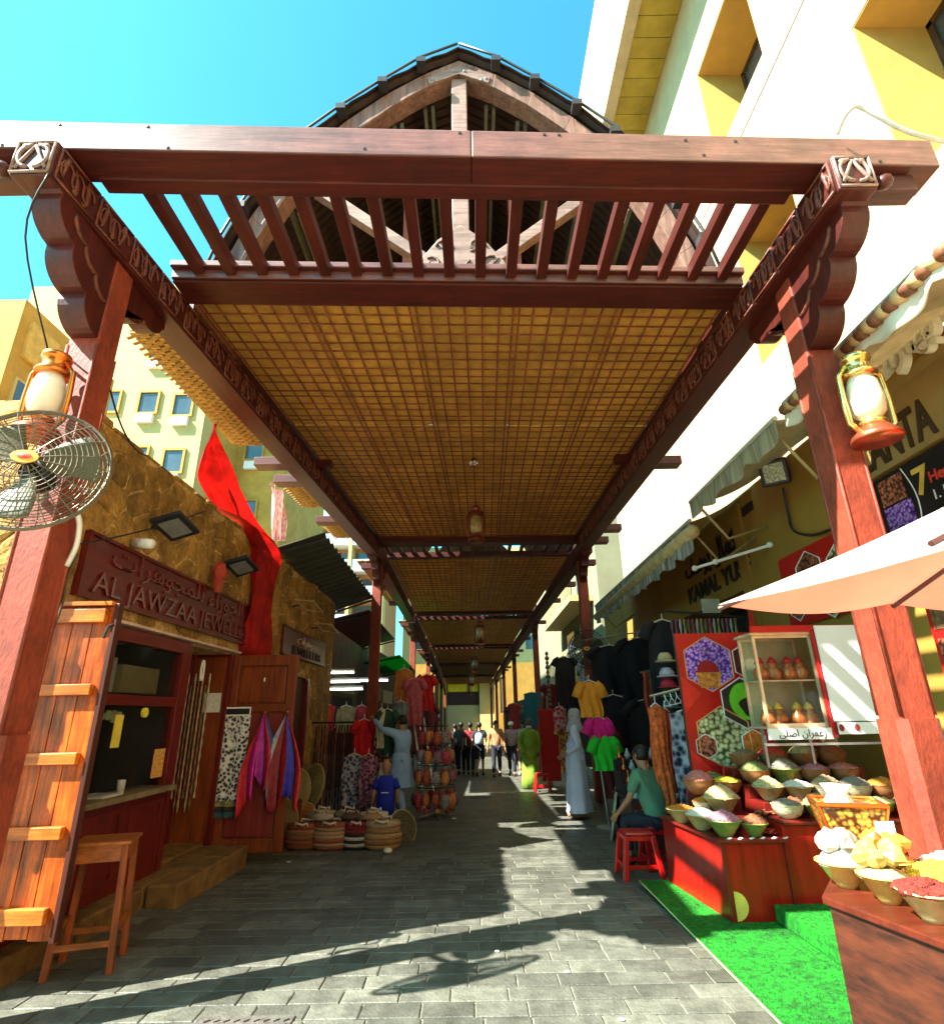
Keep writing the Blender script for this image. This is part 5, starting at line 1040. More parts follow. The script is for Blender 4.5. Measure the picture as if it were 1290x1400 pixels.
# red plastic stool (two of them nested) ------------------------------------------------------------
RPL = mat('bright red plastic', (.5, .005, .004), .28, .06, 4, spec=.6)
def pstool(x, y, z, label, rz=0, h=.42, m=RPL):
    t = thing('plastic_stool', label, 'stool', (x, y, z), 'plastic stools')
    b = MB(); b.box(x - .15, x + .15, y - .15, y + .15, z + h - .03, z + h); b.build('seat', m, t, bevel=.02)
    b = MB(); [b.box(x + sx * .15 - .004, x + sx * .15 + .004, y - .13, y + .13, z + h - .07, z + h - .03) for sx in (-1, 1)]; [b.box(x - .13, x + .13, y + sy * .15 - .004, y + sy * .15 + .004, z + h - .07, z + h - .03) for sy in (-1, 1)]; b.build('skirt', m, t)
    for sx in (-1, 1):
        for sy in (-1, 1): b = MB(); b.bar((x + sx * .19, y + sy * .19, z), (x + sx * .135, y + sy * .135, z + h - .03), .055, .055, up=(0, 1, 0)); b.build('leg', m, t, bevel=.01)
    for s in (-1, 1): b = MB(); b.bar((x - .17, y + s * .175, z + .12), (x + .17, y + s * .175, z + .12), .02, .035); b.build('stretcher', m, t); b = MB(); b.bar((x + s * .175, y - .17, z + .12), (x + s * .175, y + .17, z + .12), .02, .035); b.build('stretcher', m, t)
    t.rotation_euler = (0, 0, 0); return t
pstool(1.66, 6.72, G(6.7), 'empty bright red plastic stool in front of the man in green')
pstool(2.0, 7.08, G(7.08), 'second red plastic stool tucked behind counter, carrying the man in green')
pstool(1.62, 15.4, G(15.4), 'dark red plastic stool by the green robe far down the street', m=mat('dull red plastic', (.35, .012, .012), .35))
# ================================================================ lanterns and fans
def lantern(x, y, z, s, label, body, base, glass, small=False, hang=None):
    t = thing('lantern', label, 'lantern', (x, y, z), 'lanterns hung along the canopy'); n = 16
    def L(name, prof, m, sm=True): b = MB(); b.lathe([(r * s, h * s) for r, h in prof], (x, y, z), 20); return b.build(name, m, t, smooth=sm)
    L('base', [(.0001, .0), (.155, -.012), (.16, 0), (.15, .03), (.1, .08), (.085, .1), (.0001, .1)], base)
    L('burner', [(.085, .1), (.09, .13), (.06, .15), (.0001, .15)], body)
    L('glass', [(.055, .15), (.1, .2), (.115, .3), (.1, .42), (.075, .5)], glass)
    L('hood', [(.115, .49), (.12, .51), (.085, .54), (.08, .6), (.095, .62), (.1, .63), (.095, .66), (.06, .68), (.0001, .685)], body)
    for sg in (-1, 1):
        b = MB(); b.tube([(x + sg * .1 * s, y, z + .06 * s), (x + sg * .155 * s, y, z + .12 * s), (x + sg * .16 * s, y, z + .3 * s), (x + sg * .15 * s, y, z + .5 * s), (x + sg * .09 * s, y, z + .58 * s)], .02 * s, 8); b.build('side_tube', body, t, smooth=True)
    if hang: b = MB(); b.tube([(x, y, z + .68 * s), (x, y, hang)], .008, 6); b.build('chain', BLACK, t)
    else: b = MB(); b.tube([(x, y, z + .66 * s), (x, y + .08, z + .7 * s), (x, y + .13, z + .66 * s)], .012, 6); b.build('bracket', BLACK, t, smooth=True)
    return t
lantern(-2.91, 3.36, 3.36, .95, 'large orange brass lantern on the front left post behind the fan', BRASS, COPPER, FROST)
lantern(2.93, 3.66, 3.37, 1.05, 'large shiny gold lantern on the front right post', mat('bright gold brass', (.9, .6, .2), .18, .1, 9, metal=.9), COPPER, mat('golden reflecting lamp glass', (.78, .7, .5), .2, .15, 4, spec=.8))
DCOP = mat('dark copper lantern', (.22, .04, .02), .4, .25, 9, metal=.5); AMB = mat('amber dim glass', (.35, .25, .1), .2, .3, 6)
for i, (x, y, s, zt) in enumerate(((.07, 9.9, 1.0, None), (.17, 17.2, 1.0, None), (.0, 25.6, 1.0, None), (-.2, 34, 1.1, None), (-.42, 42.5, 1.2, None))):
    z = 1.55 + (3.56 - 1.55) * K - .05 + (0 if i == 0 else -.9) - .025 * max(0, y - 12) + (0.33 if i == 0 else .35)
    lantern(x, y, z, s, ('dark copper lantern hanging from the first woven ceiling', 'dark copper lantern hanging from second woven ceiling', 'dark copper lantern hanging from third woven ceiling', 'tiny lantern hanging from fourth woven ceiling', 'farthest tiny lantern hanging from fifth woven ceiling')[i], DCOP, DCOP, AMB, hang=5.4 - .025 * max(0, y - 12))
sl = thing('star_lamp', 'tiny cluster of shiny bulbs on the first woven ceiling', 'lamp', (.04, 8.1, 5.3))
for k in range(5): b = MB(); b.ball((.04 + .05 * math.cos(k * 1.26), 8.1 + .05 * math.sin(k * 1.26), 5.29), .028, .028, .028, 8, 5); b.build('bulb', mat('shiny bulb', (.6, .5, .45), .1, metal=.5), sl, smooth=True)
b = MB(); b.lathe([(.04, 5.3), (.04, 5.36)], (.04, 8.1, 0), 10); b.build('rose', BLACK, sl)
# fans: round wire guards with blades inside
GUARD = mat('grey brass wire guard', (.16, .13, .09), .45, .2, 9, metal=.5); BLADE = mat('grey olive fan blade', (.12, .11, .06), .5, .15, 6, transl=.15)
def fan(c, r, nrm, label, guard, rings=13, spokes=18, wire_=.0028):
    c = V(c); nz = V(nrm).normalized(); ax = nz.cross(V((0, 0, 1))).normalized(); ay = ax.cross(nz) * -1; ay = nz.cross(ax) * -1
    t = thing('wall_fan', label, 'fan', c, 'fans on the canopy posts')
    def P(rr, a, d): return c + (ax * math.cos(a) + ay * math.sin(a)) * rr + nz * d
    b = MB()
    for side in (1, -1):
        for k in range(1, rings + 1):
            rr = r * (.16 + .84 * k / rings); d = side * .10 * (1 - (rr / r) ** 3) + side * .01
            b.tube([P(rr, 6.2832 * j / 40, d) for j in range(40)], wire_ if k < rings else .009, 4, closed=True)
        for k in range(spokes): a = 6.2832 * k / spokes + .1 * side; b.tube([P(r * q, a, side * .10 * (1 - q ** 3) + side * .012) for q in (.14, .45, .75, 1)], wire_ * 1.25, 4)
    b.build('wire_guard', guard, t)
    for k in range(3):
        a0 = 2.094 * k + .5; b = MB()
        def fb(u, v):
            rr = r * (.12 + .74 * v); a = a0 + (u - .5) * (1.15 - .25 * v) + v * .25; return P(rr, a, .035 * (.5 - u) * 2)
        b.grid(fb, 6, 8); b.build('blade', BLADE, t, smooth=True, solid=.004)
    M = Matrix((ax, ay, nz)).transposed().to_4x4()
    b = MB(); b.lathe([(.0001, -.2), (.07, -.2), (.085, -.16), (.085, -.04), (.04, -.03), (.04, .1), (.0001, .1)], c, 18, M); b.build('motor', BLACK, t, smooth=False)
    b = MB(); b.lathe([(.0001, .112), (.055, .115), (.072, .12), (.072, .13), (.0001, .134)], c, 20, M, sx=1.0, sy=.6); b.build('badge', mat('gold badge', (.75, .42, .06), .35), t)
    b = MB(); b.lathe([(.0001, .134), (.04, .135), (.0001, .139)], c, 12, M, sx=1.0, sy=.5); b.build('badge_mark', mat('red badge mark', (.55, .05, .02), .5), t)
    return t, c - nz * .2
t, bk_ = fan((-2.69, 3.14, 3.02), .42, (.32, -1, .16), 'large round wire fan on the front left post', GUARD)
b = MB(); b.tube([bk_, bk_ + V((-.05, .1, -.05)), (-2.88, 3.51, 2.95)], .025, 8); b.build('bracket', STEEL, t)
t, bk_ = fan((2.55, 13.0, 2.9), .42, (-.3, -1, 0), 'black wire fan on a far right canopy post', BLACK, 6, 10, .006)
b = MB(); b.tube([bk_, (2.58, 13.05, 2.8)], .03, 8); b.build('bracket', BLACK, t)
# loose white pipe and cables over the front beam
wire('cable', [(2.76, 3.0, 5.56), (2.76, 2.9, 5.6), (2.80, 2.84, 5.62), (2.86, 2.84, 5.6), (2.96, 2.84, 5.5), (3.12, 2.86, 5.4), (3.4, 2.9, 5.34), (4.9, 3.2, 5.3)], .016, mat('pale cable', (.5, .5, .46), .5), 'pale cable looping over the right end of the front beam')
wire('cable', [(-2.78, 2.75, 5.0), (-2.95, 2.9, 4.6), (-3.2, 3.6, 4.2)], .007, BLACK, 'thin dark cable dropping from the left end of front beam')
# ================================================================ goods along the left side
WICK = mat('pale woven wicker', (.42, .3, .12), .85, .35, 40, (1, 1, 3), bump=.8, bscale=60); WICK2 = mat('olive woven wicker', (.28, .22, .07), .85, .5, 50, (1, 1, 2), bump=.8, bscale=70)
def hand_fan(c, r, tilt, rz, m, label):
    t = thing('woven_fan', label, 'woven fan', c, 'round woven fans'); M = Matrix.Rotation(rz, 4, 'Z') @ Matrix.Rotation(tilt, 4, 'X')
    b = MB()
    for k in range(9): rr = r * (k + 1) / 9; b.tube([V(c) + M @ V((rr * math.cos(a), rr * math.sin(a) * 1.1, .004 * (k % 2))) for a in [6.283 * j / 24 for j in range(24)]], r / 15, 5, closed=True)
    b.build('coil', m, t, smooth=True); b = MB(); b.lathe([(.0001, -.008), (r, -.006), (r, .006), (.0001, .008)], c, 24, M); b.build('disc', m, t)
    b = MB(); b.tube([V(c) + M @ V((r * 1.03 * math.cos(a), r * 1.13 * math.sin(a), 0)) for a in [6.283 * j / 24 for j in range(24)]], .014, 6, closed=True); b.build('rim', WICK, t, smooth=True)
for i, (x, y, z, r, ti, rz, m, l) in enumerate(((-2.72, 9.3, .62, .28, 80, -25, WICK, 'large pale round woven fan leaning by the door leaf, at the back'), (-2.5, 9.45, .68, .27, 78, -40, WICK2, 'large olive round woven fan leaning at the right of the pile'), (-2.78, 8.95, .26, .26, 76, -15, WICK2, 'olive woven fan standing on paving at left of the pile'), (-2.5, 9.1, .24, .22, 72, -30, mat('orange woven straw', (.5, .22, .04), .85, .4, 50), 'orange straw fan at the foot of the pile'))):
    hand_fan((x, y, z + G(y)), r, rad(ti), rad(rz), m, l)
sub_t('maroon_cushion', mat('maroon cushion', (.2, .012, .015), .9), 'maroon cushion pushed between the woven fans', 'cushion', (-2.68, -2.56, 9.0, 9.2, -.1, .42))
def bag(x, y, w_, d, h, cols, label, hc=None, rough=.9):
    t = thing('woven_bag', label, 'bag', (x, y, G(y)), 'woven bags set out on the paving'); z0 = G(y); n = len(cols)
    pr = lambda q: .8 + .28 * math.sin(min(1, q * 1.15 + .18) * 2.4)
    for i, c in enumerate(cols):
        b = MB(); q0, q1 = i / n, (i + 1) / n
        b.lathe([(w_ / 2 * pr(q0) * (1 if i else .9), z0 + h * q0 + (.004 if not i else 0)), (w_ / 2 * pr((q0 + q1) / 2) + .006, z0 + h * (q0 + q1) / 2), (w_ / 2 * pr(q1), z0 + h * q1)], (x, y, 0), 22, None, 0, 1, d / w_); b.build('woven_band', mat('bag ' + str(tuple(round(v, 2) for v in c)), c, rough, .35, 45, (1, 1, 2.5), bump=.9, bscale=70), t, smooth=True)
    for s in (-1, 1):
        b = MB(); b.tube([(x - w_ * .2, y + s * d * .4, z0 + h * .9), (x - w_ * .17, y + s * d * .5, z0 + h * 1.1), (x + .03, y + s * d * .62, z0 + h * 1.02), (x + w_ * .17, y + s * d * .5, z0 + h * 1.08), (x + w_ * .2, y + s * d * .4, z0 + h * .9)], .014, 6); b.build('handle', mat('rope handle', hc or (.6, .52, .4), .9), t, smooth=True)
    b = MB(); b.lathe([(.0001, z0 + h * .93), (w_ * .4, z0 + h * .94)], (x, y, 0), 16, None, 0, 1, d / w_); b.build('lining', mat('bag lining', (.05, .03, .02), .9), t)
TN, RS, DR, BK, CRM = (.45, .26, .12), (.32, .08, .04), (.25, .02, .02), (.03, .025, .02), (.6, .52, .38)
bag(-2.33, 8.55, .44, .32, .30, [(.26, .07, .03), RS, (.25, .1, .05), (.36, .16, .07), RS], 'rusty brown woven bag nearest to the door leaf')
bag(-1.95, 8.5, .46, .32, .31, [RS, TN, RS, TN, TN, (.42, .25, .12), RS], 'tan and rust striped woven bag with white rope handles', (.6, .55, .48))
bag(-1.6, 8.48, .34, .28, .31, [BK, CRM, BK, CRM, BK, DR, DR, DR], 'cream and black striped bag with dark red top')
bag(-1.25, 8.43, .46, .34, .33, [(.4, .22, .07), (.34, .16, .05), (.42, .24, .09), (.36, .18, .06), (.44, .3, .15)], 'straw coloured woven basket bag at right end of row')
bag(-2.2, 8.92, .40, .28, .40, [TN, (.4, .3, .18), TN, RS, (.4, .3, .18)], 'cream and tan woven bag in the row behind')
bag(-1.82, 8.86, .34, .28, .40, [(.4, .3, .18), BK, (.45, .36, .24), BK, (.4, .3, .18)], 'cream bag with black stripes in the row behind')
bag(-1.45, 8.88, .40, .28, .38, [CRM, (.4, .3, .18), TN, CRM], 'pale straw bag in the row behind, at right')
for i, (x, y, c, l) in enumerate(((-2.1, 8.62, (.5, .42, .3), 'cream folded straw purse lying on the striped bags'), (-1.72, 8.62, (.12, .06, .04), 'dark striped purse lying on the bag row'), (-1.42, 8.55, (.42, .24, .09), 'straw purse lying on the basket bag'))):
    b = MB(); b.ball((x, y, G(y) + .36), .15, .11, .05, 14, 6); b.tube([(x - .08, y, G(y) + .38), (x - .05, y - .06, G(y) + .46), (x + .06, y - .05, G(y) + .45), (x + .09, y, G(y) + .38)], .011, 5); tag(b.build('straw_purse', mat('purse %d' % i, c, .9, .5, 50, (1, 1, 2), bump=.9, bscale=70), None, smooth=True, loc=(x, y, G(y) + .3)), l, 'purse')
hand_fan((-1.05, 8.95, .17 + G(9)), .2, rad(72), rad(35), mat('dark edged wicker', (.1, .08, .03), .8, .5, 40), 'dark woven disc leaning against the straw basket bag')
b = MB(); b.ball((-1.13, 8.1, G(8.1) + .035), .06, .05, .035); tag(b.build('pale_shell', CRM and mat('pale shell', (.6, .55, .4), .6), None, smooth=True, loc=(-1.13, 8.1, 0)), 'small pale rounded stone lying in front of the straw basket bag', 'stone')
# open shop beyond the stone building: lamps, hung cloth
TUBE = mat('lit fluorescent tube', (.9, 1, .95), .3, 0, 1, emit=1.5)
for i, (y, x0, x1, z) in enumerate(((13.3, -3.9, -2.75, 2.50), (14.0, -3.85, -2.75, 2.34), (14.7, -3.8, -2.8, 2.2), (15.5, -3.7, -2.3, 2.44))):
    b = MB(); b.tube([(x0, y, z), (x1, y, z)], .02, 8); t = thing('tube_light', ('lit fluorescent tube at the front of dark left shop', 'second lit fluorescent tube in the dark left shop', 'third lit fluorescent tube, lowest in the dark left shop', 'lit fluorescent tube beyond the second left post')[i], 'light', (x0, y, z), 'fluorescent tubes')
    b.build('tube', TUBE, t, smooth=True); b = MB(); b.box(x0, x1, y - .05, y + .05, z + .04, z + .08); b.build('batten', WHITE, t)
FOLD = bpy.data.textures.new('folds', 'CLOUDS'); FOLD.noise_scale = .16; FOLD.noise_depth = 3
def crease(o, s):
    d = o.modifiers.new('creases', 'DISPLACE'); d.texture = FOLD; d.strength = s; d.mid_level = .5; d.texture_coords = 'GLOBAL'; return o
def garment(x, y, z, w_, h, m, label, kind='shirt', rz=0, cat='garment', group=None):
    """a garment on a hanger; x,y,z = hanger hook, front faces -y turned by rz"""
    t = thing('hanging_' + kind, label, cat, (x, y, z), group); b = MB(); M = Matrix.Rotation(rz, 3, 'Z')
    def fn(side):
        def f(u, v):
            a = (u - .5); taper = (.62 + .38 * min(1, (1 - v) * 5)) if kind != 'cloth' else 1
            p = V((a * w_ * taper + .012 * math.sin(v * 9), side * .05 * math.cos(a * 3.1) * (1 - .3 * v) + .025 * math.sin(u * 17 + v * 3) * (1 - v) * side, -h * (1 - v) - .05 - .10 * abs(a) * (v > .9)))
            return V((x, y, z)) + M @ p
        return f
    b.grid(fn(-1), 20, 18); b.grid(fn(1), 20, 18); crease(b.build('cloth', m, t, smooth=True), .035)
    if kind == 'shirt':
        for s in (-1, 1):
            b = MB(); p = [V((s * w_ * .28, 0, -.09)), V((s * w_ * .45, 0, -.15)), V((s * w_ * .6, 0, -.30))]
            b.tube([V((x, y, z)) + M @ q for q in p], [.07, .075, .085], 10); b.build('sleeve', m, t, smooth=True)
    b = MB(); b.tube([V((x, y, z)) + M @ V(q) for q in ((-w_ * .3, 0, -.08), (0, 0, -.03), (w_ * .3, 0, -.08))], .008, 5); b.tube([V((x, y, z + d)) for d in (-.03, .05)], .006, 5); b.build('hanger', WHITE, t)
    return t
cl_ = lambda n, c, v=.25, s=12, **k: mat('fabric ' + n, c, .85, v, s, **k)
garment(-1.62, 13.4, 2.62, .4, .95, cl_('orange', (.6, .22, .05)), 'plain orange cloth hanging behind second left post', 'cloth')
garment(-1.35, 13.2, 2.4, .38, 1.0, cl_('dusty pink', (.55, .12, .16)), 'dusty pink blouse hanging by the second left post', 'shirt')
garment(-1.12, 13.5, 2.5, .36, .8, cl_('red', (.6, .02, .03)), 'red blouse hanging right of the pink one', 'shirt')
garment(-1.62, 12.9, 1.9, .32, .6, cl_('blue grey', (.2, .28, .33)), 'blue grey cloth folded over rail by second left post', 'cloth')
garment(-2.15, 11.6, 1.55, .34, .85, cl_('bright red', (.65, .015, .02)), 'bright red shirt hanging near the man in blue', 'shirt')
garment(-1.75, 11.5, 1.5, .34, .85, mat('fabric red print', (.12, .01, .012), .85, .3, 14, kind='voro', col2=(.5, .3, .28)), 'dark red flowered cloth between red shirt and the man', 'cloth')
garment(-2.25, 11.3, .95, .4, .85, mat('fabric blue white print', (.03, .035, .09), .85, .3, 16, kind='voro', col2=(.5, .5, .55)), 'dark blue and white printed cloth hanging low below the red shirt', 'cloth')
garment(-1.95, 11.1, .95, .3, .85, mat('fabric pink navy print', (.06, .02, .06), .85, .3, 20, kind='voro', col2=(.5, .2, .25)), 'navy and pink printed cloth hanging low', 'cloth')
garment(-1.62, 11.2, .85, .3, .8, cl_('pale stripe', (.5, .46, .42)), 'pale beige skirt hanging low beside the blue child shirt', 'cloth')
garment(-1.67, 11.35, 1.72, .34, .8, cl_('dark green', (.02, .07, .04)), 'dark green and cream garment held on the hanger by the man in blue', 'shirt')
garment(-1.78, 11.33, 1.74, .16, .7, cl_('cream scarf', (.6, .55, .4)), 'cream scarf hanging beside the dark green garment', 'cloth')
# dark stacked goods at the back of that shop
for i, (x, y, z, s, c) in enumerate(((-3.6, 14.2, 1.55, .5, (.5, .03, .03)), (-3.1, 14.3, 1.5, .45, (.3, .28, .15)), (-2.75, 14.4, 1.5, .4, (.45, .05, .08)), (-3.4, 14.6, 1.0, .5, (.04, .03, .03)), (-2.9, 14.6, .9, .5, (.06, .04, .05)))):
    garment(x, y, z + .35, s, .6, cl_('stack %d' % i, c), ('red bags hanging under the tube lights', 'khaki bag hanging under the tube lights', 'crimson bag hanging under the tube lights', 'black cloth hanging low at left of dark shop', 'black cloth hanging low at right of dark shop')[i], 'cloth')
sub_t('dark_cabinet', mat('near black cabinet', (.015, .01, .012), .7), 'tall near black cabinet at the front of the left open shop', 'cabinet', (-3.7, -2.5, 12.4, 13.0, G(13), 1.5)) if False else None
bs = thing('beaded_screen', 'dark maroon beaded screen hanging behind the woven fans', 'screen', (-2.6, 11.7, 1))
for k in range(22):
    b = MB(); x = -3.1 + k * .055; b.tube([(x, 11.75, 1.4 - j * .11) for j in range(15)], [.022 if (j + k) % 2 else .012 for j in range(15)], 5); b.build('bead_string', mat('maroon bead %d' % (k % 3), ((.1, .02, .02), (.18, .07, .04), (.06, .02, .03))[k % 3], .4), bs)
b = MB(); b.tube([(-3.2, 11.75, 1.45), (-1.85, 11.75, 1.45)], .02, 6); b.build('rail', BLACK, bs)
# ladder
ld = thing('ladder', 'thin metal ladder leaning behind the man in blue', 'ladder', (-1.1, 12.8, G(12.8)))
for s in (0, .3): b = MB(); b.bar((-1.05 + s * .75, 12.6, G(12.6)), (-1.38 + s * .75, 13.3, 1.5), .04, .03); b.build('rail', STEEL, ld)
for k in range(6): f = (k + .6) / 6.5; b = MB(); b.tube([(-1.05 - .33 * f, 12.6 + .7 * f, G(12.6) + 1.8 * f), (-1.05 - .33 * f + .225, 12.6 + .7 * f, G(12.6) + 1.8 * f)], .014, 6); b.build('rung', STEEL, ld)
# revolving rack of beaded pouches
rk = thing('bag_rack', 'revolving rack hung with red and orange beaded pouches', 'rack', (-.75, 11.3, G(11.3))); rz_ = G(11.3)
b = MB(); b.tube([(-.75, 11.3, rz_), (-.75, 11.3, rz_ + 1.58)], .018, 8); b.build('pole', BLACK, rk)
for a in range(4): b = MB(); b.tube([(-.75, 11.3, rz_ + .06), (-.75 + .3 * math.cos(a * 1.57 + .4), 11.3 + .3 * math.sin(a * 1.57 + .4), rz_ + .01)], .016, 6); b.build('foot', STEEL, rk)
for lv, (z, r) in enumerate(((1.52, .24), (1.2, .3), (.86, .33), (.5, .36))):
    b = MB(); b.tube([(-.75 + r * math.cos(a), 11.3 + r * math.sin(a), rz_ + z) for a in [j * .3927 for j in range(16)]], .01, 5, closed=True); b.build('ring', BLACK, rk)
PCH = [mat('pouch %d' % i, c, .7, .6, 70, kind='voro', col2=c2) for i, (c, c2) in enumerate((((.3, .05, .02), (.7, .28, .1)), ((.25, .01, .02), (.6, .08, .1)), ((.08, .02, .05), (.35, .2, .25)), ((.4, .12, .02), (.75, .3, .08)), ((.03, .025, .03), (.45, .4, .4)), ((.2, .03, .02), (.5, .12, .06))))]
k = 0
for lv, (z, r, n) in enumerate(((1.5, .24, 9), (1.18, .3, 11), (.84, .33, 12), (.48, .36, 13))):
    for j in range(n):
        a = 6.283 * j / n + lv * .3; x, y = -.75 + r * math.cos(a), 11.3 + r * math.sin(a); b = MB(); s = R.uniform(.85, 1.15)
        b.lathe([(.0001, -.30 * s), (.05 * s, -.27 * s), (.075 * s, -.2 * s), (.06 * s, -.11 * s), (.045 * s, -.08 * s), (.0001, -.07 * s)], (x, y, rz_ + z), 8, wob=lambda aa, zz: .15 * math.sin(aa * 3 + j)); b.tube([(x, y, rz_ + z - .08), (x, y, rz_ + z)], .006, 4)
        b.build('pouch', PCH[(k * 5 + lv) % 6], rk, smooth=True); k += 1
for j in range(9):
    a = 6.283 * j / 9; b = MB(); b.ball((-.75 + .3 * math.cos(a), 11.3 + .3 * math.sin(a), rz_ + .13), .05); b.build('pompom', PCH[(1, 3, 5)[j % 3]], rk, smooth=True)
# hung goods and signs far along the left
for i, (x, y, z, c, l) in enumerate(((-1.75, 16.5, 2.4, (.12, .02, .02), 'dark red coat hanging far along the left side'), (-1.7, 18.5, 2.2, (.03, .02, .02), 'black coat hanging far along the left side'), (-1.6, 20.5, 2.0, (.3, .04, .05), 'red dress hanging far along the left side'), (-1.75, 23.5, 1.9, (.06, .05, .05), 'grey coat hanging far along the left side'), (-1.9, 27, 1.6, (.25, .1, .04), 'brown coat hanging far along the left side'))):
    garment(x, y, z, .5, 1.7, cl_('far left %d' % i, c), l, 'shirt')
# ================================================================ goods along the right side
pst = thing('shirt_stand', 'thin stand carrying three bright shirts one below another', 'stand', (2.0, 9.6, G(9.6))); b = MB(); b.tube([(2.02, 9.75, G(9.7)), (1.85, 9.7, 2.12)], .016, 6); b.build('pole', STEEL, pst); b = MB(); b.lathe([(.2, 0), (.2, .02), (.03, .04)], (2.02, 9.75, G(9.7)), 14); b.build('foot', STEEL, pst)
garment(1.84, 9.5, 2.08, .36, .55, cl_('amber shirt', (.75, .3, .02), .08), 'amber orange tee shirt at top of the shirt stand', 'shirt')
garment(1.93, 9.48, 1.53, .34, .32, cl_('hot pink', (.7, .01, .22), .08), 'hot pink shirt in the middle of the shirt stand', 'shirt')
garment(1.99, 9.46, 1.26, .36, .5, cl_('vivid green', (.02, .55, .03), .08), 'vivid green tee shirt lowest on the shirt stand', 'shirt')
# dark wardrobe like racks by the second right post
for i, (x, y, z, w_, h, c, l) in enumerate(((2.9, 12.4, 2.95, .8, 1.0, (.015, .015, .02), 'black abaya cloth hung high by the second right post'), (3.3, 11.6, 3.0, .8, 1.2, (.012, .012, .016), 'black cloaks hung high on rack under striped fringe'), (2.6, 11.2, 1.9, .6, 1.4, (.015, .012, .02), 'black robe hanging behind the bright shirts'), (3.0, 10.2, 1.8, .8, 1.6, (.012, .012, .014), 'black robes hanging behind the glassware table'), (2.75, 8.3, 2.85, .5, 1.55, (.012, .012, .016), 'long black tapering cloak hanging beside the nut banner'), (2.35, 10.8, 1.3, .4, 1.1, (.1, .02, .02), 'maroon robe hanging behind the man in pale blue robe'))):
    garment(x, y, z, w_, h, cl_('black %d' % i, c), l, 'shirt')
RKB = mat('steel clothes rail', (.5, .5, .48), .3, metal=.8)
for nm, a, c, l in (('clothes_rail', (2.55, 9.0, 2.12), (3.0, 9.3, 2.2), 'steel rail of coloured scarves beside the black cloak'), ('clothes_rail', (2.1, 7.15, 1.72), (2.75, 7.2, 1.86), 'steel rail with white hangers beside the nut banner'), ('clothes_rail', (2.3, 12.2, 3.0), (3.5, 11.2, 3.05), 'high steel rail of black cloaks')):
    b = MB(); b.tube([a, c], .014, 8); tag(b.build(nm, RKB, None, loc=a), l, 'rail')
for i, (c, l) in enumerate((((.4, .06, .03), 'rust scarf, first on the scarf rail'), ((.25, .12, .05), 'brown scarf, second on the scarf rail'), ((.08, .2, .05), 'leaf green scarf, third on the scarf rail'), ((.5, .05, .12), 'pink scarf, fourth on the scarf rail'), ((.02, .2, .12), 'teal green scarf, last on the scarf rail'))):
    b = MB(); x, y, z = 2.58 + .09 * i, 9.02 + .06 * i, 2.12; b.grid(lambda u, v: (x + .08 * (u - .5) + .1 * (1 - v) * .6 + .02 * math.sin(v * 8), y - .04 + .03 * math.sin(u * 9), z - 1.05 * (1 - v)), 8, 12)
    tag(b.build('hanging_scarf', cl_('scarf %d' % i, c, .4, 20), None, smooth=True, loc=(x, y, z)), l, 'scarf', 'scarves on the rail')
for i in range(6):
    b = MB(); x = 2.28 + .07 * i; y, z = 7.16, 1.74 + .015 * i; b.tube([(x, y, z), (x + .01, y, z - .05), (x + .02, y - .14, z - .13), (x + .02, y + .14, z - .13), (x + .01, y, z - .05)], .007, 5)
    tag(b.build('hanger', WHITE, None, loc=(x, y, z)), 'empty white hanger in the row on the rail beside the nut banner', 'hanger', 'white hangers on the rail')
garment(2.14, 7.1, 1.68, .2, 1.15, cl_('orange print', (.7, .12, .02), .5, 20), 'bright orange long scarf dress on the rail by seated man', 'cloth')
garment(2.28, 7.2, 1.62, .16, .9, cl_('red orange', (.5, .05, .02), .4), 'red orange cloth beside the bright orange scarf dress', 'cloth')
garment(2.5, 7.0, 1.62, .5, 1.25, mat('fabric navy print', (.012, .012, .04), .85, .3, 13, kind='voro', col2=(.45, .45, .5)), 'navy blue and white printed cloth hanging by the nut banner', 'cloth')
for i, (z, c, l) in enumerate(((2.2, (.5, .45, .25), 'cream hat, top of the stack of hats on the black cloak'), (2.0, (.55, .5, .55), 'white and purple cap in the column of hats'), (1.86, (.5, .03, .05), 'red cap in the column of hats'), (1.74, (.05, .12, .06), 'dark green cap in the column of hats'), (1.6, (.12, .13, .12), 'grey cap, lowest in the column of hats'))):
    t = thing('cap', l, 'cap', (2.62, 8.0, z), 'caps hung in a column'); b = MB(); b.lathe([(.1, 0), (.1, .05), (.06, .11), (.0001, .12)], (2.62, 8.0, z), 14); b.build('crown', cl_('cap %d' % i, c), t, smooth=True); b = MB(); b.lathe([(.1, .0), (.15, -.01), (.15, .0), (.1, .01)], (2.62, 7.96, z), 14); b.build('brim', cl_('cap %d' % i, c), t)
nt_ = thing('trinket_net', 'dark net hung with red trinkets and dolls above the nut banner', 'net', (3.1, 8.0, 2.4))
for k in range(16): b = MB(); x = 2.8 + k * .06; b.tube([(x, 8.05 + .02 * math.sin(j), 2.78 - j * .09) for j in range(7)], [.013 + .012 * ((j + k) % 2) for j in range(7)], 5); b.build('trinket_string', mat('trinket %d' % (k % 4), ((.12, .05, .05), (.2, .03, .05), (.3, .28, .25), (.2, .18, .05))[k % 4], .5), nt_)
b = MB(); b.tube([(2.72, 8.05, 2.9), (3.8, 8.0, 2.78)], .02, 6); b.build('rail', BLACK, nt_)
b = MB(); b.prism([(0, 0), (.16, .05), (.1, .75)], (3.62, 7.6, 2.2), (1, 0, 0), (0, 0, 1), (0, .02, 0)); tag(b.build('red_pennant', mat('red pennant', (.7, .02, .02), .6), None, loc=(3.62, 7.6, 2.2)), 'red pointed pennant standing behind the nut banner', 'pennant')
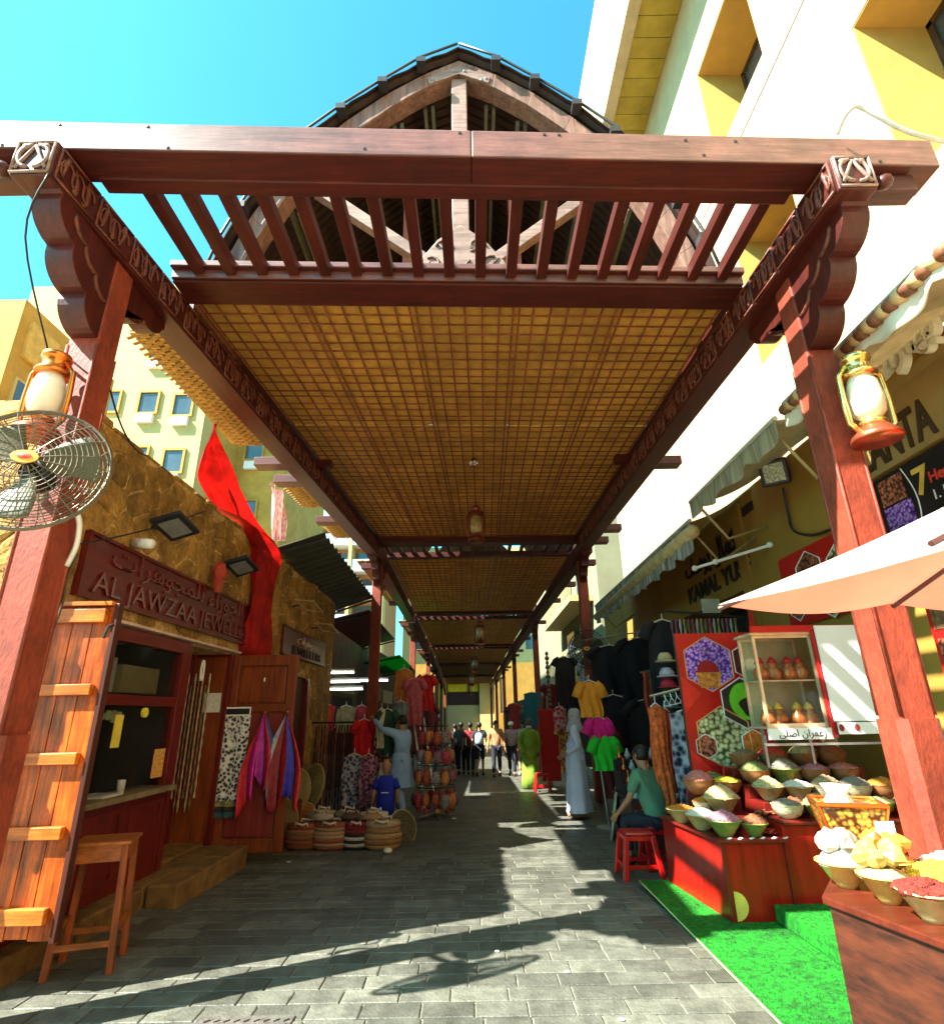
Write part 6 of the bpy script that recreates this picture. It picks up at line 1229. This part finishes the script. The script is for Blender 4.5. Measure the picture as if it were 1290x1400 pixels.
sub_t('flood_lamp', mat('grey green lamp glass', (.3, .34, .28), .2), 'small square lamp glass hanging above the trinket net', 'light', (3.25, 3.5, 8.0, 8.05, 2.85, 3.05))
# table of glassware
tb = thing('goods_table', 'low table crowded with glass ornaments behind the seated man', 'table', (2.5, 8.4, G(8.4))); tz = .5
sub('table_top', mat('dark cloth top', (.05, .02, .03), .8), (1.95, 3.1, 8.0, 9.0, tz - .04, tz), par=tb)
for x in (2.0, 3.05):
    for y in (8.05, 8.95): sub('leg', BLACK, (x - .025, x + .025, y - .025, y + .025, G(9), tz - .041), par=tb)
sub('skirt_cloth', mat('maroon table cloth', (.12, .015, .012), .85), (1.96, 3.09, 8.005, 8.015, G(8.4) + .05, tz - .041), par=tb)
GLB = mat('pale blue glass', (.3, .45, .45), .1, .3, 8, spec=.8)
for i in range(8):
    x, y = 2.06 + .09 * (i % 4) + .03 * (i // 4), 8.12 + .18 * (i // 4); b = MB(); b.lathe([(.045, 0), (.04, .03), (.004, .2 + .05 * (i % 3))], (x, y, tz), 4); tag(b.build('glass_pyramid', GLB, None, loc=(x, y, tz)), 'pale blue glass pyramid ornament in the cluster at the table front', 'ornament', 'glass pyramids on the goods table')
for i in range(7):
    x, y = 2.42 + .08 * i, 8.1; b = MB(); b.lathe([(.0001, 0), (.035, 0), (.05, .05), (.045, .06), (.0001, .04)], (x, y, tz), 10); tag(b.build('painted_cup', mat('painted cup %d' % (i % 2), ((.1, .25, .5), (.5, .45, .1))[i % 2], .3, .6, 60, kind='voro', col2=(.7, .7, .65)), None, smooth=True, loc=(x, y, tz)), ('blue and white painted small cup along the table front', 'yellow and white painted small cup along the table front')[i % 2], 'cup', 'painted cups on the goods table')
for i in range(3): sub_t('display_step', mat('dark velvet step', (.025, .015, .02), .9), ('lowest dark velvet step of the goods table', 'middle dark velvet step of the goods table', 'topmost dark velvet step of the goods table')[i], 'stand', (2.0, 3.08, 8.42 + .2 * i, 8.62 + .2 * i, tz + .001, tz + .12 + .14 * i))
for i in range(27):
    r_, c_i = i // 9, i % 9; x, y, z = 2.08 + .115 * c_i, 8.52 + .2 * r_, tz + .122 + .14 * r_; kd = i % 3; b = MB()
    if kd == 0: b.lathe([(.035, 0), (.045, .04), (.012, .09), (.012, .15), (.03, .17)], (x, y, z), 10)
    elif kd == 1: b.lathe([(.02, 0), (.05, .05), (.03, .1), (.015, .13), (.02, .15)], (x, y, z), 10)
    else: b.lathe([(.04, 0), (.04, .1), (.0001, .16)], (x, y, z), 8)
    tag(b.build(('brass_cup', 'small_vase', 'trinket_box')[kd], (BRASS, mat('grey glass vase', (.35, .38, .38), .12, .2, 9, spec=.8), mat('patterned gold box', (.15, .07, .02), .4, .6, 60, kind='voro', col2=(.6, .45, .12)))[kd], None, smooth=kd < 2, loc=(x, y, z)),
        (('brass cup', 'grey glass vase', 'gold patterned trinket box')[kd] + ' at the ' + ('left of', 'middle of', 'right of')[c_i // 3] + ' the ' + ('lowest', 'middle', 'top')[r_] + ' velvet step'), ('cup', 'vase', 'box')[kd], 'ornaments on the velvet steps')
pbd = thing('picture_board', 'leaning board of small brown pictures at the edge of street', 'board', (1.95, 9.3, G(9.3)))
b = MB(); p = [(1.83, 8.75, G(9) + .01), (2.02, 9.5, G(9.4) + .01)]
b.add([(1.80, 8.75, -.1), (1.98, 9.5, -.11), (2.1, 9.48, .5), (1.93, 8.73, .5), (1.83, 8.745, -.1), (2.01, 9.495, -.11), (2.13, 9.475, .5), (1.96, 8.725, .5)], [(0, 1, 2, 3), (7, 6, 5, 4), (0, 4, 5, 1), (1, 5, 6, 2), (2, 6, 7, 3), (3, 7, 4, 0)]); b.build('board', mat('cream picture board', (.5, .45, .32), .6, .3, 9), pbd)
for i in range(4):
    for j in range(3):
        f = lambda u, v: V((1.797 + .18 * u + .13 * v, 8.75 + .75 * u - .02 * v, -.09 + .57 * v)); u0, v0 = .07 + .23 * i, .06 + .31 * j
        b = MB(); b.add([f(u0, v0), f(u0 + .17, v0), f(u0 + .17, v0 + .25), f(u0, v0 + .25)], [(0, 1, 2, 3)]); b.build('picture', mat('small print %d' % ((i + j) % 3), ((.08, .07, .04), (.2, .15, .08), (.05, .06, .05))[(i + j) % 3], .5, .6, 30), pbd, solid=.004)
# further right: robes, red cloth stack, signs
tall = thing('red_cloth_stand', 'tall square red cloth covered stand behind the green robe', 'stand', (1.98, 16.6, G(16.6)))
b = MB(); b.box(1.75, 2.25, 16.4, 16.9, G(16.6) + .15, G(16.6) + 1.95); b.build('red_cover', cl_('tall red', (.4, .012, .012), .15), tall, bevel=.03); b = MB(); b.tube([(2.0, 16.6, G(16.6)), (2.0, 16.6, G(16.6) + 2.3)], .03, 8); b.build('pole', STEEL, tall)
garment(2.2, 14.8, 1.35, .36, 1.1, mat('fabric red gold print', (.3, .03, .02), .85, .3, 12, kind='voro', col2=(.55, .4, .1)), 'red and gold patterned dress hanging left of the man in pale blue', 'shirt')
garment(2.05, 14.6, 1.75, .3, .5, mat('fabric red white print', (.55, .02, .03), .85, .3, 12, kind='voro', col2=(.6, .4, .4)), 'red patterned headscarf on display by the man in pale blue', 'cloth')
garment(1.95, 20.5, 2.3, .55, 1.1, cl_('teal', (.01, .1, .13), .1), 'teal blue cloth hanging by the third right post', 'cloth')
garment(2.4, 18.8, 2.5, .5, 1.6, cl_('maroon far', (.12, .01, .015)), 'maroon dress hanging beside the teal cloth', 'shirt')
garment(2.7, 17.5, 3.2, .6, 1.4, cl_('black far', (.015, .012, .015)), 'black cloak hanging high far along the right side', 'shirt')
garment(2.95, 15.5, 2.9, .34, .9, cl_('pale shirt', (.4, .45, .42)), 'pale grey shirt hanging high beyond the second right post', 'shirt')
garment(1.55, 24, 2.0, .4, 1.5, cl_('far right red', (.3, .03, .03)), 'red dress far along right side', 'shirt'); garment(1.6, 27, 1.9, .5, 1.6, cl_('far right dark', (.03, .02, .02)), 'dark robe far along right side', 'shirt')
sub_t('framed_picture', mat('brown framed picture', (.12, .08, .04), .5, .6, 12), 'small brown framed picture below the teal cloth', 'picture', (1.75, 2.2, 20.3, 20.34, .55, 1.05))
sub_t('pale_sign', mat('pale sign', (.5, .48, .42), .6), 'pale sign plate above small framed picture', 'sign', (1.1, 1.14, 25, 26.2, 1.6, 3.0))
for i in range(14):
    b = MB(); z = 3.2 - .13 * i; b.ball((2.12, 17.0, z), .05 + .02 * (i % 2), None, .07, 8, 5); tag(b.build('hanging_gourd', mat('dark gourd', (.12, .09, .06), .5), None, smooth=True, loc=(2.12, 17.0, z)), 'dark round ornament in the hanging string near the third right post', 'ornament', 'string of round ornaments')
b = MB(); b.lathe([(.25, 0), (.26, .012), (.0001, .014)], (.08, 14.3, G(14.3) - .002), 24); mh = thing('manhole_cover', 'dark round manhole cover in the middle of the street', 'manhole cover', (.08, 14.3, G(14.3))); b.build('cover', mat('dark cast iron', (.03, .03, .03), .5, .3, 30, bump=.5), mh)
mh2 = thing('manhole_cover', 'square cast iron manhole cover with raised rim at bottom edge', 'manhole cover', (-1.2, 3.9, 0))
IRON = mat('worn grey cast iron', (.16, .15, .13), .5, .3, 20, metal=.4, bump=.4)
sub('frame', IRON, (-1.55, -1.02, 3.35, 3.86, -.01, .008), par=mh2, bevel=.004)
for k in range(9):
    for j in range(8): b = MB(); b.bar((-1.5 + k * .054, 3.4 + j * .055, .011), (-1.475 + k * .054, 3.425 + j * .055, .011), .012, .008); b.build('tread', IRON, mh2)
for i, (x, y, s, l) in enumerate(((.55, 4.35, .02, 'small pale scrap on sunlit paving near the carpet edge'), (.12, 4.7, .018, 'tiny white scrap on sunlit paving inside the fan shadow'), (.75, 3.75, .02, 'small white scrap on paving at the bottom of street'), (-2.25, 7.7, .03, 'white crumpled scrap by the far door leaf'), (-.4, 11.05, .05, 'white torn paper by the foot of pouch rack'))):
    b = MB(); b.ball((x, y, G(y) + .006), s, s * .7, .006, 7, 4); tag(b.build('paper_scrap', WHITE, None, loc=(x, y, G(y))), l, 'scrap')
# ================================================================ people
SKIN = mat('tan skin', (.38, .19, .1), .55, .1, 12); HAIR = mat('black hair', (.012, .01, .01), .5, .2, 40); SHOE = mat('dark shoe', (.025, .02, .018), .5)
def skin(name, nodes, edges, m, parent, root, sub=1, loc=None):
    ks = list(nodes); me = bpy.data.meshes.new(name); o = V((0, 0, 0)); q = parent
    while q is not None: o += V(q.location); q = q.parent
    me.from_pydata([V(nodes[k][0]) - o for k in ks], [(ks.index(a), ks.index(c)) for a, c in edges], []); me.materials.append(m)
    ob = bpy.data.objects.new(name, me); COL.objects.link(ob); ob.parent = parent
    sk = ob.modifiers.new('skin', 'SKIN'); sk.use_smooth_shade = True
    lay = me.skin_vertices[0].data if me.skin_vertices else None
    if lay is None:
        bpy.context.view_layer.objects.active = ob; lay = me.skin_vertices.new().data
    for i, k in enumerate(ks):
        r = nodes[k][1]; lay[i].radius = r if isinstance(r, tuple) else (r, r); lay[i].use_root = (k == root)
    sb = ob.modifiers.new('sub', 'SUBSURF'); sb.levels = sub; sb.render_levels = sub
    return ob
def person(label, x, y, face, shirt, pants, h=1.7, pose=None, robe=None, cap=None, hair=True, shorts=False, bagc=None, seat=None, sleeves='short', shirt2=None, group=None, skinm=None, scarfm=None):
    """face: heading in degrees (0 = looks along +y, away from the camera)"""
    z0 = G(y); k = h / 1.75; t = thing('person', label, 'person', (x, y, z0), group); p = dict(la=(-.12, .0), ra=(.12, .0), step=.12, lean=0.); p.update(pose or {})
    SK = skinm or SKIN; c, s = math.cos(rad(face)), math.sin(rad(face))
    def W(q): q = V(q) * k; return V((x + q.x * c - q.y * s, y + q.x * s + q.y * c, z0 + q.z))
    st = p['step']; hz = .92; ln = p['lean']
    J = {'pel': (0, 0, .95), 'bel': (0, ln * .15, 1.08), 'che': (0, ln * .35, 1.3), 'nec': (0, ln * .5 - .005, 1.47), 'hd0': (0, ln * .55 + .01, 1.56), 'hd1': (0, ln * .6 + .015, 1.64), 'hd2': (0, ln * .6 + .0, 1.715), 'nose': (0, ln * .6 + .11, 1.61)}
    for sd, sg in (('l', -1), ('r', 1)):
        J['hip' + sd] = (sg * .09, 0, .9); f = st * sg
        if seat: J['kne' + sd] = (sg * .12, .40, .50); J['ank' + sd] = (sg * .13, .36, .09); J['toe' + sd] = (sg * .14, .5, .03)
        else: J['kne' + sd] = (sg * .095, f * .55 + .02, .5); J['ank' + sd] = (sg * .09, f * 1.0 - (.03 if f < 0 else 0), .09 + (.05 if f < -.1 else 0)); J['toe' + sd] = (sg * .1, f * 1.0 + .13, .03)
        J['sho' + sd] = (sg * .175, ln * .45, 1.42)
        a = p[sd + 'a']
        if not isinstance(a[0], tuple): J['elb' + sd] = (sg * .215 + a[0] * .3, ln * .45 + a[1] * .5 - .02, 1.14); J['wri' + sd] = (sg * .22 + a[0] * .6, ln * .4 + a[1] + .04, .89); dr = V((a[0] * .3, .03 + a[1] * .3, -.25))
        else: J['elb' + sd] = a[0]; J['wri' + sd] = a[1]; dr = V(a[1]) - V(a[0])
        dr = V(dr).normalized(); wv = V(J['wri' + sd]); J['pal' + sd] = tuple(wv + dr * .06); sidev = V((0, 1, 0)) - dr * dr.y; sidev.normalize(); cur = dr.cross(sidev) * (.25 * sg)
        for q in range(4):
            b0 = wv + dr * .095 + sidev * (.03 - .02 * q); L_ = (.062, .07, .066, .05)[q]; J['f%d%sa' % (q, sd)] = tuple(b0); J['f%d%sb' % (q, sd)] = tuple(b0 + dr * L_ * .6 + cur * .02); J['f%d%sc' % (q, sd)] = tuple(b0 + dr * L_ + cur * .07)
        J['t' + sd + 'a'] = tuple(wv + dr * .045 + sidev * .04); J['t' + sd + 'b'] = tuple(wv + dr * .085 + sidev * .06)
    if seat:
        for q in list(J):
            if q[:3] in ('kne', 'ank', 'toe'): continue
            v_ = J[q]; J[q] = (v_[0], v_[1], v_[2] - .42)
    RR = {'pel': (.13, .1), 'bel': (.12, .09), 'che': (.14, .1), 'nec': .05, 'hd0': (.066, .075), 'hd1': (.078, .092), 'hd2': (.06, .07), 'nose': .014}
    def rr(q):
        if q in RR: v_ = RR[q]
        else: v_ = {'hip': .085, 'kne': .055, 'ank': .038, 'toe': .032, 'sho': .06, 'elb': .042, 'wri': .027, 'pal': (.036, .02)}.get(q[:3], .0085 if q[0] == 'f' else .011)
        return tuple(r * k for r in v_) if isinstance(v_, tuple) else v_ * k
    E = [('pel', 'bel'), ('bel', 'che'), ('che', 'nec'), ('nec', 'hd0'), ('hd0', 'hd1'), ('hd1', 'hd2'), ('hd1', 'nose')]
    for sd in 'lr':
        E += [('pel', 'hip' + sd), ('hip' + sd, 'kne' + sd), ('kne' + sd, 'ank' + sd), ('ank' + sd, 'toe' + sd), ('che', 'sho' + sd), ('sho' + sd, 'elb' + sd), ('elb' + sd, 'wri' + sd), ('wri' + sd, 'pal' + sd), ('pal' + sd, 't' + sd + 'a'), ('t' + sd + 'a', 't' + sd + 'b')]
        for q in range(4): E += [('pal' + sd, 'f%d%sa' % (q, sd)), ('f%d%sa' % (q, sd), 'f%d%sb' % (q, sd)), ('f%d%sb' % (q, sd), 'f%d%sc' % (q, sd))]
    skin('body', {q: (W(J[q]), rr(q)) for q in J}, E, SK, t, 'pel')
    def lerp(a, c_, f): return tuple(V(J[a]).lerp(V(J[c_]), f))
    # shirt: torso and sleeves, a little outside the body
    N = {}; 
    def addn(n, pos, r): N[n] = (W(pos), tuple(v_ * k for v_ in r) if isinstance(r, tuple) else r * k)
    low = V(J['pel']) + V((0, 0, -.1 if not robe else 0))
    addn('pel', low, (.165, .13)); addn('bel', J['bel'], (.155, .125)); addn('che', J['che'], (.165, .13)); addn('neck', lerp('che', 'nec', .75), (.075, .065))
    ES = [('pel', 'bel'), ('bel', 'che'), ('che', 'neck')]
    for sd in 'lr':
        addn('sh' + sd, J['sho' + sd], .085); addn('e1' + sd, lerp('sho' + sd, 'elb' + sd, .8), .066); ES += [('che', 'sh' + sd), ('sh' + sd, 'e1' + sd)]
        if sleeves == 'long': addn('e2' + sd, J['elb' + sd], .06); addn('w' + sd, lerp('elb' + sd, 'wri' + sd, .95), .045); ES += [('e1' + sd, 'e2' + sd), ('e2' + sd, 'w' + sd)]
    crease(skin('shirt', N, ES, shirt, t, 'pel', 3), .03)
    if robe:      # long robe or tunic hem, flared with soft folds
        top, hem, r0, r1, rm = robe; n = 28; b = MB(); prof = []
        for i in range(11):
            f = i / 10; prof.append((f, top + (hem - top) * f, r0 + (r1 - r0) * f ** .8))
        vs = []
        for f, z, r in prof:
            for j in range(n):
                a = 6.283 * j / n; q = r * (1 + .07 * f * math.sin(a * 7 + 1) + .03 * f * math.sin(a * 3)); vs.append(W((q * math.cos(a) * 1.08, q * math.sin(a) * .82 + ln * .1, z - (.42 if seat else 0))))
        b.add(vs, [(i * n + j, i * n + (j + 1) % n, (i + 1) * n + (j + 1) % n, (i + 1) * n + j) for i in range(10) for j in range(n)]); crease(b.build('robe_skirt', rm, t, smooth=True, sub=1), .04)
    N = {}; EP = []
    addn('pel', V(J['pel']) + V((0, 0, .02)), (.14, .115))
    for sd in 'lr':
        addn('h' + sd, J['hip' + sd], .105); addn('k' + sd, J['kne' + sd], .075); EP += [('pel', 'h' + sd), ('h' + sd, 'k' + sd)]
        if not shorts: addn('a' + sd, lerp('kne' + sd, 'ank' + sd, .9), .065); EP += [('k' + sd, 'a' + sd)]
    crease(skin('trousers', N, EP, pants, t, 'pel', 3), .025)
    for sd, sg in (('l', -1), ('r', 1)):
        b = MB(); a_, t_ = V(J['ank' + sd]), V(J['toe' + sd]); b.tube([W(a_ + V((0, -.06, -.045))), W(a_ + V((0, .0, -.035))), W(t_ + V((0, -.02, .015))), W(t_ + V((0, .05, .005)))], [.036 * k, .05 * k, .048 * k, .028 * k], 8); b.build('shoe', shirt2 or SHOE, t, smooth=True)
    hd = V(J['hd1'])
    if hair: b = MB(); b.lathe([(.06, -.06), (.085, -.02), (.09, .04), (.07, .09), (.03, .115), (.0001, .118)], (0, 0, 0), 14); b.v = [tuple(W(hd + V((q[0] * .98, q[1] * 1.12 - .022, q[2])))) for q in b.v]; b.build('hair', HAIR, t, smooth=True)
    if cap: b = MB(); b.lathe([(.088, -.01), (.093, .05), (.07, .1), (.0001, .12)], (0, 0, 0), 14); b.v = [tuple(W(hd + V((q[0], q[1] * 1.1 - .01, q[2])))) for q in b.v]; b.build('cap', cap, t, smooth=True)
    if scarfm:    # headcloth falling to the shoulders
        b = MB(); b.lathe([(.15, -.27), (.125, -.18), (.1, -.1), (.098, -.02), (.1, .05), (.08, .1), (.04, .125), (.0001, .128)], (0, 0, 0), 20, wob=lambda a, z: (.06 * math.sin(a * 5) if z < -.08 else 0)); b.v = [tuple(W(hd + V((q[0], q[1] * 1.12 - .045, q[2])))) for q in b.v]; b.build('headcloth', scarfm, t, smooth=True)
    for sg in (-1, 1): b = MB(); b.ball(W(hd + V((sg * .032, .087, .0))), .011 * k); b.build('eye', mat('dark eye', (.015, .01, .008), .2), t, smooth=True)
    b = MB(); b.tube([W(hd + V((q * .024, .083 - abs(q) * .01, -.06))) for q in (-1, 0, 1)], .006 * k, 6); b.build('mouth', mat('lips', (.28, .1, .07), .5), t)
    for sg in (-1, 1): b = MB(); b.ball(W(hd + V((sg * .08, .0, -.005))), .012 * k, .02 * k, .03 * k, 8, 5); b.build('ear', SK, t, smooth=True)
    if bagc: b = MB(); b.lathe([(.09, 0), (.14, .05), (.15, .2), (.12, .34), (.05, .38)], (0, 0, 0), 14); b.v = [tuple(W(V((q[0] * 1.0, -.17 + q[1] * .6, 1.02 + q[2])))) for q in b.v]; b.build('backpack', bagc, t, smooth=True)
    return t
BLU = cl_('pale blue cotton', (.27, .44, .68), .15, 4); KAN = cl_('pale lilac blue robe', (.62, .72, .95), .1, 3); NV = cl_('dark navy', (.015, .018, .03)); GRN = cl_('sage green shirt', (.09, .22, .13), .15, 5)
person('man in pale blue tunic and trousers reaching up to hang a garment', -1.36, 11.15, 62, BLU, BLU, 1.72, dict(la=((-.32, .22, 1.5), (-.2, .52, 1.68)), ra=((.26, .1, 1.3), (.1, .42, 1.5)), step=.1), robe=(1.1, .52, .17, .26, BLU), sleeves='long')
person('man in long pale blue robe and grey headcloth standing by the bright shirts', 1.76, 10.9, 78, KAN, KAN, 1.76, dict(la=((-.24, -.08, 1.16), (-.2, .16, 1.02)), ra=((.24, -.06, 1.15), (.16, .18, 1.0)), step=.03), robe=(1.2, .1, .17, .27, KAN), hair=False, sleeves='long', scarfm=cl_('grey headcloth', (.45, .47, .5), .2, 30), shirt2=mat('tan sandal', (.3, .17, .09), .6))
person('man in sage green polo shirt seated with his back turned on red stool', 2.0, 7.05, 38, GRN, NV, 1.62, dict(la=((-.24, .2, 1.16), (-.2, .42, .98)), ra=((.26, .1, 1.12), (.18, .36, .95)), lean=.25), seat=True)
person('walker with dark grey shirt and black trousers seen from behind', -.52, 21.4, 5, cl_('slate shirt', (.06, .09, .1)), NV, 1.72, dict(step=.16))
person('walker wearing dark red top and black trousers seen from behind', -.2, 21.2, -4, cl_('wine top', (.22, .015, .02)), NV, 1.7, dict(step=-.16))
person('walker in black shorts carrying pale blue bag on the back', .12, 20.8, -6, cl_('black top', (.02, .02, .025)), NV, 1.7, dict(step=.18), shorts=True, bagc=cl_('pale blue bag', (.3, .5, .65)))
person('dark clothed walker farthest left in the distant group', -.85, 24.5, 8, cl_('charcoal', (.03, .03, .035)), NV, 1.7)
person('walker in orange patterned shirt coming up the street', .68, 20.4, 176, mat('fabric orange check', (.25, .08, .03), .85, .3, 30, kind='voro', col2=(.6, .3, .14)), NV, 1.74, dict(step=.14), sleeves='long')
person('walker in pinkish grey shirt and white cap coming up the street', 1.2, 20.6, 170, cl_('pink grey', (.4, .27, .29)), NV, 1.7, dict(step=-.16), cap=WHITE)
person('walker in beige trousers behind pink shirted walker', 1.65, 21.4, 165, cl_('cream shirt', (.45, .38, .28)), cl_('beige trousers', (.3, .22, .13)), 1.72, dict(step=.2), shirt2=WHITE)
person('small distant walker in dark clothes near the gateway', -1.1, 34, 0, cl_('dim teal', (.03, .06, .07)), NV, 1.68); person('small distant walker in white top near gateway', .1, 38, 180, cl_('off white', (.5, .5, .48)), NV, 1.68)
# display figures
GA = cl_('lime green abaya', (.2, .34, .03), .3, 6)
mq = thing('mannequin', 'display figure wearing a long lime green robe', 'mannequin', (1.42, 16.2, G(16.2))); zq = G(16.2)
b = MB(); b.lathe([(.26, .03), (.24, .3), (.2, .8), (.18, 1.15), (.21, 1.32), (.16, 1.42), (.06, 1.47), (.0001, 1.47)], (1.42, 16.2, zq), 22, wob=lambda a, z: .06 * math.sin(a * 8) * max(0, 1.2 - (z - 0)) / 1.2); b.build('robe', GA, mq, smooth=True)
for sg in (-1, 1): b = MB(); b.tube([(1.42 + sg * .17, 16.2, zq + 1.38), (1.42 + sg * .25, 16.2, zq + 1.1), (1.42 + sg * .16, 16.05, zq + .9)], [.07, .075, .08], 10); b.build('sleeve', GA, mq, smooth=True)
b = MB(); b.lathe([(.04, 1.46), (.045, 1.5), (.07, 1.56), (.075, 1.64), (.05, 1.72), (.0001, 1.73)], (1.42, 16.2, zq), 14); b.build('head', mat('dark grey figure head', (.1, .09, .085), .5), mq, smooth=True)
b = MB(); b.lathe([(.09, 1.46), (.07, 1.5), (.06, 1.53)], (1.42, 16.18, zq), 14); b.build('collar_scarf', cl_('pale collar', (.5, .5, .5)), mq, smooth=True)
ch = thing('mannequin', 'child display figure with tan head wearing bright blue shirt', 'mannequin', (-1.5, 10.3, G(10.3))); zq = G(10.3)
b = MB(); b.lathe([(.14, .12), (.15, .4), (.14, .58), (.16, .66), (.1, .75), (.0001, .76)], (-1.5, 10.3, zq), 20, None, 0, 1, .7); b.build('shirt', cl_('royal blue', (.015, .03, .4), .1), ch, smooth=True)
for sg in (-1, 1): b = MB(); b.tube([(-1.5 + sg * .13, 10.3, zq + .7), (-1.5 + sg * .19, 10.28, zq + .55)], [.055, .06], 8); b.build('sleeve', cl_('royal blue', (.015, .03, .4), .1), ch, smooth=True); b = MB(); b.tube([(-1.5 + sg * .18, 10.28, zq + .58), (-1.5 + sg * .21, 10.24, zq + .35)], [.035, .028], 8); b.build('arm', SKIN, ch, smooth=True)
b = MB(); b.lathe([(.04, .74), (.04, .79), (.07, .84), (.08, .92), (.06, 1.0), (.0001, 1.02)], (-1.5, 10.3, zq), 14); b.build('head', SKIN, ch, smooth=True)
b = MB(); b.lathe([(.082, .93), (.084, .97), (.06, 1.03), (.0001, 1.045)], (-1.5, 10.32, zq), 14); b.build('hair', HAIR, ch, smooth=True)
b = MB(); b.box(-1.56, -1.44, 10.19, 10.193, zq + .5, zq + .515); b.build('shirt_print', WHITE, ch); b = MB(); b.lathe([(.15, 0), (.15, .02), (.02, .03), (.02, .14)], (-1.5, 10.3, zq), 14); b.build('stand', BLACK, ch)
